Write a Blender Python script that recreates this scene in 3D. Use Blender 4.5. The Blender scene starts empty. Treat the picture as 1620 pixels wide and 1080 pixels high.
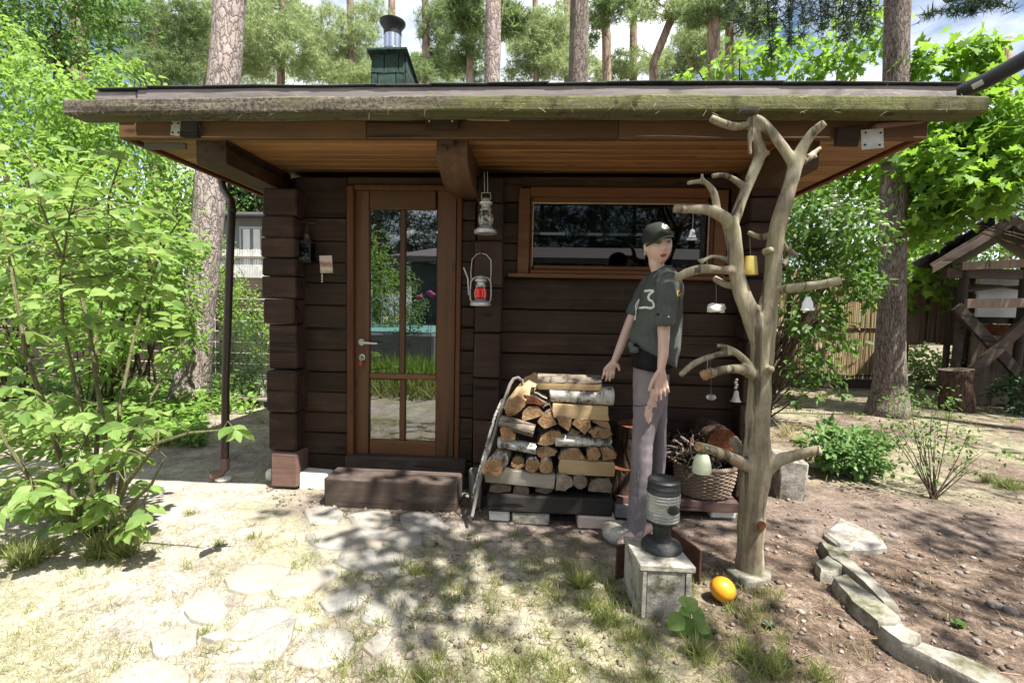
import bpy, bmesh, math, random
import numpy as np
from mathutils import Vector, Matrix, noise, Quaternion
from mathutils.bvhtree import BVHTree

sc = bpy.context.scene
COL = sc.collection
RAD = math.radians
random.seed(7)
rng = np.random.default_rng(11)

# ------------------------------------------------------------------ camera
CH = 1.3
F_PX = 765.0
cam_d = bpy.data.cameras.new('camera')
cam = bpy.data.objects.new('camera', cam_d)
COL.objects.link(cam)
CAMR = (Matrix.Rotation(RAD(3.2), 3, 'Z') @ Matrix.Rotation(RAD(90 - 3.6), 3, 'X') @ Matrix.Rotation(RAD(1.2), 3, 'Z'))
cam.matrix_world = Matrix.Translation((0, 0, CH)) @ CAMR.to_4x4()
cam_d.sensor_width = 36
cam_d.lens = F_PX / 1620 * 36
cam_d.clip_start = 0.02
cam_d.clip_end = 2000
sc.camera = cam

# ------------------------------------------------------------------ sun and sky
SUN_DIR = Vector((-0.95, 0.8, -2.45)).normalized()
sun_d = bpy.data.lights.new('sun', 'SUN')
sun_d.energy = 5.0
sun_d.angle = RAD(0.5)
sun_d.color = (1.0, 0.965, 0.91)
sun = bpy.data.objects.new('sun', sun_d)
COL.objects.link(sun)
sun.rotation_euler = SUN_DIR.to_track_quat('-Z', 'Y').to_euler()
sun.location = (6, -5, 16)

world = bpy.data.worlds.new('World')
sc.world = world
world.use_nodes = True
wn = world.node_tree
wn.nodes.clear()
def wnode(t, **kw):
    n = wn.nodes.new(t)
    for k, v in kw.items():
        setattr(n, k, v)
    return n
w_out = wnode('ShaderNodeOutputWorld')
w_bg = wnode('ShaderNodeBackground')
w_sky = wnode('ShaderNodeTexSky', sky_type='NISHITA')
w_sky.sun_disc = False
w_sky.sun_elevation = RAD(63)
w_sky.sun_rotation = RAD(130)
w_sky.air_density = 1.0
w_sky.dust_density = 1.0
w_tc = wnode('ShaderNodeTexCoord')
w_map = wnode('ShaderNodeMapping')
w_map.inputs['Scale'].default_value = (1.0, 1.0, 1.9)
w_map.inputs['Location'].default_value = (0.35, 0.1, 0.2)
w_no = wnode('ShaderNodeTexNoise')
w_no.inputs['Scale'].default_value = 2.3
w_no.inputs['Detail'].default_value = 7
w_no.inputs['Roughness'].default_value = 0.55
w_ra = wnode('ShaderNodeValToRGB')
w_ra.color_ramp.elements[0].position = 0.43
w_ra.color_ramp.elements[1].position = 0.60
w_mx = wnode('ShaderNodeMix', data_type='RGBA')
w_mx.inputs['B'].default_value = (10.5, 10.8, 11.2, 1)
L = wn.links.new
L(w_tc.outputs['Generated'], w_map.inputs['Vector'])
L(w_map.outputs['Vector'], w_no.inputs['Vector'])
L(w_no.outputs['Fac'], w_ra.inputs['Fac'])
L(w_ra.outputs['Color'], w_mx.inputs['Factor'])
L(w_sky.outputs['Color'], w_mx.inputs['A'])
L(w_mx.outputs['Result'], w_bg.inputs['Color'])
w_bg.inputs['Strength'].default_value = 0.062
L(w_bg.outputs['Background'], w_out.inputs['Surface'])

sc.view_settings.view_transform = 'Standard'
sc.view_settings.look = 'None'
sc.view_settings.exposure = 1.5
sc.view_settings.gamma = 1.0
sc.view_settings.use_curve_mapping = False
sc.render.engine = 'CYCLES'
sc.cycles.max_bounces = 8
sc.cycles.diffuse_bounces = 4
sc.cycles.glossy_bounces = 4
sc.cycles.transmission_bounces = 6
sc.cycles.transparent_max_bounces = 12
sc.cycles.use_denoising = True
sc.cycles.sample_clamp_indirect = 6.0

# ------------------------------------------------------------------ measuring: a pixel of the 1620x1080 photograph to a point
def ray(px, py):
    return CAMR @ Vector(((px - 810) / F_PX, -(py - 540) / F_PX, -1.0))
def A(px, py, Y):
    d = ray(px, py); t = Y / d.y
    return Vector((d.x * t, Y, CH + d.z * t))
def G(px, py, z=0.0):
    d = ray(px, py); t = (z - CH) / d.z
    return Vector((d.x * t, d.y * t, z))
def pxm(Y):
    return F_PX / Y          # pixels per metre at that depth (near enough)
def nz(x, y, z=0.0):
    return noise.noise(Vector((x, y, z)))
def ground_z(x, y):
    near = max(0.0, 1 - max(0, math.hypot(x, y) - 7) / 6)
    return (0.008 * nz(x * 1.3, y * 1.3, 3.1) + 0.006 * nz(x * 4.1, y * 4.1, 7.7) + 0.004 * nz(x * 11, y * 11, 1.7)) * near - 0.008

# ------------------------------------------------------------------ mesh helpers
WL = {}          # world origin of every object
class MB:
    def __init__(s):
        s.v = []; s.f = []; s.m = []
    def add(s, vs, fs, mi=0):
        o = len(s.v)
        s.v.extend(Vector(v) for v in vs)
        for f in fs:
            s.f.append(tuple(i + o for i in f)); s.m.append(mi)
        return o
    def box(s, c, size, ch=0.0, rot=None, mi=0, jit=0.0):
        c = Vector(c); h = [max(1e-4, x / 2) for x in size]
        ch = min(ch, min(h) * 0.9)
        vs, key, fs = [], {}, []
        sg = (-1, 1)
        if ch <= 0:
            for x in sg:
                for y in sg:
                    for z in sg:
                        key[(x, y, z)] = len(vs); vs.append(Vector((x * h[0], y * h[1], z * h[2])))
            k = key
            fs = [[k[(-1,-1,-1)],k[(-1,-1,1)],k[(-1,1,1)],k[(-1,1,-1)]],[k[(1,-1,-1)],k[(1,1,-1)],k[(1,1,1)],k[(1,-1,1)]],
                  [k[(-1,-1,-1)],k[(1,-1,-1)],k[(1,-1,1)],k[(-1,-1,1)]],[k[(-1,1,-1)],k[(-1,1,1)],k[(1,1,1)],k[(1,1,-1)]],
                  [k[(-1,-1,-1)],k[(-1,1,-1)],k[(1,1,-1)],k[(1,-1,-1)]],[k[(-1,-1,1)],k[(1,-1,1)],k[(1,1,1)],k[(-1,1,1)]]]
        else:
            for x in sg:
                for y in sg:
                    for z in sg:
                        S = (x, y, z)
                        jv = Vector((random.uniform(-jit, jit), random.uniform(-jit, jit), random.uniform(-jit, jit)))
                        for a in range(3):
                            key[(S, a)] = len(vs)
                            vs.append(Vector([S[i] * (h[i] if i == a else h[i] - ch) for i in range(3)]) + jv)
            def S3(a, sa, b, sb, c_, sc_):
                t = [0, 0, 0]; t[a] = sa; t[b] = sb; t[c_] = sc_; return tuple(t)
            for a in range(3):
                b, c2 = (a + 1) % 3, (a + 2) % 3
                for sa in sg:
                    fs.append([key[(S3(a, sa, b, p, c2, q), a)] for p, q in ((-1,-1),(1,-1),(1,1),(-1,1))])
                for sa in sg:
                    for sb in sg:
                        fs.append([key[(S3(a, sa, b, sb, c2, -1), a)], key[(S3(a, sa, b, sb, c2, 1), a)],
                                   key[(S3(a, sa, b, sb, c2, 1), b)], key[(S3(a, sa, b, sb, c2, -1), b)]])
            for x in sg:
                for y in sg:
                    for z in sg:
                        fs.append([key[((x, y, z), a)] for a in range(3)])
            out = []
            for f in fs:
                n = (vs[f[1]] - vs[f[0]]).cross(vs[f[2]] - vs[f[0]])
                m = sum((vs[i] for i in f), Vector()) / len(f)
                out.append(f if n.dot(m) > 0 else f[::-1])
            fs = out
        if rot is not None:
            vs = [rot @ v for v in vs]
        s.add([v + c for v in vs], fs, mi)
        return s
    def tube(s, pts, rad, n=10, caps=True, mi=0, squash=None, rnd=False, wob=0.0, capmi=None, seed=0.0):
        pts = [Vector(p) for p in pts]
        if not hasattr(rad, '__len__'): rad = [rad] * len(pts)
        rad = list(rad)
        if rnd:
            d0 = (pts[0] - pts[1]).normalized(); d1 = (pts[-1] - pts[-2]).normalized()
            P, Rr = [], []
            for k in (85, 55, 25):
                P.append(pts[0] + d0 * rad[0] * math.sin(RAD(k))); Rr.append(rad[0] * math.cos(RAD(k)))
            P += pts; Rr += rad
            for k in (25, 55, 85):
                P.append(pts[-1] + d1 * rad[-1] * math.sin(RAD(k))); Rr.append(rad[-1] * math.cos(RAD(k)))
            pts, rad = P, Rr
        N = len(pts); rings = []
        tan = []
        for i in range(N):
            t = pts[min(i + 1, N - 1)] - pts[max(i - 1, 0)]
            tan.append(t.normalized() if t.length > 1e-9 else Vector((0, 0, 1)))
        ref = Vector((0, 1, 0)) if abs(tan[0].y) < 0.8 else Vector((1, 0, 0))
        u = (ref - tan[0] * ref.dot(tan[0])).normalized()
        vs = []
        for i in range(N):
            if i:
                u = (u - tan[i] * u.dot(tan[i]))
                u = u.normalized() if u.length > 1e-6 else tan[i].orthogonal().normalized()
            w = tan[i].cross(u)
            for k in range(n):
                a = 2 * math.pi * k / n
                r = rad[i]
                if wob: r *= 1 + wob * nz(math.cos(a) * 1.3 + seed, math.sin(a) * 1.3 + seed * 2, i * 0.35 + seed)
                ru = r * (squash[0] if squash else 1); rw = r * (squash[1] if squash else 1)
                vs.append(pts[i] + u * math.cos(a) * ru + w * math.sin(a) * rw)
        fs = []
        for i in range(N - 1):
            for k in range(n):
                k2 = (k + 1) % n
                fs.append([i * n + k, i * n + k2, (i + 1) * n + k2, (i + 1) * n + k])
        o = s.add(vs, fs, mi)
        if caps:
            cm = mi if capmi is None else capmi
            s.f.append(tuple(o + k for k in reversed(range(n)))); s.m.append(cm)
            s.f.append(tuple(o + (N - 1) * n + k for k in range(n))); s.m.append(cm)
        return s
    def lathe(s, prof, n=20, c=(0, 0, 0), rot=None, mi=0, sx=1.0, sy=1.0, caps=True):
        c = Vector(c); vs = []; fs = []
        for r, z in prof:
            for k in range(n):
                a = 2 * math.pi * k / n
                v = Vector((r * math.cos(a) * sx, r * math.sin(a) * sy, z))
                vs.append((rot @ v if rot is not None else v) + c)
        for i in range(len(prof) - 1):
            for k in range(n):
                k2 = (k + 1) % n
                fs.append([i * n + k, i * n + k2, (i + 1) * n + k2, (i + 1) * n + k])
        if caps:
            if prof[0][0] > 1e-4: fs.append(list(reversed(range(n))))
            if prof[-1][0] > 1e-4: fs.append([(len(prof) - 1) * n + k for k in range(n)])
        s.add(vs, fs, mi)
        return s
    def ball(s, c, r, nu=14, nv=9, mi=0, rot=None):
        if not hasattr(r, '__len__'): r = (r, r, r)
        c = Vector(c); vs = []; fs = []
        for j in range(nv + 1):
            t = math.pi * (0.02 + 0.96 * j / nv)
            for i in range(nu):
                a = 2 * math.pi * i / nu
                v = Vector((r[0] * math.sin(t) * math.cos(a), r[1] * math.sin(t) * math.sin(a), -r[2] * math.cos(t)))
                vs.append((rot @ v if rot is not None else v) + c)
        for j in range(nv):
            for i in range(nu):
                i2 = (i + 1) % nu
                fs.append([j * nu + i, j * nu + i2, (j + 1) * nu + i2, (j + 1) * nu + i])
        fs.append(list(reversed(range(nu)))); fs.append([nv * nu + i for i in range(nu)])
        s.add(vs, fs, mi)
        return s
    def prism(s, front, back, mi_side=0, mi_front=0, mi_back=None, mid=0):
        """two matching outlines joined by a wall (with MID rings between)"""
        n = len(front); rings = [front]
        for k in range(1, mid + 1):
            t = k / (mid + 1)
            rings.append([Vector(a).lerp(Vector(b), t) for a, b in zip(front, back)])
        rings.append(back)
        o = len(s.v)
        for r in rings: s.v.extend(Vector(v) for v in r)
        for j in range(len(rings) - 1):
            for k in range(n):
                k2 = (k + 1) % n
                s.f.append((o + j * n + k, o + j * n + k2, o + (j + 1) * n + k2, o + (j + 1) * n + k)); s.m.append(mi_side)
        s.f.append(tuple(o + k for k in reversed(range(n)))); s.m.append(mi_front)
        s.f.append(tuple(o + (len(rings) - 1) * n + k for k in range(n))); s.m.append(mi_front if mi_back is None else mi_back)
        return s

def props(o, label=None, cat=None, group=None, kind=None):
    if label: o['label'] = label
    if cat: o['category'] = cat
    if group: o['group'] = group
    if kind: o['kind'] = kind
    return o

def link_mesh(name, me, org, parent=None, **kw):
    o = bpy.data.objects.new(name, me)
    COL.objects.link(o)
    WL[o.name] = Vector(org)
    if parent is not None:
        o.parent = parent
        o.location = Vector(org) - WL[parent.name]
    else:
        o.location = Vector(org)
    return props(o, **kw)

def build(mb, name, mats, parent=None, smooth=False, angle=40, base=False, recalc=True, origin=None, **kw):
    vs = mb.v
    if not isinstance(mats, (list, tuple)): mats = [mats]
    if origin is None:
        lo = Vector([min(v[i] for v in vs) for i in range(3)]); hi = Vector([max(v[i] for v in vs) for i in range(3)])
        org = (lo + hi) / 2
        if base or (parent is None): org.z = lo.z
    else:
        org = Vector(origin)
    me = bpy.data.meshes.new(name)
    me.from_pydata([v - org for v in vs], [], mb.f)
    for m in mats: me.materials.append(m)
    if len(mats) > 1: me.polygons.foreach_set('material_index', mb.m)
    if recalc and len(vs) < 20000:
        bm = bmesh.new(); bm.from_mesh(me)
        bmesh.ops.recalc_face_normals(bm, faces=bm.faces)
        bm.to_mesh(me); bm.free()
    if smooth:
        me.polygons.foreach_set('use_smooth', [True] * len(me.polygons))
        if angle < 180: me.set_sharp_from_angle(angle=RAD(angle))
    me.update()
    return link_mesh(name, me, org, parent, **kw)

def empty(name, loc, parent=None, **kw):
    o = bpy.data.objects.new(name, None)
    COL.objects.link(o)
    o.empty_display_size = 0.1
    WL[o.name] = Vector(loc)
    if parent is not None:
        o.parent = parent; o.location = Vector(loc) - WL[parent.name]
    else:
        o.location = loc
    return props(o, **kw)

def dup(root, loc, rotz=0.0, scale=1.0, label=None):
    """a copy of a thing with copies of its parts and sub-parts (mesh data shared)"""
    r = root.copy(); COL.objects.link(r)
    r.location = loc; r.rotation_euler = (0, 0, rotz); r.scale = (scale,) * 3
    WL[r.name] = Vector(loc)
    if label: r['label'] = label
    for ch in list(root.children):
        c = ch.copy(); COL.objects.link(c); c.parent = r
        for g in list(ch.children):
            d = g.copy(); COL.objects.link(d); d.parent = c
    return r

def remeshed(mb, voxel, smooth_it=4, factor=0.5):
    """one continuous surface out of overlapping closed shapes"""
    me = bpy.data.meshes.new('tmp')
    me.from_pydata(mb.v, [], mb.f)
    bm = bmesh.new(); bm.from_mesh(me); bmesh.ops.recalc_face_normals(bm, faces=bm.faces); bm.to_mesh(me); bm.free()
    o = bpy.data.objects.new('tmp', me); COL.objects.link(o)
    m = o.modifiers.new('r', 'REMESH'); m.mode = 'VOXEL'; m.voxel_size = voxel; m.use_smooth_shade = True
    if smooth_it:
        s = o.modifiers.new('s', 'SMOOTH'); s.iterations = smooth_it; s.factor = factor
    dg = bpy.context.evaluated_depsgraph_get(); dg.update()
    ev = o.evaluated_get(dg)
    out = bpy.data.meshes.new_from_object(ev)
    bpy.data.objects.remove(o, do_unlink=True); bpy.data.meshes.remove(me)
    return out

def np_mesh(name, V, faces_per, nverts_per, mats, smooth=False, mi=None):
    """V: (N,k,3) instances of a template; faces_per: list of index tuples into the template"""
    N, k, _ = V.shape
    me = bpy.data.meshes.new(name)
    me.vertices.add(N * k)
    me.vertices.foreach_set('co', V.reshape(-1).astype(np.float32))
    sizes = np.array([len(f) for f in faces_per]); idx = np.array([i for f in faces_per for i in f])
    loops = (idx[None, :] + (np.arange(N) * k)[:, None]).reshape(-1)
    tot = np.tile(sizes, N)
    start = np.concatenate([[0], np.cumsum(tot)[:-1]])
    me.loops.add(len(loops)); me.loops.foreach_set('vertex_index', loops.astype(np.int32))
    me.polygons.add(len(tot))
    me.polygons.foreach_set('loop_start', start.astype(np.int32))
    if smooth: me.polygons.foreach_set('use_smooth', np.ones(len(tot), dtype=bool))
    for m in (mats if isinstance(mats, (list, tuple)) else [mats]): me.materials.append(m)
    if mi is not None: me.polygons.foreach_set('material_index', np.repeat(mi, len(faces_per)).astype(np.int32))
    me.update(calc_edges=True)
    return me

def unit(a):
    return a / np.maximum(np.linalg.norm(a, axis=-1, keepdims=True), 1e-9)

# leaf templates: x across, y along (0 base, 1 tip), z fold
T_DIAMOND = (np.array([[0,0,0],[-.30,.45,.05],[0,1,-.06],[.30,.45,.05]]), [(0,3,2),(0,2,1)])
T_OVATE = (np.array([[0,0,0],[-.20,.22,.05],[-.27,.48,.06],[-.16,.78,.02],[0,1,-.12],[.16,.78,.02],[.27,.48,.06],[.20,.22,.05],[0,.5,0]]),
           [(0,8,2,1),(8,4,3,2),(0,7,6,8),(8,6,5,4)])
_mp = [(0,0),(-.10,.16),(-.42,.10),(-.36,.28),(-.56,.46),(-.34,.50),(-.30,.66),(-.14,.60),(-.13,.80),(0,1.0)]
_mp = _mp + [(-x, y) for x, y in reversed(_mp[1:-1])]
T_MAPLE = (np.array([[x, y, 0.10 * abs(x) - 0.12 * y * y] for x, y in _mp] + [[0, .42, .0]]),
           [(len(_mp), (i + 1) % len(_mp), i) for i in range(len(_mp))])
T_BLADE = (np.array([[-.5,0,0],[.5,0,0],[.36,.5,.06],[-.36,.5,.06],[0,1,.24]]), [(0,1,2,3),(3,2,4)])
_tf = []; _tfF = []
_r = random.Random(3)
for _k in range(9):
    a = _r.uniform(0, 6.28); e = _r.uniform(-0.25, 0.85)
    d = np.array([math.cos(a) * math.cos(e), math.sin(a) * math.cos(e) , math.sin(e)]); d[1] += 0.5
    d /= np.linalg.norm(d); p = np.cross(d, [0.3, 0.2, 0.9]); p /= np.linalg.norm(p)
    o_ = len(_tf); _tf += [-.05 * p, .05 * p, d]; _tfF.append((o_, o_ + 1, o_ + 2))
T_TUFT = (np.array(_tf), _tfF)

def leaves(name, P, D, Nn, size, tmpl, mat, parent=None, origin=None, wid=1.0, smooth=False, **kw):
    """P points, D directions of the tips, Nn normals, size lengths -> one mesh of leaves"""
    tv, tf = tmpl
    D = unit(D); Nn = unit(Nn - D * np.sum(Nn * D, axis=1, keepdims=True)); S = np.cross(D, Nn)
    size = np.broadcast_to(np.asarray(size, float), (len(P),))
    V = P[:, None, :] + size[:, None, None] * (S[:, None, :] * tv[None, :, 0:1] * wid + D[:, None, :] * tv[None, :, 1:2] + Nn[:, None, :] * tv[None, :, 2:3])
    org = np.array(origin if origin is not None else P.mean(axis=0), float)
    me = np_mesh(name, V - org, tf, len(tv), mat, smooth)
    return link_mesh(name, me, Vector(org), parent, **kw)

def cloud(clumps, n, sub=14, spread=0.16, shell=0.55):
    """n points in clusters through ellipsoid clumps [(centre, radii)], with the outward direction of each"""
    vol = np.array([c[1][0] * c[1][1] * c[1][2] for c in clumps]) ** 0.8
    cnt = np.maximum(1, (n * vol / vol.sum() / sub).astype(int))
    Ps, Os = [], []
    for (c, r), k in zip(clumps, cnt):
        c = np.array(c, float); r = np.array(r, float)
        d = unit(rng.normal(size=(k, 3))); rr = rng.uniform(shell ** 3, 1.0, size=(k, 1)) ** (1 / 3)
        cen = d * rr
        q = np.repeat(cen, sub, axis=0) + rng.normal(size=(k * sub, 3)) * spread
        Ps.append(c + q * r); Os.append(unit(q * r))
    return np.concatenate(Ps), np.concatenate(Os)

def foliage(name, clumps, n, size, tmpl, mat, parent=None, up=0.7, droop=0.35, sub=14, spread=0.16, shell=0.5, wid=1.0, **kw):
    P, O = cloud(clumps, n, sub, spread, shell)
    N = len(P)
    D = O * 0.6 + rng.normal(size=(N, 3)) * 0.6 + np.array([0, 0, -droop])
    Nn = O * 0.45 + rng.normal(size=(N, 3)) * 0.45 + np.array([0, 0, up])
    sz = size * rng.uniform(0.6, 1.2, N)
    return leaves(name, P, D, Nn, sz, tmpl, mat, parent, wid=wid, **kw)

# ------------------------------------------------------------------ materials
class NT:
    def __init__(s, name):
        s.m = bpy.data.materials.new(name); s.m.use_nodes = True
        s.t = s.m.node_tree; s.t.nodes.clear()
        s.out = s.t.nodes.new('ShaderNodeOutputMaterial')
    def n(s, typ, ins=None, **kw):
        nd = s.t.nodes.new('ShaderNode' + typ)
        for k, v in kw.items(): setattr(nd, k, v)
        for k, v in (ins or {}).items(): s.set(nd, k, v)
        return nd
    def set(s, nd, k, v):
        sock = nd.inputs[k]
        if isinstance(v, bpy.types.NodeSocket): s.t.links.new(v, sock)
        elif isinstance(v, (tuple, list)) and len(v) == 3 and sock.type == 'RGBA': sock.default_value = (*v, 1)
        else: sock.default_value = v
    def ramp(s, fac, stops):
        r = s.n('ValToRGB', {'Fac': fac})
        e = r.color_ramp.elements
        while len(e) < len(stops): e.new(0.5)
        for el, (p, c) in zip(e, stops):
            el.position = p; el.color = (*c, 1) if len(c) == 3 else c
        return r.outputs['Color']
    def coords(s, scale=(1, 1, 1), rnd=True, src='Object'):
        tc = s.n('TexCoord')
        v = tc.outputs[src]
        if rnd:
            oi = s.n('ObjectInfo')
            ml = s.n('Math', {0: oi.outputs['Random'], 1: 57.0}, operation='MULTIPLY')
            ad = s.n('VectorMath', {0: v, 1: ml.outputs[0]}, operation='ADD')
            v = ad.outputs[0]
        mp = s.n('Mapping', {'Vector': v, 'Scale': scale})
        return mp.outputs[0]
    def noise(s, v, scale=5, detail=5, rough=0.55, dist=0.0):
        return s.n('TexNoise', {'Vector': v, 'Scale': scale, 'Detail': detail, 'Roughness': rough, 'Distortion': dist}).outputs['Fac']
    def mix(s, f, a, b, mode='MIX'):
        x = s.n('Mix', data_type='RGBA', blend_type=mode)
        s.set(x, 'Factor', f); s.set(x, 'A', a); s.set(x, 'B', b)
        return x.outputs['Result']
    def math(s, op, a, b=0.0, clamp=False):
        return s.n('Math', {0: a, 1: b}, operation=op, use_clamp=clamp).outputs[0]
    def bump(s, h, strength=0.3, dist=0.01, normal=None):
        ins = {'Height': h, 'Strength': strength, 'Distance': dist}
        if normal is not None: ins['Normal'] = normal
        return s.n('Bump', ins).outputs[0]
    def bsdf(s, col, rough=0.7, spec=0.3, metal=0.0, normal=None, **kw):
        b = s.n('BsdfPrincipled', {'Base Color': col, 'Roughness': rough, 'Specular IOR Level': spec, 'Metallic': metal})
        if normal is not None: s.set(b, 'Normal', normal)
        for k, v in kw.items(): s.set(b, k.replace('_', ' '), v)
        return b.outputs[0]
    def vary(s, col, lo=0.7, hi=1.2):
        oi = s.n('ObjectInfo').outputs['Random']
        k = s.n('MapRange', {'Value': s.math('FRACT', s.math('MULTIPLY', oi, 7.31)), 'To Min': lo, 'To Max': hi}).outputs[0]
        return s.n('VectorMath', {0: col, 'Scale': k}, operation='SCALE').outputs[0]
    def end(s, shader):
        s.t.links.new(shader, s.out.inputs['Surface']); return s.m

def along(axis, a, b):
    return {'X': (a, b, b), 'Y': (b, a, b), 'Z': (b, b, a)}[axis]

def wood(name, c0, c1, axis='X', rough=0.75, fine=26, bump=0.35, wear=None, moss=None, knots=True, spec=0.25):
    t = NT(name)
    v = t.coords(along(axis, 0.9, 1.0))
    vs = t.coords(along(axis, 0.055, 1.0))
    g = t.noise(vs, fine, 6, 0.62, 0.4)
    big = t.noise(v, 2.2, 4, 0.6)
    f = t.math('ADD', t.math('MULTIPLY', g, 0.7), t.math('MULTIPLY', big, 0.45))
    mid = tuple((a + b) / 2 for a, b in zip(c0, c1))
    col = t.ramp(f, [(0.30, c0), (0.56, mid), (0.80, c1)])
    if knots:
        vk = t.coords(along(axis, 2.2, 6.0))
        vo = t.n('TexVoronoi', {'Vector': vk, 'Scale': 1.0}).outputs['Distance']
        k = t.ramp(vo, [(0.05, (1, 1, 1)), (0.12, (0, 0, 0))])
        col = t.mix(t.math('MULTIPLY', k, 0.7), col, tuple(x * 0.45 for x in c0))
    cr = t.ramp(t.noise(t.coords(along(axis, 0.03, 1.0)), fine * 0.8, 3, 0.5, 0.6), [(0.33, (1, 1, 1)), (0.37, (0, 0, 0))])
    col = t.mix(t.math('MULTIPLY', cr, 0.75), col, tuple(x * 0.3 for x in c0))
    if wear:
        wc, amt = wear
        wf = t.ramp(t.noise(t.coords(along(axis, 0.5, 1.4)), 6, 7, 0.7), [(0.52, (0, 0, 0)), (0.72, (1, 1, 1))])
        col = t.mix(t.math('MULTIPLY', wf, amt), col, wc)
    if moss:
        mc, lo, hi = moss
        mf = t.ramp(t.noise(t.coords((1, 1, 1)), 3.3, 8, 0.72), [(lo, (0, 0, 0)), (hi, (1, 1, 1))])
        col = t.mix(mf, col, mc)
    col = t.vary(col, 0.66, 1.3)
    h = t.math('SUBTRACT', g, t.math('MULTIPLY', cr, 0.9))
    return t.end(t.bsdf(col, rough, spec, normal=t.bump(h, bump, 0.006)))

def stone(name, c0, c1, scale=6, moss=None, rough=0.9, bump=0.5):
    t = NT(name)
    v = t.coords()
    n1 = t.noise(v, scale, 8, 0.68); n2 = t.noise(v, scale * 9, 4, 0.6)
    f = t.math('ADD', t.math('MULTIPLY', n1, 0.75), t.math('MULTIPLY', n2, 0.3))
    col = t.ramp(f, [(0.35, c0), (0.68, c1)])
    if moss:
        mc, lo, hi = moss
        col = t.mix(t.ramp(t.noise(v, scale * 0.7, 8, 0.7), [(lo, (0, 0, 0)), (hi, (1, 1, 1))]), col, mc)
    return t.end(t.bsdf(col, rough, 0.2, normal=t.bump(f, bump, 0.012)))

def bark(name, c0, c1, c2=None, scale=9, stretch=0.28, axis='Z', bump=1.0, split=None):
    t = NT(name)
    v = t.coords(along(axis, stretch, 1.0))
    d = t.noise(v, scale * 0.6, 5, 0.6)
    vv = t.n('VectorMath', {0: v, 1: t.n('VectorMath', {0: t.n('TexNoise', {'Vector': v, 'Scale': scale * 0.7, 'Detail': 4}).outputs['Color'], 1: (0.22, 0.22, 0.22)}, operation='MULTIPLY').outputs[0]}, operation='ADD').outputs[0]
    vo = t.n('TexVoronoi', {'Vector': vv, 'Scale': scale}, feature='DISTANCE_TO_EDGE').outputs['Distance']
    crack = t.ramp(vo, [(0.0, (0.35, 0.35, 0.35)), (0.05, (0.75, 0.75, 0.75)), (0.22, (1, 1, 1))])
    fine = t.noise(v, scale * 6, 6, 0.7)
    col = t.ramp(t.math('ADD', t.math('MULTIPLY', d, 0.35), t.math('MULTIPLY', fine, 0.65)), [(0.36, c0), (0.62, c1)])
    if c2:
        z = t.n('SeparateXYZ', {'Vector': t.n('TexCoord').outputs['Object']}).outputs['Z']
        lo, hi = split or (3.0, 6.0)
        zf = t.n('MapRange', {'Value': t.math('ADD', z, t.math('MULTIPLY', d, 1.6)), 'From Min': lo, 'From Max': hi}).outputs[0]
        col = t.mix(zf, col, t.ramp(fine, [(0.3, tuple(x * 0.6 for x in c2)), (0.7, c2)]))
    col = t.mix(t.math('SUBTRACT', 1.0, crack), col, tuple(x * 0.28 for x in c0))
    h = t.math('ADD', crack, t.math('MULTIPLY', fine, 0.5))
    return t.end(t.bsdf(col, 0.95, 0.1, normal=t.bump(h, bump, 0.02)))

def leafm(name, c0, c1, trans=0.4, tcol=None, rough=0.5, spec=0.3):
    t = NT(name)
    r = t.n('NewGeometry').outputs['Random Per Island']
    oi = t.n('ObjectInfo').outputs['Random']
    r = t.math('FRACT', t.math('ADD', r, oi))
    col = t.ramp(r, [(0.0, c0), (1.0, c1)])
    tc = t.mix(0.5, col, tcol or tuple(min(1, x * 1.9) for x in c1))
    p = t.bsdf(col, rough, spec)
    tr = t.n('BsdfTranslucent', {'Color': tc}).outputs[0]
    return t.end(t.n('MixShader', {0: trans, 1: p, 2: tr}).outputs[0])

def plain(name, col, rough=0.6, metal=0.0, spec=0.4, var=0.25, scale=14, bump=0.1, **kw):
    t = NT(name)
    n = t.noise(t.coords(), scale, 6, 0.65)
    c = t.ramp(n, [(0.3, tuple(x * (1 - var) for x in col)), (0.7, tuple(min(1, x * (1 + var)) for x in col))])
    return t.end(t.bsdf(c, rough, spec, metal, normal=t.bump(n, bump, 0.004), **kw))

def glassm(name, tint, gloss, rough=0.0):
    t = NT(name)
    a = t.n('BsdfTransparent', {'Color': tint}).outputs[0]
    b = t.n('BsdfGlossy', {'Color': (1, 1, 1), 'Roughness': rough}).outputs[0]
    lw = t.n('LayerWeight', {'Blend': 0.25}).outputs['Fresnel']
    f = t.math('ADD', t.math('MULTIPLY', lw, 0.6), gloss, True)
    return t.end(t.n('MixShader', {0: f, 1: a, 2: b}).outputs[0])

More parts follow.
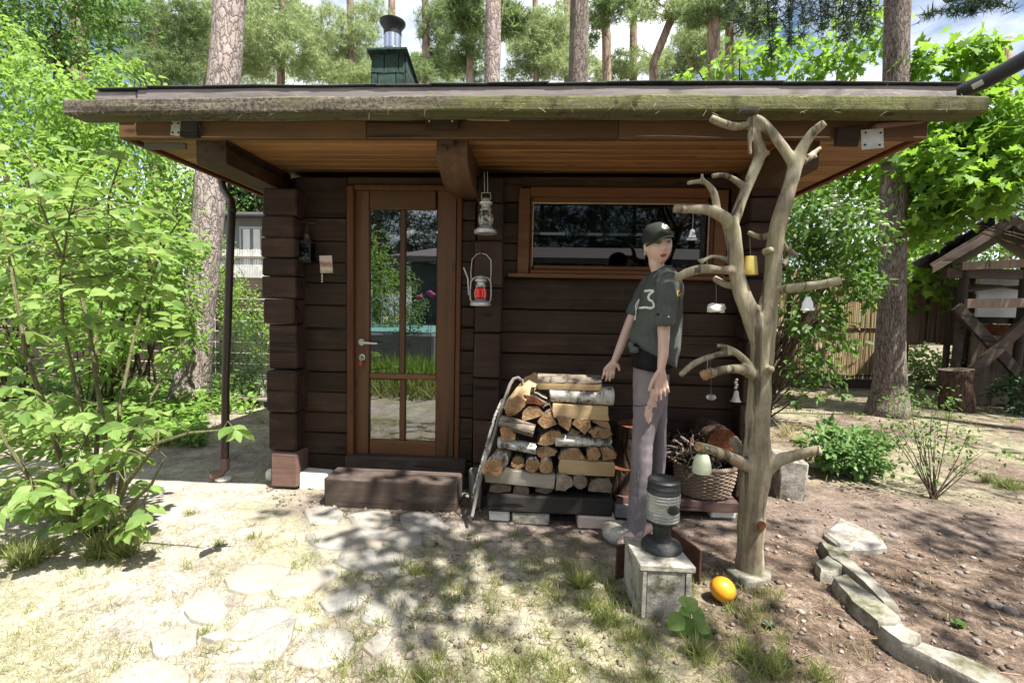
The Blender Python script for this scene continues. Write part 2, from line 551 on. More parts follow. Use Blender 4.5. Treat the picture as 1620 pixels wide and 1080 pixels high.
def endgrain(name, c0, c1, rough=0.85):
    t = NT(name)
    v = t.coords((1, 1, 1))
    w = t.n('TexWave', {'Vector': t.coords(rnd=False), 'Scale': 26, 'Distortion': 3.0, 'Detail': 3, 'Detail Scale': 1.2}, wave_type='RINGS', rings_direction='Y').outputs['Fac']
    n = t.noise(v, 7, 6, 0.65); f = t.noise(v, 60, 3, 0.6)
    k = t.math('ADD', t.math('MULTIPLY', w, 0.05), t.math('ADD', t.math('MULTIPLY', n, 0.55), t.math('MULTIPLY', f, 0.22)))
    col = t.ramp(k, [(0.36, tuple(x * .75 for x in c0)), (0.52, tuple((x + y) / 2 for x, y in zip(c0, c1))), (0.66, c1)])
    crk = t.ramp(t.noise(v, 9, 2, 0.4, 2.5), [(0.485, (0, 0, 0)), (0.5, (1, 1, 1)), (0.515, (0, 0, 0))])
    col = t.mix(t.math('MULTIPLY', crk, 0.8), col, tuple(x * 0.25 for x in c0))
    dirt_ = t.ramp(t.noise(v, 16, 7, 0.75), [(0.40, (0, 0, 0)), (0.60, (1, 1, 1))])
    col = t.mix(t.math('MULTIPLY', dirt_, 0.22), col, tuple(x * 0.5 for x in c0))
    col = t.vary(col, 0.82, 1.2)
    return t.end(t.bsdf(col, rough, 0.15, normal=t.bump(t.math('ADD', k, f), 0.7, 0.008)))

def birchm(name, axis='X'):
    t = NT(name)
    v = t.coords(along(axis, 1.0, 0.3)); vb = t.coords()
    streak = t.ramp(t.noise(v, 34, 5, 0.7), [(0.55, (0, 0, 0)), (0.62, (1, 1, 1))])
    blot = t.ramp(t.noise(vb, 11, 8, 0.75), [(0.50, (0, 0, 0)), (0.57, (1, 1, 1))])
    col = t.ramp(t.noise(vb, 20, 6, 0.6), [(0.3, (0.40, 0.375, 0.33)), (0.7, (0.66, 0.63, 0.58))])
    col = t.mix(t.math('MAXIMUM', t.math('MULTIPLY', streak, 0.75), blot), col, (0.085, 0.07, 0.06))
    return t.end(t.bsdf(col, 0.8, 0.2, normal=t.bump(blot, 0.6, -0.006)))

M = {}
LOGC = ((0.009, 0.0050, 0.0033), (0.052, 0.0285, 0.0165))
for ax in 'XYZ':
    M['log' + ax] = wood('log_stain_' + ax, *LOGC, axis=ax, rough=0.72, wear=((0.09, 0.058, 0.042), 0.4))
M['log_end'] = wood('log_end_stain', (0.014, 0.0075, 0.0055), (0.062, 0.033, 0.023), axis='X', fine=18, bump=0.6, wear=((0.12, 0.075, 0.055), 0.45))
M['log_pale'] = wood('log_end_sunlit_pale', (0.085, 0.048, 0.036), (0.19, 0.115, 0.092), axis='X', fine=18, bump=0.6)  # pale wood; on the lowest corner log it stands for sunlight
M['door_wood'] = wood('door_wood_Z', (0.055, 0.022, 0.009), (0.155, 0.066, 0.025), axis='Z', rough=0.5, fine=20, spec=0.4)
M['door_woodX'] = wood('door_wood_X', (0.055, 0.022, 0.009), (0.155, 0.066, 0.025), axis='X', rough=0.5, fine=20, spec=0.4)
M['jamb'] = wood('jamb_wood', (0.04, 0.015, 0.006), (0.11, 0.043, 0.017), axis='Z', rough=0.55, fine=20)
M['jambX'] = wood('jamb_wood_X', (0.065, 0.024, 0.009), (0.17, 0.07, 0.027), axis='X', rough=0.55, fine=20)
M['soffit'] = wood('soffit_wood', (0.15, 0.066, 0.024), (0.37, 0.185, 0.075), axis='X', rough=0.5, fine=22, spec=0.35)
M['beam'] = wood('eave_beam_wood', (0.05, 0.026, 0.012), (0.13, 0.072, 0.034), axis='X', rough=0.6, fine=18)
M['beamY'] = wood('projecting_beam_wood', (0.035, 0.018, 0.010), (0.11, 0.058, 0.030), axis='Y', rough=0.6, fine=18, wear=((0.2, 0.15, 0.11), 0.35))
M['verge'] = wood('verge_wood', (0.09, 0.03, 0.015), (0.22, 0.085, 0.04), axis='Y', rough=0.6)
t = NT('mossy_fascia')
v = t.coords((0.35, 1, 1), rnd=False); vb = t.coords(rnd=False)
g = t.noise(t.coords((0.05, 1, 1), rnd=False), 34, 6, 0.65); lich = t.noise(vb, 48, 9, 0.8); big = t.noise(v, 3.0, 5, 0.65)
col = t.ramp(g, [(0.3, (0.075, 0.062, 0.048)), (0.7, (0.27, 0.235, 0.185))])
col = t.mix(t.math('MULTIPLY', t.ramp(lich, [(0.46, (0, 0, 0)), (0.56, (1, 1, 1))]), 0.8), col, (0.040, 0.034, 0.026))
px_ = t.n('SeparateXYZ', {'Vector': t.n('TexCoord').outputs['Object']}).outputs['X']
mo_ = t.math('ADD', t.math('MULTIPLY', px_, 0.05), big)
col = t.mix(t.math('MULTIPLY', t.ramp(mo_, [(0.40, (0, 0, 0)), (0.60, (1, 1, 1))]), 0.75), col, t.ramp(lich, [(0.4, (0.07, 0.08, 0.025)), (0.6, (0.22, 0.23, 0.085))]))
col = t.mix(t.ramp(t.noise(vb, 5, 8, 0.75), [(0.55, (0, 0, 0)), (0.66, (0.7, 0.7, 0.7))]), col, (0.036, 0.028, 0.020))
M['fascia'] = t.end(t.bsdf(col, 0.95, 0.1, normal=t.bump(t.math('ADD', g, lich), 1.0, 0.012)))
M['roofboard'] = wood('weathered_board', (0.09, 0.075, 0.07), (0.24, 0.21, 0.20), axis='X', fine=24, bump=0.6, wear=((0.06, 0.05, 0.045), 0.5))
M['greywood'] = wood('grey_weathered_wood', (0.10, 0.09, 0.08), (0.29, 0.265, 0.23), axis='Z', fine=22, bump=0.7)
M['greywoodX'] = wood('grey_weathered_wood_X', (0.09, 0.075, 0.065), (0.24, 0.20, 0.165), axis='X', fine=22, bump=0.7)
M['step'] = wood('step_wood', (0.024, 0.017, 0.013), (0.085, 0.061, 0.048), axis='X', fine=20, bump=0.9, wear=((0.17, 0.14, 0.12), 0.55))
M['darkbeam'] = wood('dark_old_beam', (0.014, 0.012, 0.011), (0.05, 0.043, 0.038), axis='X', bump=0.6)
M['shelf'] = wood('red_brown_plank', (0.06, 0.033, 0.028), (0.17, 0.105, 0.088), axis='X', bump=0.5)
t = NT('dead_tree_wood')
v = t.coords((1, 1, 0.16), rnd=False); vb = t.coords(rnd=False)
g = t.noise(v, 30, 8, 0.7, 0.8); bg = t.noise(vb, 4.2, 7, 0.7)
col = t.ramp(t.math('ADD', t.math('MULTIPLY', g, 0.55), t.math('MULTIPLY', bg, 0.5)), [(0.36, (0.08, 0.062, 0.040)), (0.50, (0.22, 0.18, 0.12)), (0.66, (0.43, 0.37, 0.27))])
col = t.mix(t.math('MULTIPLY', t.ramp(t.noise(vb, 2.1, 7, 0.7), [(0.46, (0, 0, 0)), (0.64, (1, 1, 1))]), 0.62), col, (0.165, 0.17, 0.075))
cr = t.ramp(t.noise(t.coords((1, 1, 0.07), rnd=False), 15, 3, 0.5, 0.7), [(0.37, (1, 1, 1)), (0.405, (0, 0, 0))])
col = t.mix(t.math('MULTIPLY', cr, 0.8), col, (0.05, 0.038, 0.024))
M['deadwood'] = t.end(t.bsdf(col, 0.7, 0.25, normal=t.bump(t.math('SUBTRACT', g, cr), 0.6, 0.008)))
M['cutwood'] = endgrain('cut_wood', (0.31, 0.175, 0.085), (0.62, 0.43, 0.25))
M['cutgrey'] = endgrain('cut_wood_greyed', (0.19, 0.14, 0.10), (0.43, 0.35, 0.26))
M['cutred'] = endgrain('cut_wood_red', (0.13, 0.045, 0.02), (0.33, 0.13, 0.06))
M['split'] = wood('split_wood', (0.25, 0.155, 0.075), (0.50, 0.36, 0.20), axis='X', fine=16, bump=0.8, knots=False)
M['splitgrey'] = wood('split_wood_grey', (0.21, 0.18, 0.14), (0.45, 0.40, 0.32), axis='X', fine=16, bump=0.8, knots=False)
M['birchX'] = birchm('birch_bark_X', 'X'); M['birchY'] = birchm('birch_bark_Y', 'Y')
M['logbark'] = bark('log_bark', (0.10, 0.075, 0.055), (0.32, 0.27, 0.21), scale=14, axis='X', bump=0.8)
M['logbarkY'] = bark('log_bark_Y', (0.13, 0.10, 0.075), (0.40, 0.36, 0.30), scale=14, axis='Y', bump=0.8)
M['darkbark'] = bark('stump_bark', (0.045, 0.03, 0.022), (0.13, 0.085, 0.06), scale=10, bump=0.9)
M['pinebark'] = bark('pine_bark', (0.17, 0.13, 0.11), (0.48, 0.41, 0.37), (0.50, 0.29, 0.19), scale=15.0, stretch=0.4, split=(2.2, 5.5))
M['pinegrey'] = bark('pine_bark_grey', (0.095, 0.075, 0.06), (0.32, 0.265, 0.225), (0.34, 0.19, 0.12), scale=20.0, stretch=0.22, split=(4.2, 6.0))
M['farpine'] = bark('far_pine_bark', (0.15, 0.105, 0.08), (0.38, 0.28, 0.215), scale=5, stretch=0.3)
M['twig'] = bark('twig_bark', (0.05, 0.036, 0.026), (0.155, 0.118, 0.085), scale=30, bump=0.3)
M['greentwig'] = bark('green_twig_bark', (0.09, 0.085, 0.04), (0.20, 0.19, 0.10), scale=30, bump=0.3)
M['white_stone'] = stone('white_stone', (0.62, 0.60, 0.55), (0.82, 0.80, 0.75), 8)
M['concrete'] = stone('old_concrete', (0.13, 0.12, 0.105), (0.42, 0.39, 0.335), 11, ((0.085, 0.08, 0.05), 0.47, 0.64), bump=0.8)
M['slabtop'] = stone('slab_concrete', (0.20, 0.185, 0.15), (0.50, 0.465, 0.395), 11, ((0.10, 0.095, 0.065), 0.50, 0.66), bump=0.7)
M['flag'] = stone('flagstone', (0.17, 0.165, 0.145), (0.34, 0.325, 0.29), 7, ((0.30, 0.25, 0.185), 0.47, 0.66), bump=0.6)
M['kerbstone'] = stone('kerb_stone', (0.13, 0.12, 0.095), (0.36, 0.33, 0.275), 9, ((0.075, 0.078, 0.032), 0.47, 0.64), bump=1.0)
M['brickpale'] = stone('pale_brick', (0.40, 0.32, 0.27), (0.58, 0.48, 0.42), 8)
M['greyblock'] = stone('grey_block', (0.17, 0.165, 0.16), (0.33, 0.315, 0.30), 8)
M['pebble'] = stone('pebble', (0.10, 0.085, 0.072), (0.29, 0.25, 0.215), 9, ((0.12, 0.075, 0.05), 0.55, 0.7))
M['metal'] = plain('galvanised_metal', (0.52, 0.53, 0.52), 0.38, 0.85, var=0.25)
M['lampmetal'] = plain('lantern_metal', (0.50, 0.50, 0.46), 0.42, 0.6, var=0.3)
M['steel'] = plain('steel_pipe', (0.55, 0.57, 0.60), 0.22, 1.0, var=0.12)
M['blackmetal'] = plain('black_metal', (0.018, 0.018, 0.019), 0.45, 0.2)
M['brownmetal'] = plain('brown_gutter_metal', (0.055, 0.036, 0.03), 0.4, 0.1, var=0.15)
M['brownsunlit'] = plain('brown_gutter_foot_sunlit', (0.15, 0.085, 0.07), 0.5, 0.0, var=0.15)  # lighter copy of the gutter brown, sunlight put into the colour
M['rust'] = plain('rusty_plate', (0.075, 0.032, 0.022), 0.85, 0.2, var=0.5, bump=0.4)
M['bracket'] = plain('zinc_bracket', (0.42, 0.41, 0.36), 0.5, 0.4, var=0.25)
M['blackpaint'] = plain('black_marine_paint', (0.02, 0.021, 0.022), 0.5, 0.0, var=0.5, scale=30)
M['worn_black'] = stone('worn_black_iron', (0.012, 0.012, 0.013), (0.085, 0.085, 0.08), 22, bump=0.4)
M['greenfelt'] = stone('green_roofing_felt', (0.014, 0.030, 0.023), (0.045, 0.078, 0.060), 16, ((0.012, 0.014, 0.012), 0.52, 0.66), bump=0.5)
M['felt'] = stone('dark_roofing_felt', (0.03, 0.032, 0.034), (0.085, 0.09, 0.09), 12)
M['glass'] = glassm('door_glass', (0.30, 0.32, 0.32), 0.20)
M['winglass'] = glassm('window_glass', (0.22, 0.24, 0.23), 0.055)
M['lampglass'] = glassm('lantern_glass', (0.80, 0.80, 0.72), 0.10)
M['dirtyglass'] = plain('lamp_lens_glass', (0.72, 0.73, 0.67), 0.22, 0.0, 0.7, var=0.15, scale=6, bump=0.0, Transmission_Weight=0.7)
M['bungalow_wall'] = plain('bungalow_wall', (0.062, 0.068, 0.07), 0.8, var=0.12, scale=3)
M['clearlens'] = glassm('clear_glass', (0.85, 0.87, 0.88), 0.16)
M['redglass'] = plain('red_lantern_glass', (0.62, 0.015, 0.010), 0.12, 0.0, 0.6, var=0.1, bump=0.0)
M['redtag'] = plain('red_tag', (0.5, 0.03, 0.025), 0.4)
t = NT('orange_ball_skin')
n = t.noise(t.coords((1, 1, 0.35)), 5, 6, 0.6)
col = t.ramp(n, [(0.3, (0.52, 0.20, 0.012)), (0.55, (0.74, 0.33, 0.022)), (0.75, (0.80, 0.45, 0.06))])
M['orange'] = t.end(t.bsdf(col, 0.35, 0.5, normal=t.bump(n, 0.15, 0.004)))
M['skin'] = plain('mannequin_skin', (0.58, 0.385, 0.315), 0.45, 0, 0.4, var=0.06, scale=5, bump=0.0)
M['lips'] = plain('lip_paint', (0.40, 0.055, 0.05), 0.35, var=0.1)
M['brow'] = plain('eye_paint', (0.05, 0.03, 0.022), 0.7, var=0.1)
M['shadowpaint'] = plain('eyelid_paint', (0.17, 0.135, 0.085), 0.6, var=0.1)
M['eyewhite'] = plain('eye_paint_pale', (0.34, 0.31, 0.27), 0.3, var=0.1)
M['hair'] = plain('dark_hair', (0.014, 0.010, 0.008), 0.5, var=0.4, scale=60)
def cloth(name, c0, c1, scale=5, weave=300, rough=0.95):
    t = NT(name)
    n = t.noise(t.coords(rnd=False), scale, 6, 0.6); w = t.noise(t.coords((1, 1, 0.3), rnd=False), weave, 2, 0.5)
    col = t.ramp(t.math('ADD', t.math('MULTIPLY', n, 0.7), t.math('MULTIPLY', w, 0.3)), [(0.3, c0), (0.7, c1)])
    return t.end(t.bsdf(col, rough, 0.1, normal=t.bump(n, 0.25, 0.01)))
M['shirt'] = cloth('grey_tshirt', (0.042, 0.046, 0.041), (0.118, 0.126, 0.114))
M['trousers'] = cloth('mauve_trousers', (0.135, 0.113, 0.121), (0.275, 0.238, 0.25), 4)
M['blackcloth'] = cloth('black_cloth', (0.010, 0.009, 0.010), (0.026, 0.023, 0.025))
M['capcloth'] = cloth('dark_cap', (0.016, 0.017, 0.014), (0.042, 0.044, 0.036))
M['print'] = plain('white_print', (0.66, 0.65, 0.58), 0.8, var=0.12, scale=40)
M['yellowprint'] = plain('yellow_print', (0.45, 0.30, 0.03), 0.8)
M['porcelain'] = plain('white_porcelain', (0.74, 0.73, 0.69), 0.2, 0, 0.5, var=0.05, bump=0)
M['blueprint'] = plain('dark_blue_glaze', (0.02, 0.03, 0.10), 0.3, var=0.1)
M['yellowpot'] = plain('yellow_glaze', (0.66, 0.52, 0.13), 0.35, 0, 0.4, var=0.1)
M['greenpot'] = plain('pale_green_pot', (0.50, 0.53, 0.36), 0.5, 0, 0.3, var=0.2)
M['silverbell'] = plain('grey_bell_metal', (0.34, 0.32, 0.27), 0.4, 0.5, var=0.3)
M['bone'] = plain('pale_bone', (0.60, 0.57, 0.51), 0.7, var=0.2, scale=40, bump=0.3)
M['string'] = plain('string', (0.22, 0.20, 0.16), 0.9)
M['wicker'] = wood('wicker_withy', (0.085, 0.058, 0.038), (0.30, 0.235, 0.17), axis='X', fine=9, knots=False)
M['boardwhite'] = plain('white_board', (0.62, 0.63, 0.64), 0.7, var=0.12, scale=3)
M['greyhouse'] = plain('grey_house_wall', (0.16, 0.175, 0.18), 0.8, var=0.12, scale=3)
M['whitewall'] = plain('pale_house_wall', (0.42, 0.42, 0.40), 0.85, var=0.08, scale=3)
M['rooftin'] = plain('grey_mauve_roof', (0.13, 0.112, 0.115), 0.6, var=0.12, scale=3)
M['pooltarp'] = plain('turquoise_pool_cover', (0.20, 0.42, 0.39), 0.5, var=0.12, scale=3)
M['dark'] = plain('dark_interior', (0.012, 0.011, 0.010), 0.9)
M['bamboo'] = wood('bamboo_cane', (0.20, 0.145, 0.075), (0.42, 0.33, 0.19), axis='Z', fine=20, knots=False)
M['slabfence'] = wood('bark_slab', (0.09, 0.062, 0.045), (0.26, 0.195, 0.145), axis='Z', fine=16, bump=0.9)
M['shedwood'] = wood('shed_timber', (0.03, 0.022, 0.017), (0.095, 0.07, 0.055), axis='X', fine=16, bump=0.6)
M['darkfence'] = wood('dark_fence_board', (0.03, 0.022, 0.017), (0.085, 0.065, 0.05), axis='X', fine=16)
M['netting'] = plain('pale_reed_screen', (0.50, 0.50, 0.46), 0.9)
M['redboard'] = wood('red_garden_board', (0.22, 0.07, 0.045), (0.42, 0.17, 0.12), axis='X')
# leaves
M['leaf_near'] = leafm('shrub_leaf', (0.085, 0.165, 0.034), (0.26, 0.37, 0.11), 0.45, (0.44, 0.62, 0.12))
M['leaf_bright'] = leafm('bright_bush_leaf', (0.095, 0.20, 0.034), (0.25, 0.38, 0.08), 0.5, (0.46, 0.68, 0.11))
M['leaf_mid'] = leafm('mid_green_leaf', (0.05, 0.11, 0.024), (0.11, 0.20, 0.045), 0.42, (0.26, 0.44, 0.07))
M['leaf_dark'] = leafm('dark_green_leaf', (0.020, 0.050, 0.018), (0.055, 0.105, 0.035), 0.25, (0.10, 0.2, 0.04))
M['leaf_maple'] = leafm('maple_leaf', (0.070, 0.165, 0.022), (0.17, 0.30, 0.04), 0.5, (0.40, 0.64, 0.06))
M['leaf_peony'] = leafm('peony_leaf', (0.10, 0.20, 0.06), (0.22, 0.34, 0.13), 0.35, (0.36, 0.54, 0.16))
M['leaf_cover'] = leafm('ground_cover_leaf', (0.09, 0.18, 0.03), (0.20, 0.33, 0.06), 0.4, (0.35, 0.55, 0.08))
M['needle'] = leafm('pine_needle', (0.075, 0.13, 0.05), (0.20, 0.27, 0.11), 0.45, (0.42, 0.54, 0.19))
M['needle_light'] = leafm('light_pine_needle', (0.14, 0.20, 0.08), (0.34, 0.40, 0.19), 0.5, (0.56, 0.66, 0.28))
M['spruce'] = leafm('spruce_needle', (0.022, 0.042, 0.024), (0.055, 0.085, 0.045), 0.2, (0.08, 0.13, 0.05))
M['grass'] = leafm('grass_blade', (0.14, 0.175, 0.045), (0.34, 0.34, 0.13), 0.4, (0.42, 0.5, 0.15))
M['drygrass'] = leafm('dry_grass_blade', (0.30, 0.25, 0.13), (0.48, 0.42, 0.25), 0.35, (0.55, 0.5, 0.28))
M['litter'] = leafm('fallen_needle', (0.085, 0.052, 0.036), (0.36, 0.255, 0.18), 0.1, (0.25, 0.12, 0.06), rough=0.8, spec=0.1)
M['chip'] = leafm('wood_chip', (0.08, 0.06, 0.045), (0.36, 0.29, 0.235), 0.0, rough=0.9, spec=0.1)
M['umbel'] = leafm('flower_head', (0.50, 0.52, 0.40), (0.68, 0.68, 0.56), 0.25, (0.6, 0.62, 0.45))
M['pinkflower'] = leafm('pink_petal', (0.45, 0.05, 0.25), (0.60, 0.12, 0.38), 0.3, (0.6, 0.15, 0.4))
M['yellowtwig'] = leafm('hanging_spruce', (0.10, 0.085, 0.045), (0.19, 0.165, 0.085), 0.2, (0.2, 0.18, 0.08))

# ground
t = NT('garden_ground')
tc = t.n('TexCoord').outputs['Object']
sx = t.n('SeparateXYZ', {'Vector': tc})
n1 = t.noise(tc, 1.1, 8, 0.62); n2 = t.noise(tc, 5.5, 8, 0.7); n3 = t.noise(tc, 42, 5, 0.7); n4 = t.noise(tc, 160, 3, 0.7)
grit = t.math('ADD', t.math('MULTIPLY', n2, 0.45), t.math('ADD', t.math('MULTIPLY', n3, 0.35), t.math('MULTIPLY', n4, 0.25)))
sand = t.ramp(grit, [(0.38, (0.125, 0.104, 0.086)), (0.52, (0.32, 0.285, 0.245)), (0.65, (0.50, 0.465, 0.42))])
dirt = t.ramp(grit, [(0.36, (0.050, 0.038, 0.031)), (0.52, (0.145, 0.112, 0.092)), (0.70, (0.31, 0.25, 0.21))])
litt = t.ramp(grit, [(0.40, (0.030, 0.022, 0.016)), (0.52, (0.112, 0.080, 0.058)), (0.65, (0.29, 0.225, 0.175))])
grs = t.ramp(grit, [(0.38, (0.11, 0.105, 0.055)), (0.52, (0.27, 0.265, 0.155)), (0.66, (0.44, 0.425, 0.29))])
# beds of bare soil and needle litter lie to the right of the path, sand to its left
fx = t.n('MapRange', {'Value': t.math('ADD', sx.outputs['X'], t.math('MULTIPLY', t.math('SUBTRACT', n1, 0.5), 1.8)), 'From Min': -0.75, 'From Max': 0.25}).outputs[0]
fl = t.n('MapRange', {'Value': t.math('ADD', sx.outputs['X'], t.math('MULTIPLY', t.math('SUBTRACT', n1, 0.5), 1.2)), 'From Min': 0.3, 'From Max': 1.0}).outputs[0]
fy = t.n('MapRange', {'Value': t.math('ADD', sx.outputs['Y'], t.math('MULTIPLY', t.math('SUBTRACT', n1, 0.5), 0.9)), 'From Min': 2.45, 'From Max': 2.85}).outputs[0]
fg = t.ramp(n1, [(0.44, (0, 0, 0)), (0.58, (1, 1, 1))])
col = t.mix(t.math('MULTIPLY', fg, 0.65), sand, grs)
mid = t.mix(t.math('MULTIPLY', t.math('SUBTRACT', 1.0, fy), 0.75), dirt, grs)
col = t.mix(fx, col, mid)
col = t.mix(fl, col, litt)
nr1 = t.n('MapRange', {'Value': t.math('ADD', sx.outputs['Y'], t.math('MULTIPLY', t.math('SUBTRACT', n2, 0.5), 0.5)), 'From Min': 2.72, 'From Max': 2.98}).outputs[0]
nr2 = t.n('MapRange', {'Value': t.math('ADD', sx.outputs['X'], t.math('MULTIPLY', t.math('SUBTRACT', n2, 0.5), 0.6)), 'From Min': -1.95, 'From Max': -1.45}).outputs[0]
col = t.mix(t.math('MULTIPLY', t.math('MULTIPLY', nr1, nr2), 0.85), col, dirt)
far = t.n('MapRange', {'Value': sx.outputs['Y'], 'From Min': 3.3, 'From Max': 3.9}).outputs[0]
col = t.mix(t.math('MULTIPLY', far, 0.55), col, t.mix(fg, litt, grs))
M['ground'] = t.end(t.bsdf(col, 0.95, 0.1, normal=t.bump(grit, 0.9, 0.02)))

# ------------------------------------------------------------------ ground
def axis_steps(lo, hi, fine_lo, fine_hi, step, grow=1.25):
    a = list(np.arange(fine_lo, fine_hi, step)); s = step; x = fine_lo
    while x > lo:
        s *= grow; x -= s; a.insert(0, max(x, lo))
    s = step; x = a[-1]
    while x < hi:
        s *= grow; x += s; a.append(min(x, hi))
    return a
gx = axis_steps(-160, 160, -4.5, 4.5, 0.06); gy = axis_steps(-120, 220, 0.9, 5.5, 0.06)
mb = MB()
gv = [(x, y, ground_z(x, y)) for y in gy for x in gx]
nx = len(gx)
gf = [(j * nx + i, j * nx + i + 1, (j + 1) * nx + i + 1, (j + 1) * nx + i) for j in range(len(gy) - 1) for i in range(nx - 1)]
mb.add(gv, gf)
build(mb, 'ground', M['ground'], smooth=True, angle=180, recalc=False, origin=(0, 0, 0), kind='structure')

# flagstones of the path: outlines measured in the photograph
path = empty('stone_path', (-0.8, 2.3, 0), kind='structure')
FL = [[(482,806),(500,797),(530,799),(545,808),(530,824),(490,826)],
      [(551,812),(580,804),(615,808),(622,822),(600,832),(560,830)],
      [(633,812),(660,806),(695,812),(700,824),(680,836),(640,832)],
      [(486,846),(520,828),(575,828),(612,838),(600,856),(560,864),(500,862)],
      [(612,838),(640,836),(668,840),(664,856),(630,862),(606,856)],
      [(540,872),(590,862),(600,880),(596,902),(556,898),(532,886)],
      [(602,866),(640,866),(636,892),(622,912),(604,906),(592,890)],
      [(508,946),(540,918),(575,914),(590,930),(566,956),(520,962)],
      [(572,962),(600,930),(630,928),(660,952),(640,980),(600,984),(576,976)],
      [(355,912),(385,890),(430,886),(462,896),(440,926),(390,934),(362,928)],
      [(292,962),(318,922),(345,930),(360,962),(340,980),(300,976)],
      [(430,914),(480,900),(530,896),(528,912),(480,936),(440,940)],
      [(318,1004),(356,990),(362,1004),(340,1010)],
      [(362,1000),(400,960),(450,956),(462,966),(420,1000),(372,1008)],
      [(364,1040),(420,990),(466,974),(460,1010),(440,1040)],
      [(240,1010),(280,984),(312,990),(310,1016),(262,1034),(242,1030)],
      [(455,1040),(500,992),(545,990),(560,1010),(548,1042),(500,1050)],
      [(575,1020),(600,998),(620,1004),(612,1022),(590,1034)],
      [(165,1076),(200,1046),(260,1040),(300,1060),(290,1085),(220,1095)]]
for poly in FL:
    pts = [G(*p, 0.012) for p in poly]
    c = sum(pts, Vector()) / len(pts)
    # rounder outline: add midpoints pushed out a little
    out = []
    for i, p in enumerate(pts):
        q = pts[(i + 1) % len(pts)]
        out.append(c + (p - c) * random.uniform(0.97, 1.10))
        m = (p + q) / 2
        out.append(c + (m - c) * random.uniform(1.0, 1.16))
    n = len(out); h = random.uniform(0.003, 0.007)
    rings = [(1.03, -0.05), (1.0, h - 0.007), (0.95, h), (0.6, h + 0.003)]
    mb = MB(); vs = []
    for s, z in rings:
        for p in out:
            q = c + (p - c) * s
            vs.append((q.x, q.y, z + 0.004 * nz(q.x * 5, q.y * 5, 2)))
    vs.append((c.x, c.y, h + 0.003))
    fs = []
    for j in range(3):
        for k in range(n):
            fs.append((j * n + k, j * n + (k + 1) % n, (j + 1) * n + (k + 1) % n, (j + 1) * n + k))
    fs += [(3 * n + k, 3 * n + (k + 1) % n, 4 * n) for k in range(n)]
    mb.add(vs, fs)
    build(mb, 'paving_stone', M['flag'], parent=path, smooth=True, angle=50)

# ------------------------------------------------------------------ the log cabin
YW = 3.45          # face of the front wall
SZ = 2.29          # underside of the roof boards
cabin = empty('log_cabin', (-0.2, YW + 1.3, 0), label='small dark brown log cabin with flat overhanging roof', cat='cabin')
def log_course(px0, px1, pys, Y, depth, mat, name='log', ch=0.006, gap=0.004, jx=0.0, jy=0.006, ax='X'):
    yc = (pys[0] + pys[-1]) / 2
    x0 = A(px0, 500, Y).x; x1 = A(px1, 500, Y).x; pm = (px0 + px1) / 2
    zs = [A(pm, p, Y).z for p in pys]
    for a, b in zip(zs[:-1], zs[1:]):
        mb = MB()
        dx0 = random.uniform(-jx, jx); dx1 = random.uniform(-jx, jx); dy = random.uniform(-jy, jy)
        mb.box(((x0 + dx0 + x1 + dx1) / 2, Y + depth / 2 + dy, (a + b) / 2), (x1 + dx1 - x0 - dx0 - 0.002, depth, a - b - gap * random.uniform(0.6, 2.2)), ch * random.uniform(0.7, 1.5), jit=0.0025)
        m = mat if not isinstance(mat, list) else mat.pop(0) if len(mat) > 1 else mat[0]
        build(mb, name, m, parent=cabin, smooth=True, angle=25)
LX = M['logX']
log_course(468, 549, [279, 344, 381, 415, 447, 482, 519, 553, 588, 620, 652, 684, 718, 751], YW, 0.14, LX)
log_course(726, 751, [279, 317, 348, 381, 414, 451, 485, 518, 555, 590, 626, 661, 694, 730, 775], YW, 0.14, LX, jy=0.004)
log_course(792, 821, [279, 320, 352, 385, 412, 440], YW, 0.14, LX)
log_course(1148, 1182, [284, 320, 355, 390, 442], YW, 0.14, LX)
log_course(792, 1182, [441, 493, 529, 563, 607, 643, 690, 738, 790], YW, 0.14, LX, jy=0.01)
log_course(792, 1150, [279, 298], YW + 0.012, 0.12, LX)
log_course(547, 728, [279, 294], YW + 0.012, 0.12, LX)
# crossing log ends: the left corner, the partition beside the door, the right corner
log_course(415, 467, [296, 340, 375, 407, 437, 472, 512], 3.30, 0.3, M['log_end'], 'log_end', 0.009, jx=0.014, jy=0.022)
log_course(420, 467, [512, 585, 651, 716], 3.30, 0.3, M['log_end'], 'log_end', 0.011, 0.006, jx=0.012, jy=0.022)
log_course(424, 469, [716, 772], 3.285, 0.3, M['log_pale'], 'log_end', 0.014, 0.006)  # lowest end painted paler, sunlight put into its colour
log_course(751, 792, [279, 320, 381, 454, 527, 598, 666, 735, 800], 3.31, 0.3, M['log_end'], 'log_end', 0.008, 0.004, jx=0.006, jy=0.016)
log_course(1180, 1226, [275, 310, 350, 395, 440, 505, 539, 575, 640, 705, 790], 3.31, 0.3, M['log_end'], 'log_end', 0.009, 0.004, jx=0.012, jy=0.018)
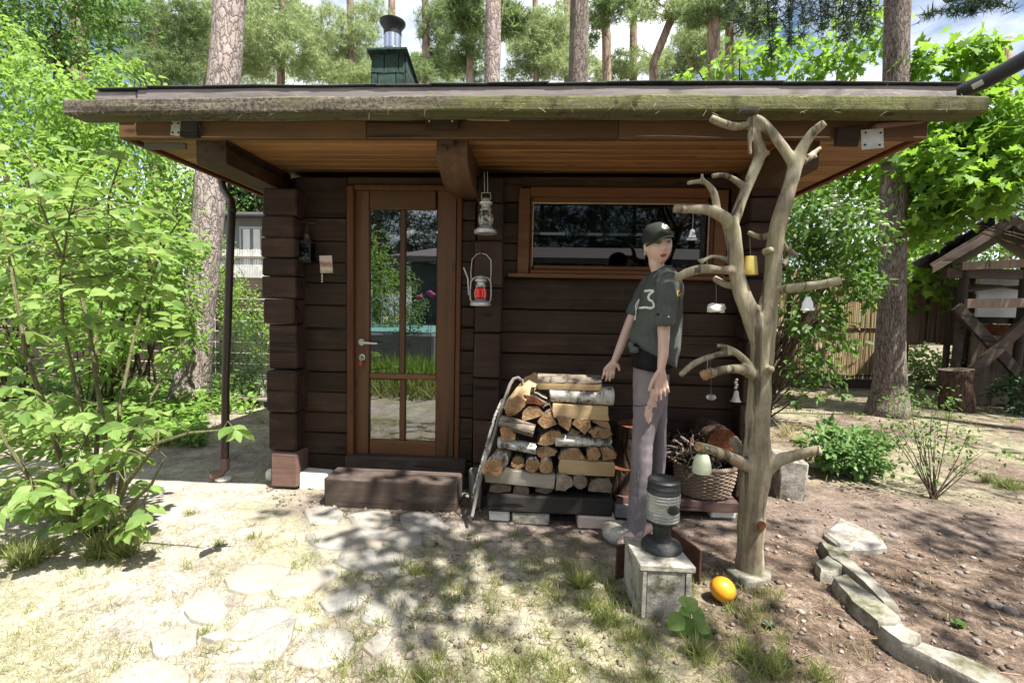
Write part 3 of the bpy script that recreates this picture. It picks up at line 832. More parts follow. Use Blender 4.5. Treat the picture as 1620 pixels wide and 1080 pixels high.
# side walls, back wall, and partition: long courses
xl = A(415, 500, 3.3).x + 0.06; xr = A(1222, 500, 3.3).x - 0.06
for x in (xl + 0.05, xr - 0.05):
    for k in range(11):
        z0 = 0.07 + k * 0.2
        mb = MB().box((x, 4.95, z0 + 0.1), (0.13, 2.7, 0.197), 0.014, jit=0.003)
        build(mb, 'log', M['logY'], parent=cabin, smooth=True, angle=35)
for k in range(11):
    mb = MB().box(((xl + xr) / 2, 6.26, 0.17 + k * 0.2), (xr - xl + 0.3, 0.13, 0.197), 0.014, jit=0.003)
    build(mb, 'log', LX, parent=cabin, smooth=True, angle=35)
build(MB().box(((xl + xr) / 2, 4.9, 0.1), (xr - xl - 0.2, 2.5, 0.06)), 'cabin_floor', M['darkbeam'], parent=cabin)
build(MB().box((A(771, 500, 3.4).x, 4.9, 1.2), (0.1, 2.5, 2.15)), 'partition', M['logY'], parent=cabin)
build(MB().box(((xl + xr) / 2, 3.66, 0.06), (xr - xl - 0.1, 0.12, 0.13)), 'foundation', M['greyblock'], parent=cabin)
# vertical pale chinking strip at the corner, as in the photograph
cx = A(468.5, 500, YW).x
for (pa, pb) in ((330, 352), (400, 425), (470, 520), (540, 575), (640, 675), (690, 712)):
    za, zb = A(468, pa, YW).z, A(468, pb, YW).z
    build(MB().box((cx, YW - 0.006, (za + zb) / 2), (0.006, 0.012, za - zb), 0.002), 'chinking', M['bone'], parent=cabin)

# door
def pbox(mb, px0, px1, py0, py1, Y, depth, ch=0.006, mi=0, jit=0):
    a = A(px0, (py0 + py1) / 2, Y); b = A(px1, (py0 + py1) / 2, Y)
    z0 = A((px0 + px1) / 2, py0, Y).z; z1 = A((px0 + px1) / 2, py1, Y).z
    return mb.box(((a.x + b.x) / 2, Y + depth / 2, (z0 + z1) / 2), (abs(b.x - a.x), depth, abs(z0 - z1)), ch, mi=mi, jit=jit)
mb = MB()
pbox(mb, 548, 559, 293, 727, 3.435, 0.13); pbox(mb, 721, 729, 293, 730, 3.435, 0.13); pbox(mb, 560, 720, 292, 300, 3.437, 0.13)
door = build(mb, 'door', M['jamb'], parent=cabin)
YD = 3.475
pbx = lambda *a, **k: pbox(MB(), *a, **k)
build(pbx(559.5, 584, 301, 723, YD, 0.05), 'stile', M['door_wood'], parent=door, smooth=True)
build(pbx(690, 720.5, 301, 725, YD, 0.05), 'stile', M['door_wood'], parent=door, smooth=True)
build(pbx(584.3, 689.7, 301, 331, YD + 0.001, 0.048), 'rail', M['door_woodX'], parent=door, smooth=True)
build(pbx(584.3, 689.7, 697, 724, YD + 0.001, 0.048), 'rail', M['door_woodX'], parent=door, smooth=True)
build(pbx(584.3, 689.7, 591, 600, YD + 0.004, 0.036), 'glazing_bar', M['door_woodX'], parent=door, smooth=True)
build(pbx(632, 641, 331, 590.8, YD + 0.004, 0.036), 'glazing_bar', M['door_wood'], parent=door, smooth=True)
build(pbx(632, 641, 600.2, 697, YD + 0.004, 0.036), 'glazing_bar', M['door_wood'], parent=door, smooth=True)
for (a, b, c, d) in ((584, 632, 331, 591), (641, 690, 331, 591), (584, 632, 600, 697), (641, 690, 600, 697)):
    build(pbx(a, b, c, d, YD + 0.022, 0.006, ch=0.0), 'pane', M['glass'], parent=door)
# handle: rose and lever; key rose below
def disc(c, r, th, n=20):
    return MB().lathe([(r, 0), (r, th * 0.6), (r * 0.85, th)], n, c, Matrix.Rotation(RAD(90), 3, 'X'))
h = A(573, 541, YD)
mb = disc((h.x, h.y, h.z), 0.027, 0.012)
mb.tube([h + Vector((0, -0.005, 0)), h + Vector((0, -0.045, 0)), h + Vector((0.02, -0.053, 0)), h + Vector((0.125, -0.05, -0.004))], [0.010, 0.010, 0.010, 0.008], 10, rnd=True)
build(mb, 'door_handle', M['metal'], parent=door, smooth=True)
k = A(573, 565, YD)
mb = MB().lathe([(0.012, 0), (0.024, 0), (0.024, 0.008), (0.018, 0.011), (0.012, 0.006)], 20, k, Matrix.Rotation(RAD(90), 3, 'X'), caps=False)
for i in range(5):
    a = i * 1.2566
    mb.box(k + Vector((0.012 * math.cos(a), -0.006, 0.012 * math.sin(a))), (0.02, 0.005, 0.004), rot=Matrix.Rotation(-a, 3, 'Y'))
build(mb, 'lock_rose', M['metal'], parent=door, smooth=True)
kt = empty('key_tag', k + Vector((0, -0.03, -0.05)), label='red tag hanging on the keys in the door lock', cat='key tag')
mb = MB().lathe([(0.012, -0.001), (0.0135, -0.001), (0.0135, 0.001), (0.012, 0.001), (0.012, -0.001)], 16, k + Vector((-0.002, -0.018, -0.012)), Matrix.Rotation(RAD(70), 3, 'X'), caps=False)
mb.box(k + Vector((0, -0.015, 0.0)), (0.006, 0.026, 0.014), 0.001)
build(mb, 'key_ring', M['metal'], parent=kt)
mb = MB().ball(k + Vector((-0.003, -0.022, -0.040)), (0.016, 0.007, 0.011)).ball(k + Vector((-0.001, -0.022, -0.052)), (0.011, 0.006, 0.008))
build(mb, 'tag', M['redtag'], parent=kt, smooth=True)
# threshold beam
build(pbx(545, 737, 724, 747, 3.40, 0.2, ch=0.012), 'threshold', M['step'], parent=cabin, smooth=True)
build(pbx(545, 737, 748, 792, 3.43, 0.1, ch=0.01), 'sill_log', M['darkbeam'], parent=cabin)

# window
mb = MB()
pbox(mb, 819, 838, 297, 434, 3.425, 0.1); pbox(mb, 1131, 1151, 300, 438, 3.425, 0.1); pbox(mb, 838.5, 1130.5, 296, 312, 3.427, 0.1); pbox(mb, 838.5, 1130.5, 428, 435, 3.427, 0.1)
win = build(mb, 'window', M['jambX'], parent=cabin, smooth=True)
for (a, b, c, d, m) in ((838, 843, 312, 428, 'jamb'), (1122, 1131, 312, 428, 'jamb'), (843, 1122, 312, 322, 'jambX'), (843, 1122, 421, 428, 'jambX')):
    build(pbx(a + .3, b - .3, c + .2, d - .2, 3.44, 0.06), 'window_frame', M[m], parent=win, smooth=True)
mb = MB(); pbox(mb, 842, 1122, 321, 323, 3.432, 0.01, ch=0.001); pbox(mb, 842, 843.5, 323, 421, 3.432, 0.01, ch=0.001); pbox(mb, 1120, 1122, 323, 421, 3.432, 0.01, ch=0.001)
build(mb, 'glazing_bead', M['split'], parent=win)
build(pbx(843.5, 1120, 323, 421.5, 3.46, 0.006, ch=0), 'window_pane', M['winglass'], parent=win)
build(pbx(803, 1165, 434.5, 441, 3.39, 0.09, ch=0.004), 'window_sill', M['jambX'], parent=win, smooth=True)
# an ornament standing inside behind the pane
mb = MB().lathe([(0.05, 0), (0.055, 0.02), (0.02, 0.05), (0.035, 0.10), (0.04, 0.14), (0.015, 0.18), (0.02, 0.20), (0.0, 0.22)], 14, A(990, 424, 3.55) )
build(mb, 'figurine', M['silverbell'], smooth=True, label='small dark figurine standing inside behind the window pane', cat='figurine')

# roof: boards under it, eave beam, mossy front board, upper board, felt shingles
XL, XR = -2.50, 2.05
roof = build(MB().box(((XL + XR) / 2, 4.62, SZ + 0.14), (XR - XL - 0.06, 3.66, 0.18), 0.004), 'roof', M['darkbeam'], parent=cabin)
ypl = list(np.linspace(2.845, YW + 0.1, 8))
for a, b in zip(ypl[:-1], ypl[1:]):
    for (x0, x1) in ((XL + 0.03, -1.92), (-1.918, -0.46), (-0.458, 1.35), (1.352, XR - 0.03)):
        mb = MB().box(((x0 + x1) / 2, (a + b) / 2, SZ + 0.02), (x1 - x0, b - a - 0.002, 0.04), 0.006)
        build(mb, 'soffit_plank', M['soffit'], parent=roof)
for s, x in ((-1, XL), (1, XR)):
    for (a, b) in zip(np.linspace(YW + 0.1, 6.3, 16)[:-1], np.linspace(YW + 0.1, 6.3, 16)[1:]):
        x0, x1 = (x + 0.03, xl + 0.05) if s < 0 else (xr - 0.05, x - 0.03)
        build(MB().box(((x0 + x1) / 2, (a + b) / 2, SZ + 0.02), (abs(x1 - x0), b - a - 0.003, 0.04), 0.006), 'soffit_plank', M['soffit'], parent=roof)
    build(MB().box((x, 4.6, SZ + 0.085), (0.035, 3.56, 0.21), 0.005), 'verge_board', M['verge'], parent=roof)
for (x0, x1) in ((XL - 0.005, A(580, 200, 2.79).x), (A(580.8, 200, 2.79).x, A(978, 200, 2.79).x), (A(978.8, 200, 2.79).x, XR + 0.01)):
    build(MB().box(((x0 + x1) / 2, 2.81, SZ + 0.055), (x1 - x0, 0.05, 0.15), 0.006, jit=0.002), 'eave_beam', M['beam'], parent=roof, smooth=True)
# front board: many stations so that it is not ruler straight
def long_board(x0, x1, Y0, Y1, z0f, z1f, n, amp, seed):
    mb = MB(); vs = []; xs = np.linspace(x0, x1, n)
    for i, x in enumerate(xs):
        b = z0f(x) + amp * nz(x * 3.0, seed); t_ = z1f(x) + amp * nz(x * 3.5, seed + 5)
        y0 = Y0 + amp * nz(x * 2.2, seed + 9); r = 0.008
        sec = [(y0, b + r), (y0 - 0.004 + 0.006 * nz(x * 9, seed + 2), (b + t_) / 2), (y0, t_ - r), (y0 + r, t_), (Y1, t_ - 0.004), (Y1, b + 0.004), (y0 + r, b)]
        vs += [(x, y, z) for y, z in sec]
    m = 7; fs = []
    for i in range(n - 1):
        for k in range(m):
            fs.append((i * m + k, i * m + (k + 1) % m, (i + 1) * m + (k + 1) % m, (i + 1) * m + k))
    fs += [tuple(range(m)), tuple((n - 1) * m + k for k in range(m))]
    mb.add(vs, fs); return mb
zb = lambda x: 2.348 - 0.012 * ((x + 0.2) / 2.4) ** 2
zt = lambda x: 2.428 - 0.014 * ((x + 0.2) / 2.4) ** 2
build(long_board(-2.655, 2.20, 2.60, 2.739, zb, zt, 150, 0.006, 3.3), 'fascia_board', M['fascia'], parent=roof, smooth=True, angle=30)
ub0, ub1 = A(222, 143, 2.76), A(1508, 143, 2.76)
ZU = A(810, 138, 2.76).z
zu0 = lambda x: 2.405; zu1 = lambda x: ZU - 0.010 * ((x + 0.2) / 2.4) ** 2
build(long_board(ub0.x, ub1.x, 2.742, 2.785, zu0, zu1, 80, 0.003, 8.1), 'roof_board', M['roofboard'], parent=roof, smooth=True, angle=30)
e0 = A(150, 146, 2.76)
mb = MB().box(((e0.x + ub0.x) / 2, 2.765, ZU - 0.045), (ub0.x - e0.x - 0.01, 0.045, 0.058), 0.012)
build(mb, 'roof_board', M['roofboard'], parent=roof, smooth=True)
x = e0.x + 0.03
while x < ub1.x - 0.05:
    w = random.uniform(0.28, 0.36); w = min(w, ub1.x + 0.02 - x)
    z = ZU + 0.008 - 0.010 * ((x + 0.2) / 2.4) ** 2
    mb = MB().box((x + w / 2, 2.90, z + random.uniform(-0.004, 0.010)), (w + 0.012, 0.34, 0.007), 0.002, Matrix.Rotation(RAD(random.uniform(-1.1, 1.1)), 3, 'Y'))
    build(mb, 'shingle', M['felt'], parent=roof)
    x += w
for j in range(1, 14):
    for i in range(5):
        x0 = XL + (i + (0.5 if j % 2 else 0)) * 0.92
        build(MB().box((min(x0 + 0.45, XR - 0.42), 2.9 + j * 0.27, ZU + 0.002 + 0.003 * (j % 3)), (0.90, 0.30, 0.008), 0.002), 'shingle', M['felt'], parent=roof)
# projecting beams under the eave and the little blocks and plates on the eave beam
for (px0, px1) in ((-2.085, -1.90), (-0.625, -0.445), (1.36, 1.54)):
    mb = MB(); y0 = 2.86; zt_ = SZ - 0.004; zb_ = 2.145 if px0 < -1 else 2.13
    xa, xb = px0, px1
    if px0 < -1 or px0 > 1:
        out = [(y0, zt_), (y0, zb_ + 0.012), (y0 + 0.012, zb_), (3.62, zb_), (3.62, zt_)]
    else:
        out = [(y0, zt_), (y0, 2.20), (y0 + 0.05, 2.15), (y0 + 0.2, 2.09), (3.62, 2.09), (3.62, zt_)]
    mb.prism([(xa, y, z) for y, z in out], [(xb, y, z) for y, z in out])
    build(mb, 'projecting_beam', M['beamY'], parent=cabin, smooth=True, angle=30)
b0 = A(700, 196, 2.77)
mb = MB().box((b0.x, 2.765, b0.z), (0.185, 0.035, 0.065), 0.003); 
blk = build(mb, 'eave_block', M['log_end'], parent=roof)
for dx in (-0.07, 0.06): build(MB().ball((b0.x + dx, 2.746, b0.z + 0.006), 0.006, 8, 6), 'bolt', M['bracket'], parent=roof)
b1 = A(706, 217, 2.80)
build(MB().box((b1.x, 2.83, b1.z - 0.005), (0.085, 0.06, 0.06), 0.004), 'eave_block', M['log_end'], parent=roof)
for (px, py, rt, w, hh) in ((278, 203, 9, 0.055, 0.085), (1380, 220, -6, 0.115, 0.105)):
    c = A(px, py, 2.755)
    pl = build(MB().box(c, (w, 0.004, hh), 0.001, Matrix.Rotation(RAD(rt), 3, 'Y')), 'bracket_plate', M['bracket'], parent=roof)
    for dx in (-0.33, 0.33):
        for dz in (-0.3, 0.3):
            build(MB().ball(c + Vector((dx * w, -0.004, dz * hh)), 0.0055, 8, 6), 'screw', M['blackmetal'], parent=roof)
c = A(302, 204, 2.765)
build(MB().box(c, (0.10, 0.035, 0.10), 0.004), 'eave_block', M['darkbeam'], parent=roof)
c = A(266, 231, 2.86)
build(MB().box((c.x - 0.02, 2.865, c.z), (0.26, 0.02, 0.038), 0.002), 'pale_batten', M['greywoodX'], parent=roof)
c = A(1340, 215, 2.765)
build(MB().box((c.x, 2.765, c.z), (0.12, 0.03, 0.10), 0.006, jit=0.006), 'eave_block', M['log_end'], parent=roof)
c0 = A(738, 188, 2.76); c1 = A(806, 190, 2.76)
build(MB().box(((c0.x + c1.x) / 2, 2.762, c0.z), (c1.x - c0.x, 0.02, 0.016), 0.002, Matrix.Rotation(RAD(1.5), 3, 'Y')), 'splinter', M['split'], parent=roof)
c0 = A(1395, 197, 2.74); c1 = A(1455, 186, 2.74)
build(MB().box(((c0.x + c1.x) / 2, 2.75, (c0.z + c1.z) / 2 - 0.01), (0.26, 0.05, 0.02), 0.003, Matrix.Rotation(RAD(-8), 3, 'Y')), 'splinter', M['log_pale'], parent=roof)

# chimney
CY = 3.75
def cpt(px, py, dy=0.0): return A(px, py, CY + dy)
w0, w1 = cpt(585, 135), cpt(642, 135)
cxm = (w0.x + w1.x) / 2; hw = (w1.x - w0.x) / 2 + 0.01
ztop = cpt(620, 82).z; zmid = cpt(620, 110).z; zbot = 2.5; cd = 0.36
def frus(z0, z1, h0, h1, d0, d1, slope=0.0):
    f = [(cxm - h0, CY, z0), (cxm + h0, CY, z0), (cxm + h0, CY + d0, z0), (cxm - h0, CY + d0, z0)]
    b = [(cxm - h1, CY + (d0 - d1) / 2, z1), (cxm + h1, CY + (d0 - d1) / 2, z1), (cxm + h1, CY + (d0 + d1) / 2, z1 - slope), (cxm - h1, CY + (d0 + d1) / 2, z1 - slope)]
    return f, b
mb = MB(); f, b = frus(zbot, ztop - 0.004, hw - 0.008, hw * 0.83, cd, cd * 0.86); mb.prism(f, b)
chim = build(mb, 'chimney', M['darkbeam'], parent=cabin)
def panel(p00, p10, p11, p01, th, n):
    n = Vector(n).normalized() * th
    return MB().prism([Vector(p) + n for p in (p00, p10, p11, p01)], [Vector(p) for p in (p00, p10, p11, p01)])
rowz = [zbot, zbot + (zmid - zbot) * 0.33, zbot + (zmid - zbot) * 0.66, zmid, ztop]
def hwz(z): tt = (z - zbot) / (ztop - zbot); return (hw - 0.006) * (1 - tt) + (hw * 0.83 + 0.002) * tt
def fy(z): return CY + (cd * 0.07) * (z - zbot) / (ztop - zbot) - 0.003
for j in range(4):
    z0, z1 = rowz[j] - 0.018, rowz[j + 1]
    cuts = [-1, -0.25 if j % 2 else -0.62, 0.62 if j % 2 else 0.45, 1]
    for a, b_ in zip(cuts[:-1], cuts[1:]):
        g_ = 0.004
        p = [(cxm + a * hwz(z0) + g_, fy(z0) - 0.004, z0 + random.uniform(-.006, .006)), (cxm + b_ * hwz(z0) - g_, fy(z0) - 0.004, z0 + random.uniform(-.006, .006)), (cxm + b_ * hwz(z1) - g_, fy(z1) + 0.001, z1), (cxm + a * hwz(z1) + g_, fy(z1) + 0.001, z1)]
        build(panel(*p, 0.007, (0, -1, 0)), 'shingle', M['greenfelt'], parent=chim)
        for sd in (-1, 1):
            q = []
            for (u_, z_) in ((a, z0), (b_, z0), (b_, z1), (a, z1)):
                d_ = cd * (1 - 0.14 * (z_ - zbot) / (ztop - zbot)) / 2
                q.append((cxm + sd * (hwz(z_) + 0.001), CY + cd / 2 + u_ * d_ * 0.98, z_))
            build(panel(*q, 0.007, (sd, 0, 0)), 'shingle', M['greenfelt'], parent=chim)
mb = MB(); hl = hw * 0.83 + 0.03
lid = [(cxm - hl, CY - 0.03, ztop), (cxm + hl, CY - 0.03, ztop + 0.004), (cxm + hl, CY + cd + 0.03, ztop - 0.10), (cxm - hl, CY + cd + 0.03, ztop - 0.104)]
mb.prism([Vector(p) + Vector((0, 0, 0.014)) for p in lid], lid)
build(mb, 'chimney_lid', M['greenfelt'], parent=chim)
pc = cpt(621, 75, cd / 2); pr = 0.068; zc = A(621, 53, CY + cd / 2).z
mb = MB().lathe([(pr + 0.012, ztop - 0.12), (pr + 0.012, ztop + 0.045), (pr, ztop + 0.047), (pr, zc)], 24, (pc.x, pc.y, 0))
for zz in (ztop + 0.035, ztop + 0.09): mb.lathe([(pr + 0.012, zz), (pr + 0.017, zz + 0.004), (pr + 0.012, zz + 0.008)], 24, (pc.x, pc.y, 0), caps=False)
build(mb, 'flue_pipe', M['steel'], parent=chim, smooth=True)
zt2 = A(621, 36, CY + cd / 2).z
mb = MB().lathe([(pr * 1.03, zc - 0.022), (pr * 1.03, zc + (zt2 - zc) * 0.30), (pr * 1.22, zc + (zt2 - zc) * 0.55), (pr * 1.48, zt2 - 0.012), (pr * 1.5, zt2), (pr * 1.40, zt2 + 0.002), (pr * 1.1, zt2 - 0.02), (0.0, zt2 - 0.03)], 24, (pc.x, pc.y, 0))
build(mb, 'flue_cowl', M['blackmetal'], parent=chim, smooth=True)

# downpipe at the left corner
mb = MB()
pd = [A(351, 262, 3.75), A(351, 290, 3.75), A(354, 300, 3.72), A(366, 318, 3.62), A(367, 330, 3.58), A(363, 430, 3.5), A(357, 600, 3.46), A(356, 728, 3.44)]
mb.tube(pd, [0.028] * 8, 14)
for p in (A(367, 336, 3.57), A(357, 690, 3.44)): mb.lathe([(0.028, 0), (0.032, 0.002), (0.032, 0.02), (0.028, 0.022)], 14, p, caps=False)
build(mb, 'downpipe', M['brownmetal'], parent=cabin, smooth=True)
mb = MB().tube([A(356, 724, 3.44), A(355, 740, 3.435), A(349, 748, 3.42), A(332, 752, 3.38)], [0.034, 0.034, 0.033, 0.036], 14)
build(mb, 'downpipe_foot', M['brownsunlit'], parent=cabin, smooth=True)

# the timber step, stones and blocks round the foot of the wall
mb = MB().box((-0.945, 3.13, 0.085), (0.885, 0.21, 0.21), 0.012, Matrix.Rotation(RAD(-1.2), 3, 'Z'), jit=0.004)
build(mb, 'door_step', M['step'], smooth=True, angle=35, label='heavy dark timber step lying in front of the glazed door', cat='step')
def rock(c, size, seed, rot=0.0, n=12, amp=0.12):
    mb = MB().ball((0, 0, 0), 1, n, 8)
    R_ = Matrix.Rotation(rot, 3, 'Z'); out = []
    for v in mb.v:
        d = v.normalized(); p = Vector([math.copysign(abs(x) ** 0.78, x) for x in d])
        p *= 1 + amp * nz(d.x * 1.7 + seed, d.y * 1.7, d.z * 1.7 + seed)
        out.append(R_ @ Vector((p.x * size[0] / 1.6, p.y * size[1] / 1.6, p.z * size[2] / 1.6)) + Vector(c))
    mb.v = out; return mb
c = G(494, 772)
build(MB().box((c.x, c.y + 0.09, 0.04), (0.215, 0.16, 0.125), 0.012, jit=0.006), 'stone_block', M['white_stone'], smooth=True, label='whitewashed stone block under the cabin wall left of step', cat='stone block')
c = G(346, 762)
build(rock((c.x, c.y + 0.05, 0.005), (0.09, 0.07, 0.03), 4), 'flat_stone', M['white_stone'], smooth=True, angle=180, label='small flat pale stone under the downpipe foot', cat='stone')
p0, p1 = G(410, 762), A(428, 688, 3.5)
build(MB().box((p0 + p1) / 2 + Vector((0.0, 0.16, 0.0)), (0.02, 0.12, 0.36), 0.003, Matrix.Rotation(RAD(11), 3, 'Y')), 'leaning_board', M['greywood'], label='pale grey board leaning on the left cabin corner', cat='board')
c = G(415, 766)
build(rock((c.x, c.y + 0.12, 0.03), (0.06, 0.06, 0.08), 9), 'corner_stone', M['white_stone'], smooth=True, angle=180, label='pale stone tucked under the left corner log', cat='stone')
c = G(748, 810)
mb = MB().box((c.x - 0.005, c.y + 0.12, 0.115), (0.075, 0.16, 0.235), 0.012, Matrix.Rotation(RAD(14), 3, 'Z'), jit=0.008)
build(mb, 'upright_timber', M['greywood'], smooth=True, label='grey weathered timber stub standing between step and woodpile', cat='timber')

# ------------------------------------------------------------------ woodpile: outlines measured in the photograph (crop scale)
YP = 2.90
def C5(cx, cy): return 740 + cx / 3.857, 560 + cy / 3.857
WG = 'firewood logs in the pile'
def jitter_outline(pts, amp=0.004, sub=2):
    out = []
    for i, p in enumerate(pts):
        q = pts[(i + 1) % len(pts)]
        for k in range(sub):
            t = k / sub
            v = p.lerp(q, t)
            out.append(v + Vector((random.uniform(-amp, amp), 0, random.uniform(-amp, amp))))
    return out
def end_log(poly, label, depth=0.36, Y=YP, shift=(0, 0), face='cutwood', side='logbarkY', tilt=0.0):
    Y = Y + random.uniform(-0.03, 0.035)
    f = jitter_outline([A(*C5(*p), Y) for p in poly])
    c = sum(f, Vector()) / len(f)
    f = [Vector((p.x, Y + tilt * (p.z - c.z) + random.uniform(-0.003, 0.003), p.z)) for p in f]
    b = [Vector((c.x + (p.x - c.x) * 0.93 + shift[0], min(Y + depth, YW - 0.03), c.z + (p.z - c.z) * 0.93 + shift[1])) for p in f]
    mb = MB().prism(f, b, 0, 1, 1, mid=2)
    return build(mb, 'firewood_log', [M[side], M[face]], smooth=True, angle=28, label=label, cat='firewood', group=WG)
def round_poly(cx, cy, r, n=12, sq=1.0):
    return [(cx + r * math.cos(2 * math.pi * k / n), cy + sq * r * math.sin(2 * math.pi * k / n)) for k in range(n)]
end_log([(213,325),(238,285),(300,255),(352,285),(345,318),(300,362),(250,350)], 'big split log tilted up at the top left of the woodpile', 0.3, shift=(0.10, 0.11), side='split')
end_log([(340,292),(346,250),(430,268),(492,305),(440,312),(380,300)], 'flat brown split piece lying on the top half-round log', 0.3, face='cutred', side='splitgrey', Y=2.93)
end_log([(332,392),(335,352),(370,318),(430,322),(468,360),(440,382),(345,406)], 'half-round log with pale rim, top of left stack', side='logbarkY')
end_log([(422,418),(450,375),(500,338),(525,390),(548,430),(470,457)], 'triangular split log in the middle of the upper woodpile')
end_log([(195,455),(232,440),(292,488),(290,524),(204,526)], 'short wedge log under the long diagonal log at left')
end_log([(226,352),(270,343),(292,366),(245,382)], 'small wedge end peeping below the big tilted log', face='cutwood', side='split', Y=2.95)
end_log([(428,550),(445,502),(500,466),(560,475),(586,510),(520,548),(470,556)], 'wide half-round log with curling bark in pile centre')
end_log([(418,600),(430,572),(480,560),(545,588),(530,616),(470,642),(430,625)], 'lens shaped split log below the curling bark log')
end_log([(82,718),(95,670),(160,632),(205,650),(216,702),(190,746),(100,738)], 'large blocky log sticking out at left edge of pile', shift=(0.09, 0.05), side='logbarkY', Y=2.84)
end_log(round_poly(305, 662, 41), 'left one of three round pole ends, low left', Y=2.9)
end_log(round_poly(392, 683, 42), 'middle one of three round pole ends, low left', Y=2.9)
end_log(round_poly(478, 687, 44), 'right one of three round pole ends, low left', Y=2.9)
end_log([(128,838),(145,802),(200,788),(264,800),(262,838),(200,845)], 'bottom row half-round log at far left on dark beam', face='cutgrey')
end_log([(272,857),(285,806),(330,792),(377,820),(372,857),(320,860)], 'second bottom row log with torn bark on beam', face='cutgrey')
end_log([(408,836),(440,812),(522,808),(516,838),(470,853)], 'thin grey slab end on the dark beam, bottom middle', face='cutgrey', side='splitgrey')
end_log([(535,828),(540,736),(590,728),(639,762),(636,802),(590,833)], 'thick quarter log at the bottom of right stack', face='cutgrey')
end_log(round_poly(685, 781, 43), 'single round pole end in right stack bottom row', face='cutgrey')
end_log([(732,830),(750,782),(800,754),(852,764),(882,800),(880,843),(800,840)], 'big half-round log at bottom right of the pile', face='cutgrey')
end_log([(552,642),(570,600),(620,574),(680,584),(716,640),(640,652)], 'broad half-round log in middle of right stack')
end_log(round_poly(768, 611, 42), 'small round pole end beside a quarter log, right stack')
end_log([(808,572),(850,565),(908,610),(906,634),(825,652)], 'quarter log at the right edge of right stack')
end_log([(540,386),(638,385),(634,430),(612,466),(560,428)], 'downward pointing wedge at left of right stack row')
end_log([(637,430),(660,396),(752,400),(752,445),(712,492)], 'pointed wedge with dark heart in right stack row')
end_log([(757,405),(800,398),(850,410),(874,456),(820,450)], 'upper thin lens log at right end of right stack')
end_log([(728,472),(800,450),(866,457),(882,490),(840,516),(770,506)], 'lower thick lens log at right end of right stack')
end_log([(610,490),(640,456),(686,480),(662,502)], 'small grey wedge squeezed between two pointed logs', face='cutgrey', side='birchY')
def long_log(x0, x1, y0, y1, label, mats=('logbark', 'cutwood'), half='round', dep=0.13, Y=YP, tilt=0.0, n=12):
    """a log lying along the wall, seen from its side"""
    a0, a1 = A(*C5(x0, (y0 + y1) / 2), Y), A(*C5(x1, (y0 + y1) / 2), Y)
    zt_ = A(*C5((x0 + x1) / 2, y0), Y).z; zb_ = A(*C5((x0 + x1) / 2, y1), Y).z
    h = zt_ - zb_; zc = (zt_ + zb_) / 2; dz = tilt * (a1.x - a0.x)
    if half == 'round':
        sec = [(dep / 2 + dep / 2 * math.cos(6.2832 * k / n + .3), h / 2 * math.sin(6.2832 * k / n + .3)) for k in range(n)]
    elif half == 'cap':      # rounded bark above, flat split below
        sec = [(dep / 2 - dep / 2 * math.cos(math.pi * k / 7), -h * 0.05 + h * 0.55 * math.sin(math.pi * k / 7)) for k in range(8)] + [(dep, -h / 2), (0.01, -h / 2)]
    else:
        sec = [(0, -h / 2), (-0.006, 0), (0.0, h / 2 - 0.006), (0.02, h / 2), (dep, h / 2 - 0.01), (dep, -h / 2)]
    st = 9; rings = []
    for i in range(st):
        t_ = i / (st - 1); x = a0.x + (a1.x - a0.x) * t_; sd = x * 4 + zc * 7
        rings.append([Vector((x + (random.uniform(-.006, .006) if i in (0, st - 1) else 0), Y + y * (1 + 0.10 * nz(sd, k * .7)) + 0.005 * nz(sd * 2, k * 1.3 + 4), zc + z * (1 + 0.07 * nz(sd, k * .6, 3)) + dz * (t_ - 0.5))) for k, (y, z) in enumerate(sec)])
    mb = MB(); o = 0; m = len(sec)
    mb.v = [v for r in rings for v in r]
    for i in range(st - 1):
        for k in range(m):
            lower = half == 'cap' and k >= 7
            mb.f.append((i * m + k, i * m + (k + 1) % m, (i + 1) * m + (k + 1) % m, (i + 1) * m + k)); mb.m.append(1 if lower else 0)
    mb.f += [tuple(reversed(range(m))), tuple((st - 1) * m + k for k in range(m))]; mb.m += [len(mats) - 1] * 2
    return build(mb, 'firewood_log', [M[q] for q in mats], smooth=True, angle=40, label=label, cat='firewood', group=WG)
long_log(425, 818, 132, 222, 'bark topped log lying lengthwise, topmost of the woodpile', ('logbark', 'split', 'cutwood'), 'cap', 0.13)
long_log(500, 897, 202, 318, 'white birch log lying lengthwise near the pile top', ('birchX', 'cutwood'), 'round', 0.15, tilt=-0.02)
long_log(520, 860, 312, 396, 'plain split board log directly below the white birch log', ('split', 'cutwood'), 'flat', 0.13, tilt=-0.03)
long_log(538, 876, 503, 578, 'pale birch pole lying lengthwise in the right stack middle', ('birchX', 'cutwood'), 'round', 0.11, tilt=0.02)
long_log(557, 892, 648, 738, 'brown split log with birch patch lying above bottom row', ('split', 'cutred'), 'flat', 0.13, tilt=-0.02)
long_log(103, 530, 712, 800, 'long grey split log lying across the lower left stack', ('splitgrey', 'cutgrey'), 'flat', 0.14, tilt=-0.06)
long_log(176, 416, 535, 602, 'grey barked slab lying lengthwise above the round ends', ('birchX', 'cutgrey'), 'round', 0.10, tilt=-0.15)
a0, a1 = A(*C5(196, 405), 2.92), A(*C5(405, 468), 2.90)
mb = MB().tube([a0, a0.lerp(a1, 0.4), a0.lerp(a1, 0.7), a1], [0.036, 0.040, 0.040, 0.040], 12, wob=0.12, capmi=1)
build(mb, 'firewood_log', [M['logbark'], M['cutgrey']], smooth=True, label='long round log lying diagonally with a pale sawn end', cat='firewood', group=WG)
a = A(*C5(325, 418), 2.86)
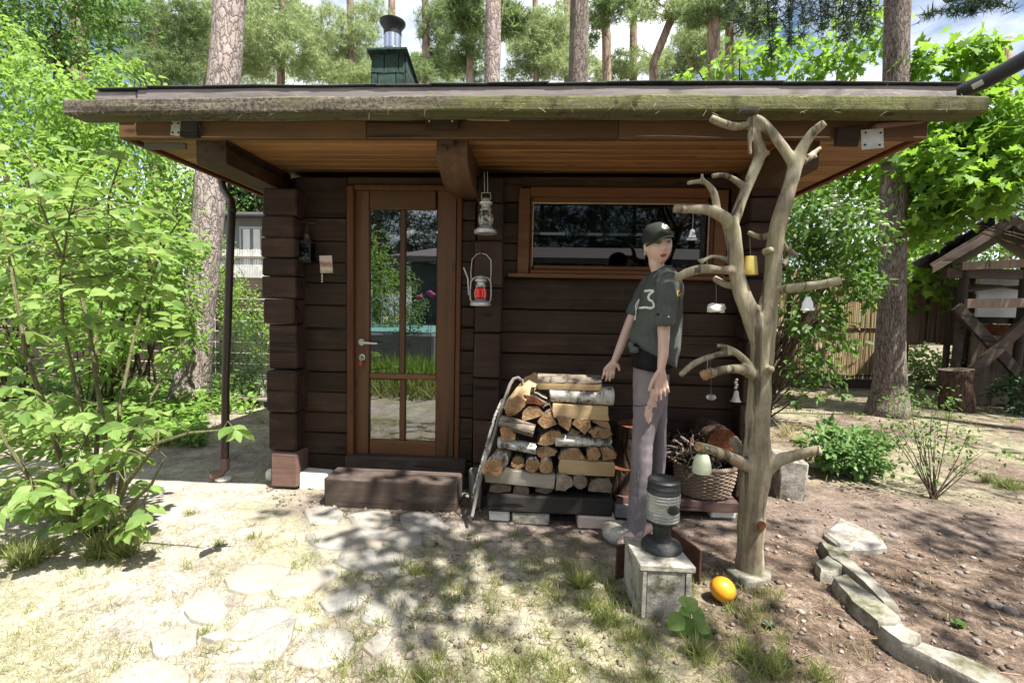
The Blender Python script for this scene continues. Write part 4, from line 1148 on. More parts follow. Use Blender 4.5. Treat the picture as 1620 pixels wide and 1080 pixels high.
# dark beam and the blocks it lies on
a0, a1 = A(770, 790, 2.89), A(970, 792, 2.89)
build(MB().box(((a0.x + a1.x) / 2, 3.08, 0.12), (a1.x - a0.x, 0.38, 0.105), 0.01, jit=0.004), 'timber_beam', M['darkbeam'], smooth=True, label='black old beam carrying the stacked firewood', cat='beam')
build(MB().box((-0.22, 3.02, 0.03), (0.13, 0.2, 0.07), 0.008, jit=0.003), 'brick', M['white_stone'], label='white brick under left end of the firewood beam', cat='brick')
build(MB().box((-0.025, 3.0, 0.025), (0.235, 0.2, 0.072), 0.008, jit=0.003), 'brick', M['concrete'], label='long grey block under middle of the firewood beam', cat='brick')
build(MB().box((0.375, 2.99, 0.028), (0.225, 0.22, 0.075), 0.008, jit=0.003), 'brick', M['brickpale'], label='pale pinkish block under right end of firewood beam', cat='brick')
# walking sticks leaning on the left of the pile
def stick(name, pts, r0, r1, mat, label):
    P = [A(*C5(x, y), Yq) for x, y, Yq in pts]
    mb = MB().tube(P, list(np.linspace(r0, r1, len(P))), 9, rnd=True, wob=0.25)
    return build(mb, name, mat, smooth=True, label=label, cat='stick')
stick('walking_stick', [(334,186,3.06),(330,160,3.06),(308,143,3.06),(280,150,3.06),(258,185,3.05),(238,245,3.03),(205,330,3.0),(160,500,2.95),(100,660,2.9),(60,830,2.85),(26,985,2.8)], 0.010, 0.011, M['greywood'], 'crook handled walking stick leaning left of the woodpile')
stick('walking_stick', [(208,282,3.05),(168,375,3.03),(134,490,3.0),(100,620,2.96),(62,760,2.92),(34,870,2.89)], 0.009, 0.012, M['birchY'], 'straight peeling stick behind the crook handled one')

# stumps behind the mannequin and beside the basket
def stump(c, r, h, label, mats=('darkbark', 'cutred'), lean=(0, 0), n=18, name='tree_stump'):
    c = Vector(c)
    mb = MB().tube([c, c + Vector((lean[0] * .5, lean[1] * .5, h * 0.5)), c + Vector((lean[0], lean[1], h))], [r * 1.06, r * 0.98, r], n, wob=0.10, seed=c.x * 3, capmi=1)
    return build(mb, name, [M[m] for m in mats], smooth=True, angle=45, label=label, cat='stump')
a = A(985, 765, 3.15)
stump((a.x + 0.03, 3.22, 0.09), 0.125, 0.2, 'dark stump low beside right edge of the woodpile')
a = A(1015, 700, 3.2)
stump((a.x - 0.02, 3.25, 0.292), 0.14, 0.27, 'dark upper stump standing behind the mannequin legs')
build(MB().box((0.575, 3.13, 0.04), (0.14, 0.2, 0.08), 0.008), 'brick', M['greyblock'], label='grey block under the dark stump behind the mannequin', cat='brick')
a = A(1124, 688, 3.28)
mb = MB().tube([(a.x, 3.06, a.z), (a.x, 3.2, a.z + 0.004), (a.x, 3.4, a.z + 0.006)], [0.096, 0.10, 0.095], 18, wob=0.1, capmi=1)
build(mb, 'tree_stump', [M['darkbark'], M['cutred']], smooth=True, angle=45, label='reddish sawn log end on the kindling behind basket', cat='stump')
# plank shelf, bricks, basket of kindling
a0, a1 = A(968, 806, 3.08), A(1164, 808, 3.08)
build(MB().box(((a0.x + a1.x) / 2 + 0.02, 3.24, 0.085), (a1.x - a0.x, 0.34, 0.075), 0.008, jit=0.003), 'plank_shelf', M['shelf'], smooth=True, label='red brown plank under the wicker basket', cat='plank')
build(MB().box((1.215, 3.22, 0.02), (0.16, 0.2, 0.058), 0.008), 'brick', M['white_stone'], label='white brick under right end of the basket plank', cat='brick')
build(MB().box((0.72, 3.24, 0.02), (0.16, 0.2, 0.058), 0.008), 'brick', M['greyblock'], label='dark brick under left end of the basket plank', cat='brick')
bc = A(1112, 800, 3.2); bc = Vector((bc.x, 3.2, 0.127))
basket = empty('wicker_basket', bc, label='round wicker basket of twigs on the red brown plank', cat='basket')
BH, BR0, BR1 = 0.20, 0.155, 0.192
mb = MB()
rows = 15
for j in range(rows):
    z = 0.012 + (BH - 0.03) * j / (rows - 1); rr = BR0 + (BR1 - BR0) * math.sin(math.pi / 2 * min(1, z / BH * 1.1))
    pts = []; N = 96
    for i in range(N + 1):
        a = 2 * math.pi * i / N
        r = rr + 0.0055 * math.sin(a * 16 + math.pi * (j % 2))
        pts.append(bc + Vector((r * math.cos(a), r * 0.85 * math.sin(a), z + 0.001 * math.sin(a * 3 + j))))
    mb.tube(pts, 0.0062, 5, caps=False)
build(mb, 'basket_weave', M['wicker'], parent=basket, smooth=True, angle=180, recalc=False)
mb = MB()
for i in range(32):
    a = 2 * math.pi * (i + 0.5) / 32
    P = [bc + Vector(((BR0 + (BR1 - BR0) * math.sin(math.pi / 2 * min(1, t_ * 1.1))) * math.cos(a), 0.85 * (BR0 + (BR1 - BR0) * math.sin(math.pi / 2 * min(1, t_ * 1.1))) * math.sin(a), t_ * BH)) for t_ in (0.02, 0.3, 0.6, 0.95)]
    mb.tube(P, 0.004, 5)
build(mb, 'basket_stake', M['wicker'], parent=basket, smooth=True, recalc=False)
mb = MB()
for ph in (0, 2.1, 4.2):
    pts = []
    for i in range(121):
        a = 2 * math.pi * i / 120
        pts.append(bc + Vector(((BR1 + 0.009 * math.cos(a * 22 + ph)) * math.cos(a), 0.85 * (BR1 + 0.009 * math.cos(a * 22 + ph)) * math.sin(a), BH + 0.009 * math.sin(a * 22 + ph))))
    mb.tube(pts, 0.0075, 5, caps=False)
build(mb, 'basket_rim', M['wicker'], parent=basket, smooth=True, angle=180, recalc=False)
build(MB().lathe([(0.001, 0.0), (BR0 - 0.004, 0.0), (BR1 - 0.008, BH - 0.02)], 32, bc, sy=0.85, caps=False), 'basket_lining', M['dark'], parent=basket)
TG = 'twigs heaped in the basket'
tw = []
for i in range(9):
    P = []
    r = random.Random(i); l = r.uniform(0.16, 0.34); z = 0
    for k in range(5):
        P.append(Vector((l * (k / 4 - 0.5), 0.012 * r.uniform(-1, 1) * k, 0.014 * r.uniform(-1, 1))))
    rd = r.uniform(0.005, 0.012)
    m_ = MB().tube(P, [rd, rd, rd * .95, rd * .85, rd * .7], 7, wob=0.25)
    if i % 2: m_.tube([P[2], P[2] + Vector((0.04, 0.03, 0.03)), P[2] + Vector((0.07, 0.05, 0.06))], [rd * .7, rd * .5, rd * .3], 5)
    o = build(m_, 'twig', M['twig'] if i % 3 else M['logbark'], smooth=True, origin=(0, 0, 0), label='dry brown twig in the kindling heap on the basket', cat='twig', group=TG)
    tw.append(o)
for i in range(95):
    o = tw[i] if i < len(tw) else tw[i % len(tw)].copy()
    if i >= len(tw): COL.objects.link(o)
    a = random.uniform(0, 6.283); rr = (random.random() ** 0.5) * 0.21
    hz = max(0.0, 0.17 - 0.55 * rr ** 1.3) * random.uniform(0.3, 1.0)
    o.location = bc + Vector((rr * math.cos(a) - 0.03, rr * 0.75 * math.sin(a), BH + 0.005 + hz))
    o.rotation_euler = (random.uniform(-.5, .5), random.gauss(0.0, 0.75), random.uniform(0, 6.283))
    s = random.uniform(0.6, 1.05); o.scale = (s, s, s)

# ------------------------------------------------------------------ dead tree that props the roof
YT = 2.44
def T(px, py, dY=0.0): return A(px, py, YT + dY)
def TR(r): return r / 313.0
mbt = MB()
def limb(pts, dy=None, cut=True):
    P = []; R_ = []
    for i, q in enumerate(pts):
        x, y, r = q[:3]; d = q[3] if len(q) > 3 else 0.0
        P.append(T(x, y, d)); R_.append(TR(r) * (0.86 if r > 6 else 0.92))
    # resample with a smooth curve and a little wobble
    PP, RR = [], []
    for i in range(len(P) - 1):
        p0 = P[max(i - 1, 0)]; p1 = P[i]; p2 = P[i + 1]; p3 = P[min(i + 2, len(P) - 1)]
        for k in range(4):
            t_ = k / 4
            q = 0.5 * ((2 * p1) + (-p0 + p2) * t_ + (2 * p0 - 5 * p1 + 4 * p2 - p3) * t_ ** 2 + (-p0 + 3 * p1 - 3 * p2 + p3) * t_ ** 3)
            PP.append(q); RR.append((R_[i] * (1 - t_) + R_[i + 1] * t_) * (1 + 0.09 * nz(q.x * 9, q.z * 9, q.y * 5)))
    PP.append(P[-1]); RR.append(R_[-1])
    mbt.tube(PP, RR, 12, wob=0.10, seed=pts[0][0] * 0.01)
limb([(1185,906,24),(1188,860,23),(1190,800,23.5),(1196,742,27),(1198,690,22.5),(1200,640,20),(1203,590,19),(1206,550,20.5),(1206,515,22)])
limb([(1204,540,19),(1192,505,17),(1176,470,15,.01),(1165,430,14,.02),(1162,395,14,.02),(1158,365,14,.02),(1145,344,12,.0),(1118,332,8.5,-.02),(1092,331,7,-.03),(1067,330,7.5,-.05)])
limb([(1160,358,9,.02),(1172,320,9,.05),(1186,287,9.5,.08),(1199,255,10,.10),(1203,240,10.5,.10),(1196,215,9,.10),(1188,185,8.5,.10)])
limb([(1203,240,9,.10),(1213,243,5,.09),(1217,239,3,.09)])
limb([(1194,205,9,.10),(1186,215,4,.09),(1187,245,3,.08)])
limb([(1190,197,7,.10),(1165,200,7,.09),(1145,196,7.5,.07),(1124,187,7,.06)])
limb([(1134,335,8),(1131,310,6,-.01),(1121,293,5,-.02),(1108,287,4,-.02),(1087,290,3.5,-.03)])
limb([(1113,290,4,-.02),(1110,275,2.5,-.02)])
limb([(1176,295,7,.06),(1160,283,5,.05),(1143,277,4.5,.04),(1126,279,4,.03)])
limb([(1164,428,9,.02),(1140,427,7,-.03),(1112,425,8,-.08),(1088,431,8,-.12),(1069,441,7,-.14)])
limb([(1160,418,6,.02),(1145,409,4,.02),(1125,406,3.5,.0),(1108,416,3.5,-.02)])
limb([(1112,410,2.5,-.01),(1103,412,1.8,-.02)])
limb([(1168,452,8,.03),(1148,450,7,.08),(1130,440,6,.13)])
limb([(1208,530,20),(1214,490,17),(1221,450,15),(1224,405,14),(1228,370,14,-.01),(1237,335,13,-.01),(1248,300,12,.0),(1255,275,12,.02),(1262,252,12,.03),(1273,228,9,.02),(1288,208,8,.0),(1305,194,6.5,-.02)])
limb([(1257,262,9,.02),(1240,235,9,.04),(1222,212,9,.06),(1207,194,8,.08),(1192,186,7,.09)])
limb([(1270,255,8,.03),(1281,248,6,.05),(1290,240,4.5,.06),(1299,233,3,.06)])
limb([(1286,245,4,.05),(1293,250,2.5,.05)])
limb([(1222,466,10),(1240,458,8,-.05),(1270,454,8,-.11),(1300,450,7.5,-.16),(1331,443,7,-.20)])
limb([(1236,385,7,.05),(1246,396,5,.09),(1262,404,4,.12)])
limb([(1226,368,8,.02),(1212,374,6,.04),(1198,374,5,.04),(1183,367,4,.04)])
limb([(1238,420,5,.06),(1248,405,3.5,.08),(1250,385,3,.1)])
limb([(1200,598,13),(1180,586,10,-.03),(1160,583,8,-.07),(1140,586,8,-.10),(1120,592,8.5,-.12)])
limb([(1194,592,8),(1180,572,7,-.02),(1163,557,6,-.05),(1148,549,4.5,-.07),(1134,547,3.5,-.08)])
limb([(1162,557,5,-.05),(1140,560,5,-.08),(1115,567,5,-.12),(1095,577,5,-.15),(1076,594,4.5,-.17)])
limb([(1190,740,16),(1168,730,11,-.06),(1148,719,9,-.11),(1128,712,8.5,-.15),(1106,706,8,-.19)])
limb([(1186,738,12,.04),(1172,715,10,.09),(1159,692,9,.14)])
limb([(1206,746,16),(1232,728,11,-.04),(1262,719,10,-.09),(1299,711,8,-.14)])
limb([(1196,832,12,-.03),(1204,831,8,-.09)])
limb([(1212,590,9,-.03),(1222,582,5,-.08)])
limb([(1210,400,8,-.04),(1222,394,5,-.08)])
tree_me = remeshed(mbt, 0.0065, 3, 0.5)
tp = G(1185, 906)
for v_ in tree_me.vertices: v_.co -= Vector((tp.x, tp.y, 0))
tree_me.materials.clear(); tree_me.materials.append(M['deadwood'])
tree_me.polygons.foreach_set('use_smooth', [True] * len(tree_me.polygons))
dead = empty('dead_tree', (tp.x, tp.y, 0), label='bare barkless tree with sawn branches propping the cabin eave', cat='dead tree')
link_mesh('trunk', tree_me, (tp.x, tp.y, 0), dead)
def cut_face(px, py, dY, r, nx, ny, nz_, mat='cutwood'):
    n = Vector((nx, ny, nz_)).normalized(); c = T(px, py, dY)
    q = n.to_track_quat('Z', 'Y').to_matrix()
    mb = MB().lathe([(TR(r), -0.004), (TR(r), 0.003), (TR(r) * 0.9, 0.005)], 14, c, q)
    build(mb, 'cut_end', M[mat], parent=dead)
cut_face(1115, 593, -.125, 8, -1, -.5, -.15); cut_face(1205, 831, -.095, 7, .25, -1, .0, 'cutred'); cut_face(1105, 706, -.192, 7, -1, -.6, .2)
c = G(1185, 908)
fo = [G(*p, 0.03) for p in ((1148,897),(1160,889),(1190,884),(1222,897),(1219,912),(1200,917),(1178,921))]; fc = sum(fo, Vector()) / 7
mb = MB().prism([Vector((p.x, p.y, 0.022 + random.uniform(0, .008))) for p in fo], [fc + (Vector((p.x, p.y, 0)) - fc) * 1.06 - Vector((0, 0, fc.z + .05)) for p in fo])
o = build(mb, 'foot_stone', M['kerbstone'], label='flat mossy stone slab under the foot of bare tree', cat='stone slab')
bv = o.modifiers.new('b', 'BEVEL'); bv.width = 0.008; bv.segments = 2
c = T(1184, 180, .09)
build(MB().box(c + Vector((0, 0.0, 0.012)), (0.085, 0.07, 0.02), 0.003, Matrix.Rotation(RAD(3), 3, 'Y')), 'wooden_wedge', M['greywoodX'], label='small flat wood wedge on top of the bare tree', cat='wedge')

# ------------------------------------------------------------------ ornaments hanging from it
def cord(parent, p0, p1, r=0.0016): build(MB().tube([p0, p1], r, 5), 'cord', M['string'], parent=parent)
def bellprof(r, h): return [(0.0, h), (r * 0.28, h * 0.98), (r * 0.42, h * 0.85), (r * 0.52, h * 0.5), (r * 0.72, h * 0.18), (r, 0.0), (r * 0.93, 0.004), (r * 0.60, h * 0.22), (r * 0.42, h * 0.5), (0.0, h * 0.8)]
def hang(name, px, py, dY, label, cat, prof, mat, top, n=20, rot=None):
    c = T(px, py, dY); e = empty(name, c, label=label, cat=cat)
    build(MB().lathe(prof, n, c, rot), 'body', mat, parent=e, smooth=True)
    cord(e, c + Vector((0, 0, prof[0][1] if prof[0][1] > 0 else max(z for r, z in prof))), Vector((c.x, c.y, T(px, top, dY).z)))
    return e, c
e, c = hang('porcelain_bell', 1095, 379, -.03, 'little white bell with a dark blue cross on it', 'bell', bellprof(TR(8.3), TR(15.5)), M['porcelain'], 336)
mb = MB()
for k in range(2):
    for s in (-1, 1):
        pass
for (u0, v0, u1, v1) in ((-4, 5, 4, 11), (-3, 11, 4, 5), (-9, 1.5, 9, 1.5)):
    for i in range(10):
        a0_ = u0 + (u1 - u0) * i / 10; a1_ = u0 + (u1 - u0) * (i + 1) / 10; b0_ = v0 + (v1 - v0) * i / 10; b1_ = v0 + (v1 - v0) * (i + 1) / 10
        def bp(u, v):
            vv = v / 17; rr = 9.5 * (0.55 if vv > .45 else 0.72 + (0.18 - vv) * -1.0 if vv > .18 else 1.0 - vv / .18 * .28) + 0.3
            ang = u / max(rr, 1e-3); ang = max(-1.5, min(1.5, ang))
            return c + Vector((TR(rr) * math.sin(ang), -TR(rr) * math.cos(ang), TR(v)))
        mb.tube([bp(a0_, b0_), bp(a1_, b1_)], TR(0.55), 5)
build(mb, 'painted_cross', M['blueprint'], parent=e)
yc = T(1186, 435, .05); e = empty('yellow_pot', yc, label='yellow glazed pot hanging upside down between the two limbs', cat='pot')
build(MB().lathe([(TR(11.5), 0), (TR(12), 0.004), (TR(11.5), TR(8)), (TR(9), TR(27)), (TR(8), TR(29)), (0.0, TR(29))], 22, yc), 'body', M['yellowpot'], parent=e, smooth=True)
cord(e, yc + Vector((0, 0, TR(29))), T(1186, 374, .05))
e, c = hang('white_bell', 1277, 491, -.12, 'white bell hanging under the long right branch', 'bell', [(0.0, TR(20)), (TR(3.5), TR(19.5)), (TR(4.5), TR(16)), (TR(7), TR(11)), (TR(7.5), TR(5)), (TR(9), 0), (TR(8), 0.002), (0.0, TR(9))], M['porcelain'], 452)
e, c = hang('metal_bell', 1164, 635, -.08, 'bell on a short chain of beads under the forked branch', 'bell', bellprof(TR(8), TR(17)), M['silverbell'], 598)
mb = MB()
for k in range(4): mb.ball(T(1164 + (k % 2) * 1.5, 613 - k * 4, -.08), TR(2.6), 8, 6)
build(mb, 'bead', M['silverbell'], parent=e, smooth=True)
c = T(1118, 591, -.17); e = empty('wooden_mug', c, label='tiny brown wooden mug tied at the sawn branch tip', cat='mug')
rotm = Matrix.Rotation(RAD(60), 3, 'Y') @ Matrix.Rotation(RAD(20), 3, 'X')
build(MB().lathe([(TR(6.5), -TR(8)), (TR(7), -TR(4)), (TR(6), 0), (TR(7), TR(7)), (TR(5.5), TR(7.5)), (TR(5), 0.0)], 16, c, rotm), 'body', M['cutwood'], parent=e, smooth=True)
build(MB().lathe([(TR(3), -.002), (TR(4), 0), (TR(3), .002), (TR(3), -.002)], 12, c + Vector((TR(3), -TR(6), TR(7))), Matrix.Rotation(RAD(90), 3, 'Y'), caps=False), 'mug_handle', M['cutwood'], parent=e)
cord(e, c + Vector((0, 0, TR(5))), T(1120, 567, -.12))
c = T(1133, 487, .05); e = empty('white_bone', c, label='pale bone-like stone hanging on a thread left of tree fork', cat='ornament')
build(rock(c, (TR(23), TR(12), TR(12)), 5.5, n=16, amp=0.4), 'body', M['bone'], parent=e, smooth=True, angle=180)
cord(e, c + Vector((0, 0, TR(4))), T(1133, 445, .10), 0.001)
c = T(1125, 628, .02); e = empty('glass_charm', c, label='small clear glass charm hanging under the wooden mug', cat='ornament')
build(MB().ball(c, (TR(8), TR(6), TR(5)), 14, 8), 'body', M['clearlens'], parent=e, smooth=True)
cord(e, c + Vector((0, 0, TR(5))), T(1124, 562, -.10), 0.0008)
c = T(1110, 747, -.18); e = empty('pale_pot', c, label='pale green and white pot hanging low over the basket', cat='pot')
build(MB().lathe([(TR(13), 0), (TR(13.3), TR(3)), (TR(12.5), TR(14)), (TR(9), TR(25)), (TR(7), TR(27)), (0, TR(27))], 22, c), 'body', M['greenpot'], parent=e, smooth=True)
cord(e, c + Vector((0, 0, TR(27))), T(1110, 708, -.18))
build(MB().tube([c + Vector((0, 0, 0.01)), c + Vector((0, 0, -TR(10)))], 0.0014, 5), 'clapper_cord', M['string'], parent=e)

# ------------------------------------------------------------------ lanterns on the partition post
def hurricane(px, py, Y, hpx, label, globe, tilt=0.0, bail_up=True):
    """hurricane lantern: tank, frame tubes, globe, chimney, handle; py is the foot"""
    c = A(px, py, Y); s = hpx / 90.0 * 0.30 * (Y / 3.2); wd = 0.29 if bail_up else 0.10
    e = empty('hurricane_lantern', c, label=label, cat='lantern', group='hurricane lanterns on the post')
    def V(x, z, y=0.0): return c + Vector((x * s, y * s, z * s))
    mb = MB().lathe([(0.0, 0.0), (0.27 * s, 0.0), (0.29 * s, 0.03 * s), (0.28 * s, 0.09 * s), (0.20 * s, 0.15 * s), (0.13 * s, 0.17 * s), (0.0, 0.17 * s)], 24, c)
    build(mb, 'tank', M['lampmetal'], parent=e, smooth=True)
    mb = MB()
    for sgn in (-1, 1):
        mb.tube([V(wd * .8 * sgn, 0.10), V(wd * .97 * sgn, 0.18), V(wd * sgn, 0.40), V(wd * .95 * sgn, 0.66), V(wd * .72 * sgn, 0.76), V(0.10 * sgn, 0.80)], 0.020 * s, 9)
    build(mb, 'side_tube', M['lampmetal'], parent=e, smooth=True)
    g = [(0.12, 0.19), (0.17, 0.22), (0.205, 0.33), (0.19, 0.45), (0.13, 0.55), (0.12, 0.57)] if globe != 'red' else [(0.13, 0.21), (0.175, 0.23), (0.18, 0.36), (0.175, 0.46), (0.13, 0.50)]
    build(MB().lathe([(r * s, z * s) for r, z in g], 22, c), 'globe', M['redglass'] if globe == 'red' else M['lampglass'], parent=e, smooth=True)
    mb = MB().lathe([(0.14 * s, 0.17 * s), (0.16 * s, 0.185 * s), (0.14 * s, 0.2 * s)], 20, c)
    build(mb, 'burner', M['lampmetal'], parent=e, smooth=True)
    t0 = 0.52 if globe == 'red' else 0.575
    mb = MB().lathe([(0.14 * s, t0 * s), (0.155 * s, (t0 + .02) * s), (0.12 * s, (t0 + .06) * s), (0.11 * s, (t0 + .13) * s), (0.16 * s, (t0 + .16) * s), (0.17 * s, (t0 + .20) * s), (0.10 * s, (t0 + .25) * s), (0.12 * s, (t0 + .27) * s), (0.10 * s, (t0 + .30) * s), (0.0, (t0 + .31) * s)], 22, c)
    build(mb, 'chimney_cap', M['lampmetal'], parent=e, smooth=True)
    mb = MB()
    for k in range(4):
        a = math.pi / 4 + k * math.pi / 2
        mb.tube([V(0.17 * math.cos(a), 0.19, 0.17 * math.sin(a)), V(0.21 * math.cos(a), 0.34, 0.21 * math.sin(a)), V(0.13 * math.cos(a), 0.57, 0.13 * math.sin(a))], 0.008 * s, 5)
    build(mb, 'globe_wire', M['lampmetal'], parent=e)
    if bail_up:
        P = [V(-0.27, 0.72), V(-0.28, 0.95), V(-0.25, 1.28), V(-0.12, 1.42), V(0.0, 1.45), V(0.14, 1.41), V(0.27, 1.26), V(0.28, 0.95), V(0.27, 0.72)]
    else:
        P = [V(-0.12, 0.86), V(-0.11, 1.02), V(0.11, 1.02), V(0.12, 0.86)]
    build(MB().tube(P, 0.009 * s, 6), 'handle', M['lampmetal'], parent=e, smooth=True)
    return e, c, s, V
e1, c1, s1, V1 = hurricane(768, 370, 3.20, 78, 'upper hurricane lantern with clear globe hanging under projecting beam', 'clear', bail_up=False)
build(MB().tube([V1(-0.04, 1.02), A(766, 272, 3.20)], 0.0025, 5), 'hanging_wire', M['lampmetal'], parent=e1)
build(MB().tube([V1(0.04, 1.02), A(771, 272, 3.20)], 0.0025, 5), 'hanging_wire', M['lampmetal'], parent=e1)
e2, c2, s2, V2 = hurricane(760, 484, 3.20, 72, 'lower hurricane lantern with red glass hanging on the post', 'red')
build(MB().tube([V2(-0.33, 0.30), V2(-0.36, 0.75), V2(-0.48, 1.05)], [0.018 * s2, 0.020 * s2, 0.024 * s2], 9), 'lever', M['lampmetal'], parent=e2, smooth=True)
hk = V2(0.0, 1.45)
build(MB().tube([hk + Vector((0, 0.12, 0.025)), hk + Vector((0, 0.02, 0.02)), hk + Vector((0, -0.008, -0.006)), hk + Vector((0, -0.014, 0.012))], 0.005, 8), 'wall_hook', M['rust'], smooth=True, label='rusty hook in the post holding the red lantern', cat='hook')
# dark square lantern and photo card on the wall left of the door
c = A(486, 416, 3.40); e = empty('wall_lantern', c, label='dark square lantern hanging on the wall left of door', cat='lantern')
w = 0.044; hh = 0.135
mb = MB().box(c + Vector((0, 0, 0.006)), (w * 2, w * 2, 0.012), 0.003)
for sx_ in (-1, 1):
    for sy_ in (-1, 1):
        mb.tube([c + Vector((sx_ * w * 0.9, sy_ * w * 0.9, 0.01)), c + Vector((sx_ * w * 0.95, sy_ * w * 0.95, hh))], 0.005, 5)
mb.box(c + Vector((0, 0, hh)), (w * 2.1, w * 2.1, 0.008), 0.002)
build(mb, 'frame', M['blackmetal'], parent=e)
for (dx, dy, sxx, syy) in ((0, -w * .92, w * 1.7, .002), (0, w * .92, w * 1.7, .002), (-w * .92, 0, .002, w * 1.7), (w * .92, 0, .002, w * 1.7)):
    build(MB().box(c + Vector((dx, dy, 0.012 + (hh - .012) / 2)), (sxx, syy, hh - 0.016)), 'lantern_pane', M['winglass'], parent=e)
build(MB().lathe([(w * 1.15, hh + .004), (w * 0.7, hh + .03), (w * 0.5, hh + .035), (w * 0.55, hh + .06), (w * 0.35, hh + .075), (0, hh + .08)], 16, c), 'lantern_top', M['brownmetal'], parent=e, smooth=True)
build(MB().tube([c + Vector((0, 0, hh + .078)), c + Vector((0, 0.0, hh + .13)), A(486, 352, 3.42)], 0.003, 6), 'lantern_wire', M['brownmetal'], parent=e)
build(MB().lathe([(0.02, 0.012), (0.02, 0.075), (0.003, 0.078), (0.002, 0.09)], 14, c), 'candle', M['bone'], parent=e, smooth=True)
a = A(488, 353, 3.43)
build(MB().tube([a + Vector((-0.045, 0, 0.004)), a + Vector((0.05, -0.01, -0.004))], 0.007, 7, rnd=True), 'wall_peg', M['brownmetal'], smooth=True, label='short dark peg in wall above the square lantern', cat='peg')
t = NT('photo_card_print')
gc = t.n('SeparateXYZ', {'Vector': t.n('TexCoord').outputs['Generated']})
f = t.math('ADD', gc.outputs['Z'], t.math('MULTIPLY', t.noise(t.coords(rnd=False), 26, 4, 0.6), 0.5))
M['card'] = t.end(t.bsdf(t.ramp(f, [(0.35, (0.42, 0.34, 0.26)), (0.52, (0.62, 0.55, 0.45)), (0.74, (0.30, 0.12, 0.07)), (0.95, (0.55, 0.46, 0.40))]), 0.35, 0.4))
c = A(516, 418, 3.435); e = empty('photo_card', c, label='small square photo card pinned on wall left of door', cat='card')
build(MB().box(c, (0.088, 0.004, 0.125), 0.012, Matrix.Rotation(RAD(-4), 3, 'Y') @ Matrix.Rotation(RAD(12), 3, 'Z')), 'print', M['card'], parent=e)
mb = MB()
for k in range(6): mb.ball(A(509.5, 434 + k * 2.3, 3.43), (0.0075 if k % 2 else 0.0045, 0.004, 0.0055), 8, 6)
build(mb, 'bead_charm', M['bone'], parent=e, smooth=True)

# ------------------------------------------------------------------ concrete pedestal with the old marine lamp
pc = [G(1013, 975), G(1088, 987)]
FLp, FRp = A(1013, 893, 2.02), A(1102, 893, 2.02)
zsl = FLp.z
BLp, BRp = G(986, 847, zsl), G(1066, 845, zsl)
ped = empty('pedestal', ((FLp.x + FRp.x) / 2, 2.14, 0), label='small square concrete pedestal carrying the black marine lamp', cat='pedestal')
def quadbox(F0, F1, B1, B0, z0, z1):
    f = [(p.x, p.y, z1) for p in (F0, F1, B1, B0)]; b = [(p.x, p.y, z0) for p in (F0, F1, B1, B0)]
    return MB().prism(f, b)
BRp = BLp + (FRp - FLp) * 0.97
cen = (FLp + FRp + BLp + BRp) / 4
mb = quadbox(FLp, FRp, BRp, BLp, zsl - 0.028, zsl)
o = build(mb, 'cap_slab', M['slabtop'], parent=ped)
bv = o.modifiers.new('b', 'BEVEL'); bv.width = 0.005; bv.segments = 2
ins = [cen + (p - cen) * 0.86 for p in (FLp, FRp, BRp, BLp)]
mb = quadbox(*ins, -0.03, zsl - 0.0285)
build(mb, 'core', M['concrete'], parent=ped)
def slabside(a, b, out, mat='concrete', th=0.012, i0=0.03, i1=0.97):
    p = a.lerp(b, i0); q = a.lerp(b, i1); n = Vector(out).normalized() * th
    z0, z1 = -0.03, zsl - 0.03
    return build(MB().prism([Vector((p.x, p.y, z0)) + n, Vector((q.x, q.y, z0)) + n, Vector((q.x, q.y, z1)) + n, Vector((p.x, p.y, z1)) + n],
                            [Vector((p.x, p.y, z0)), Vector((q.x, q.y, z0)), Vector((q.x, q.y, z1)), Vector((p.x, p.y, z1))]), 'side_slab', M[mat], parent=ped)
fr = (ins[1] - ins[0]).normalized(); fnorm = Vector((fr.y, -fr.x, 0)); sd = (ins[3] - ins[0]).normalized(); snorm = Vector((-sd.y, sd.x, 0))
slabside(ins[0], ins[1], fnorm, i0=0.10, i1=0.88); slabside(ins[0], ins[1], fnorm, 'slabtop', 0.016, 0.0, 0.08); slabside(ins[0], ins[1], fnorm, 'slabtop', 0.016, 0.90, 1.0)
slabside(ins[0], ins[3], -snorm if (-snorm).x < 0 else snorm, 'slabtop', 0.014); slabside(ins[1], ins[2], snorm if snorm.x > 0 else -snorm, 'concrete', 0.012)
# lamp
lc = G(1046, 866, zsl); lc = Vector((lc.x, lc.y, zsl + 0.001)); LS = 1.0 / 345
lamp = empty('marine_lamp', lc, label='old black marine lamp with ribbed glass on the concrete pedestal', cat='lamp')
build(MB().lathe([(0, 0), (31 * LS, 0), (31.5 * LS, 4 * LS), (30 * LS, 8 * LS), (24 * LS, 10 * LS), (20 * LS, 9 * LS), (15 * LS, 11 * LS), (14 * LS, 14 * LS)], 32, lc), 'base_ring', M['worn_black'], parent=lamp, smooth=True)
build(MB().lathe([(14.5 * LS, 10 * LS), (14 * LS, 32 * LS), (15.5 * LS, 34 * LS), (15.5 * LS, 38 * LS), (22 * LS, 42 * LS), (25 * LS, 47 * LS)], 28, lc), 'column', M['blackpaint'], parent=lamp, smooth=True)
g = [(24 * LS, 47 * LS)]
for k in range(9):
    z = 47 + k * 4.8
    w_ = 1.7 if k in (0, 1, 2, 6, 7, 8) else 0.5
    g += [((24.2 + w_ * .8) * LS, (z + 1.0) * LS), ((24.2 + w_) * LS, (z + 2.3) * LS), ((24.2 + w_ * .8) * LS, (z + 3.4) * LS), (24.0 * LS, (z + 4.5) * LS)]
build(MB().lathe(g, 32, lc), 'lens', M['dirtyglass'], parent=lamp, smooth=True, angle=180)
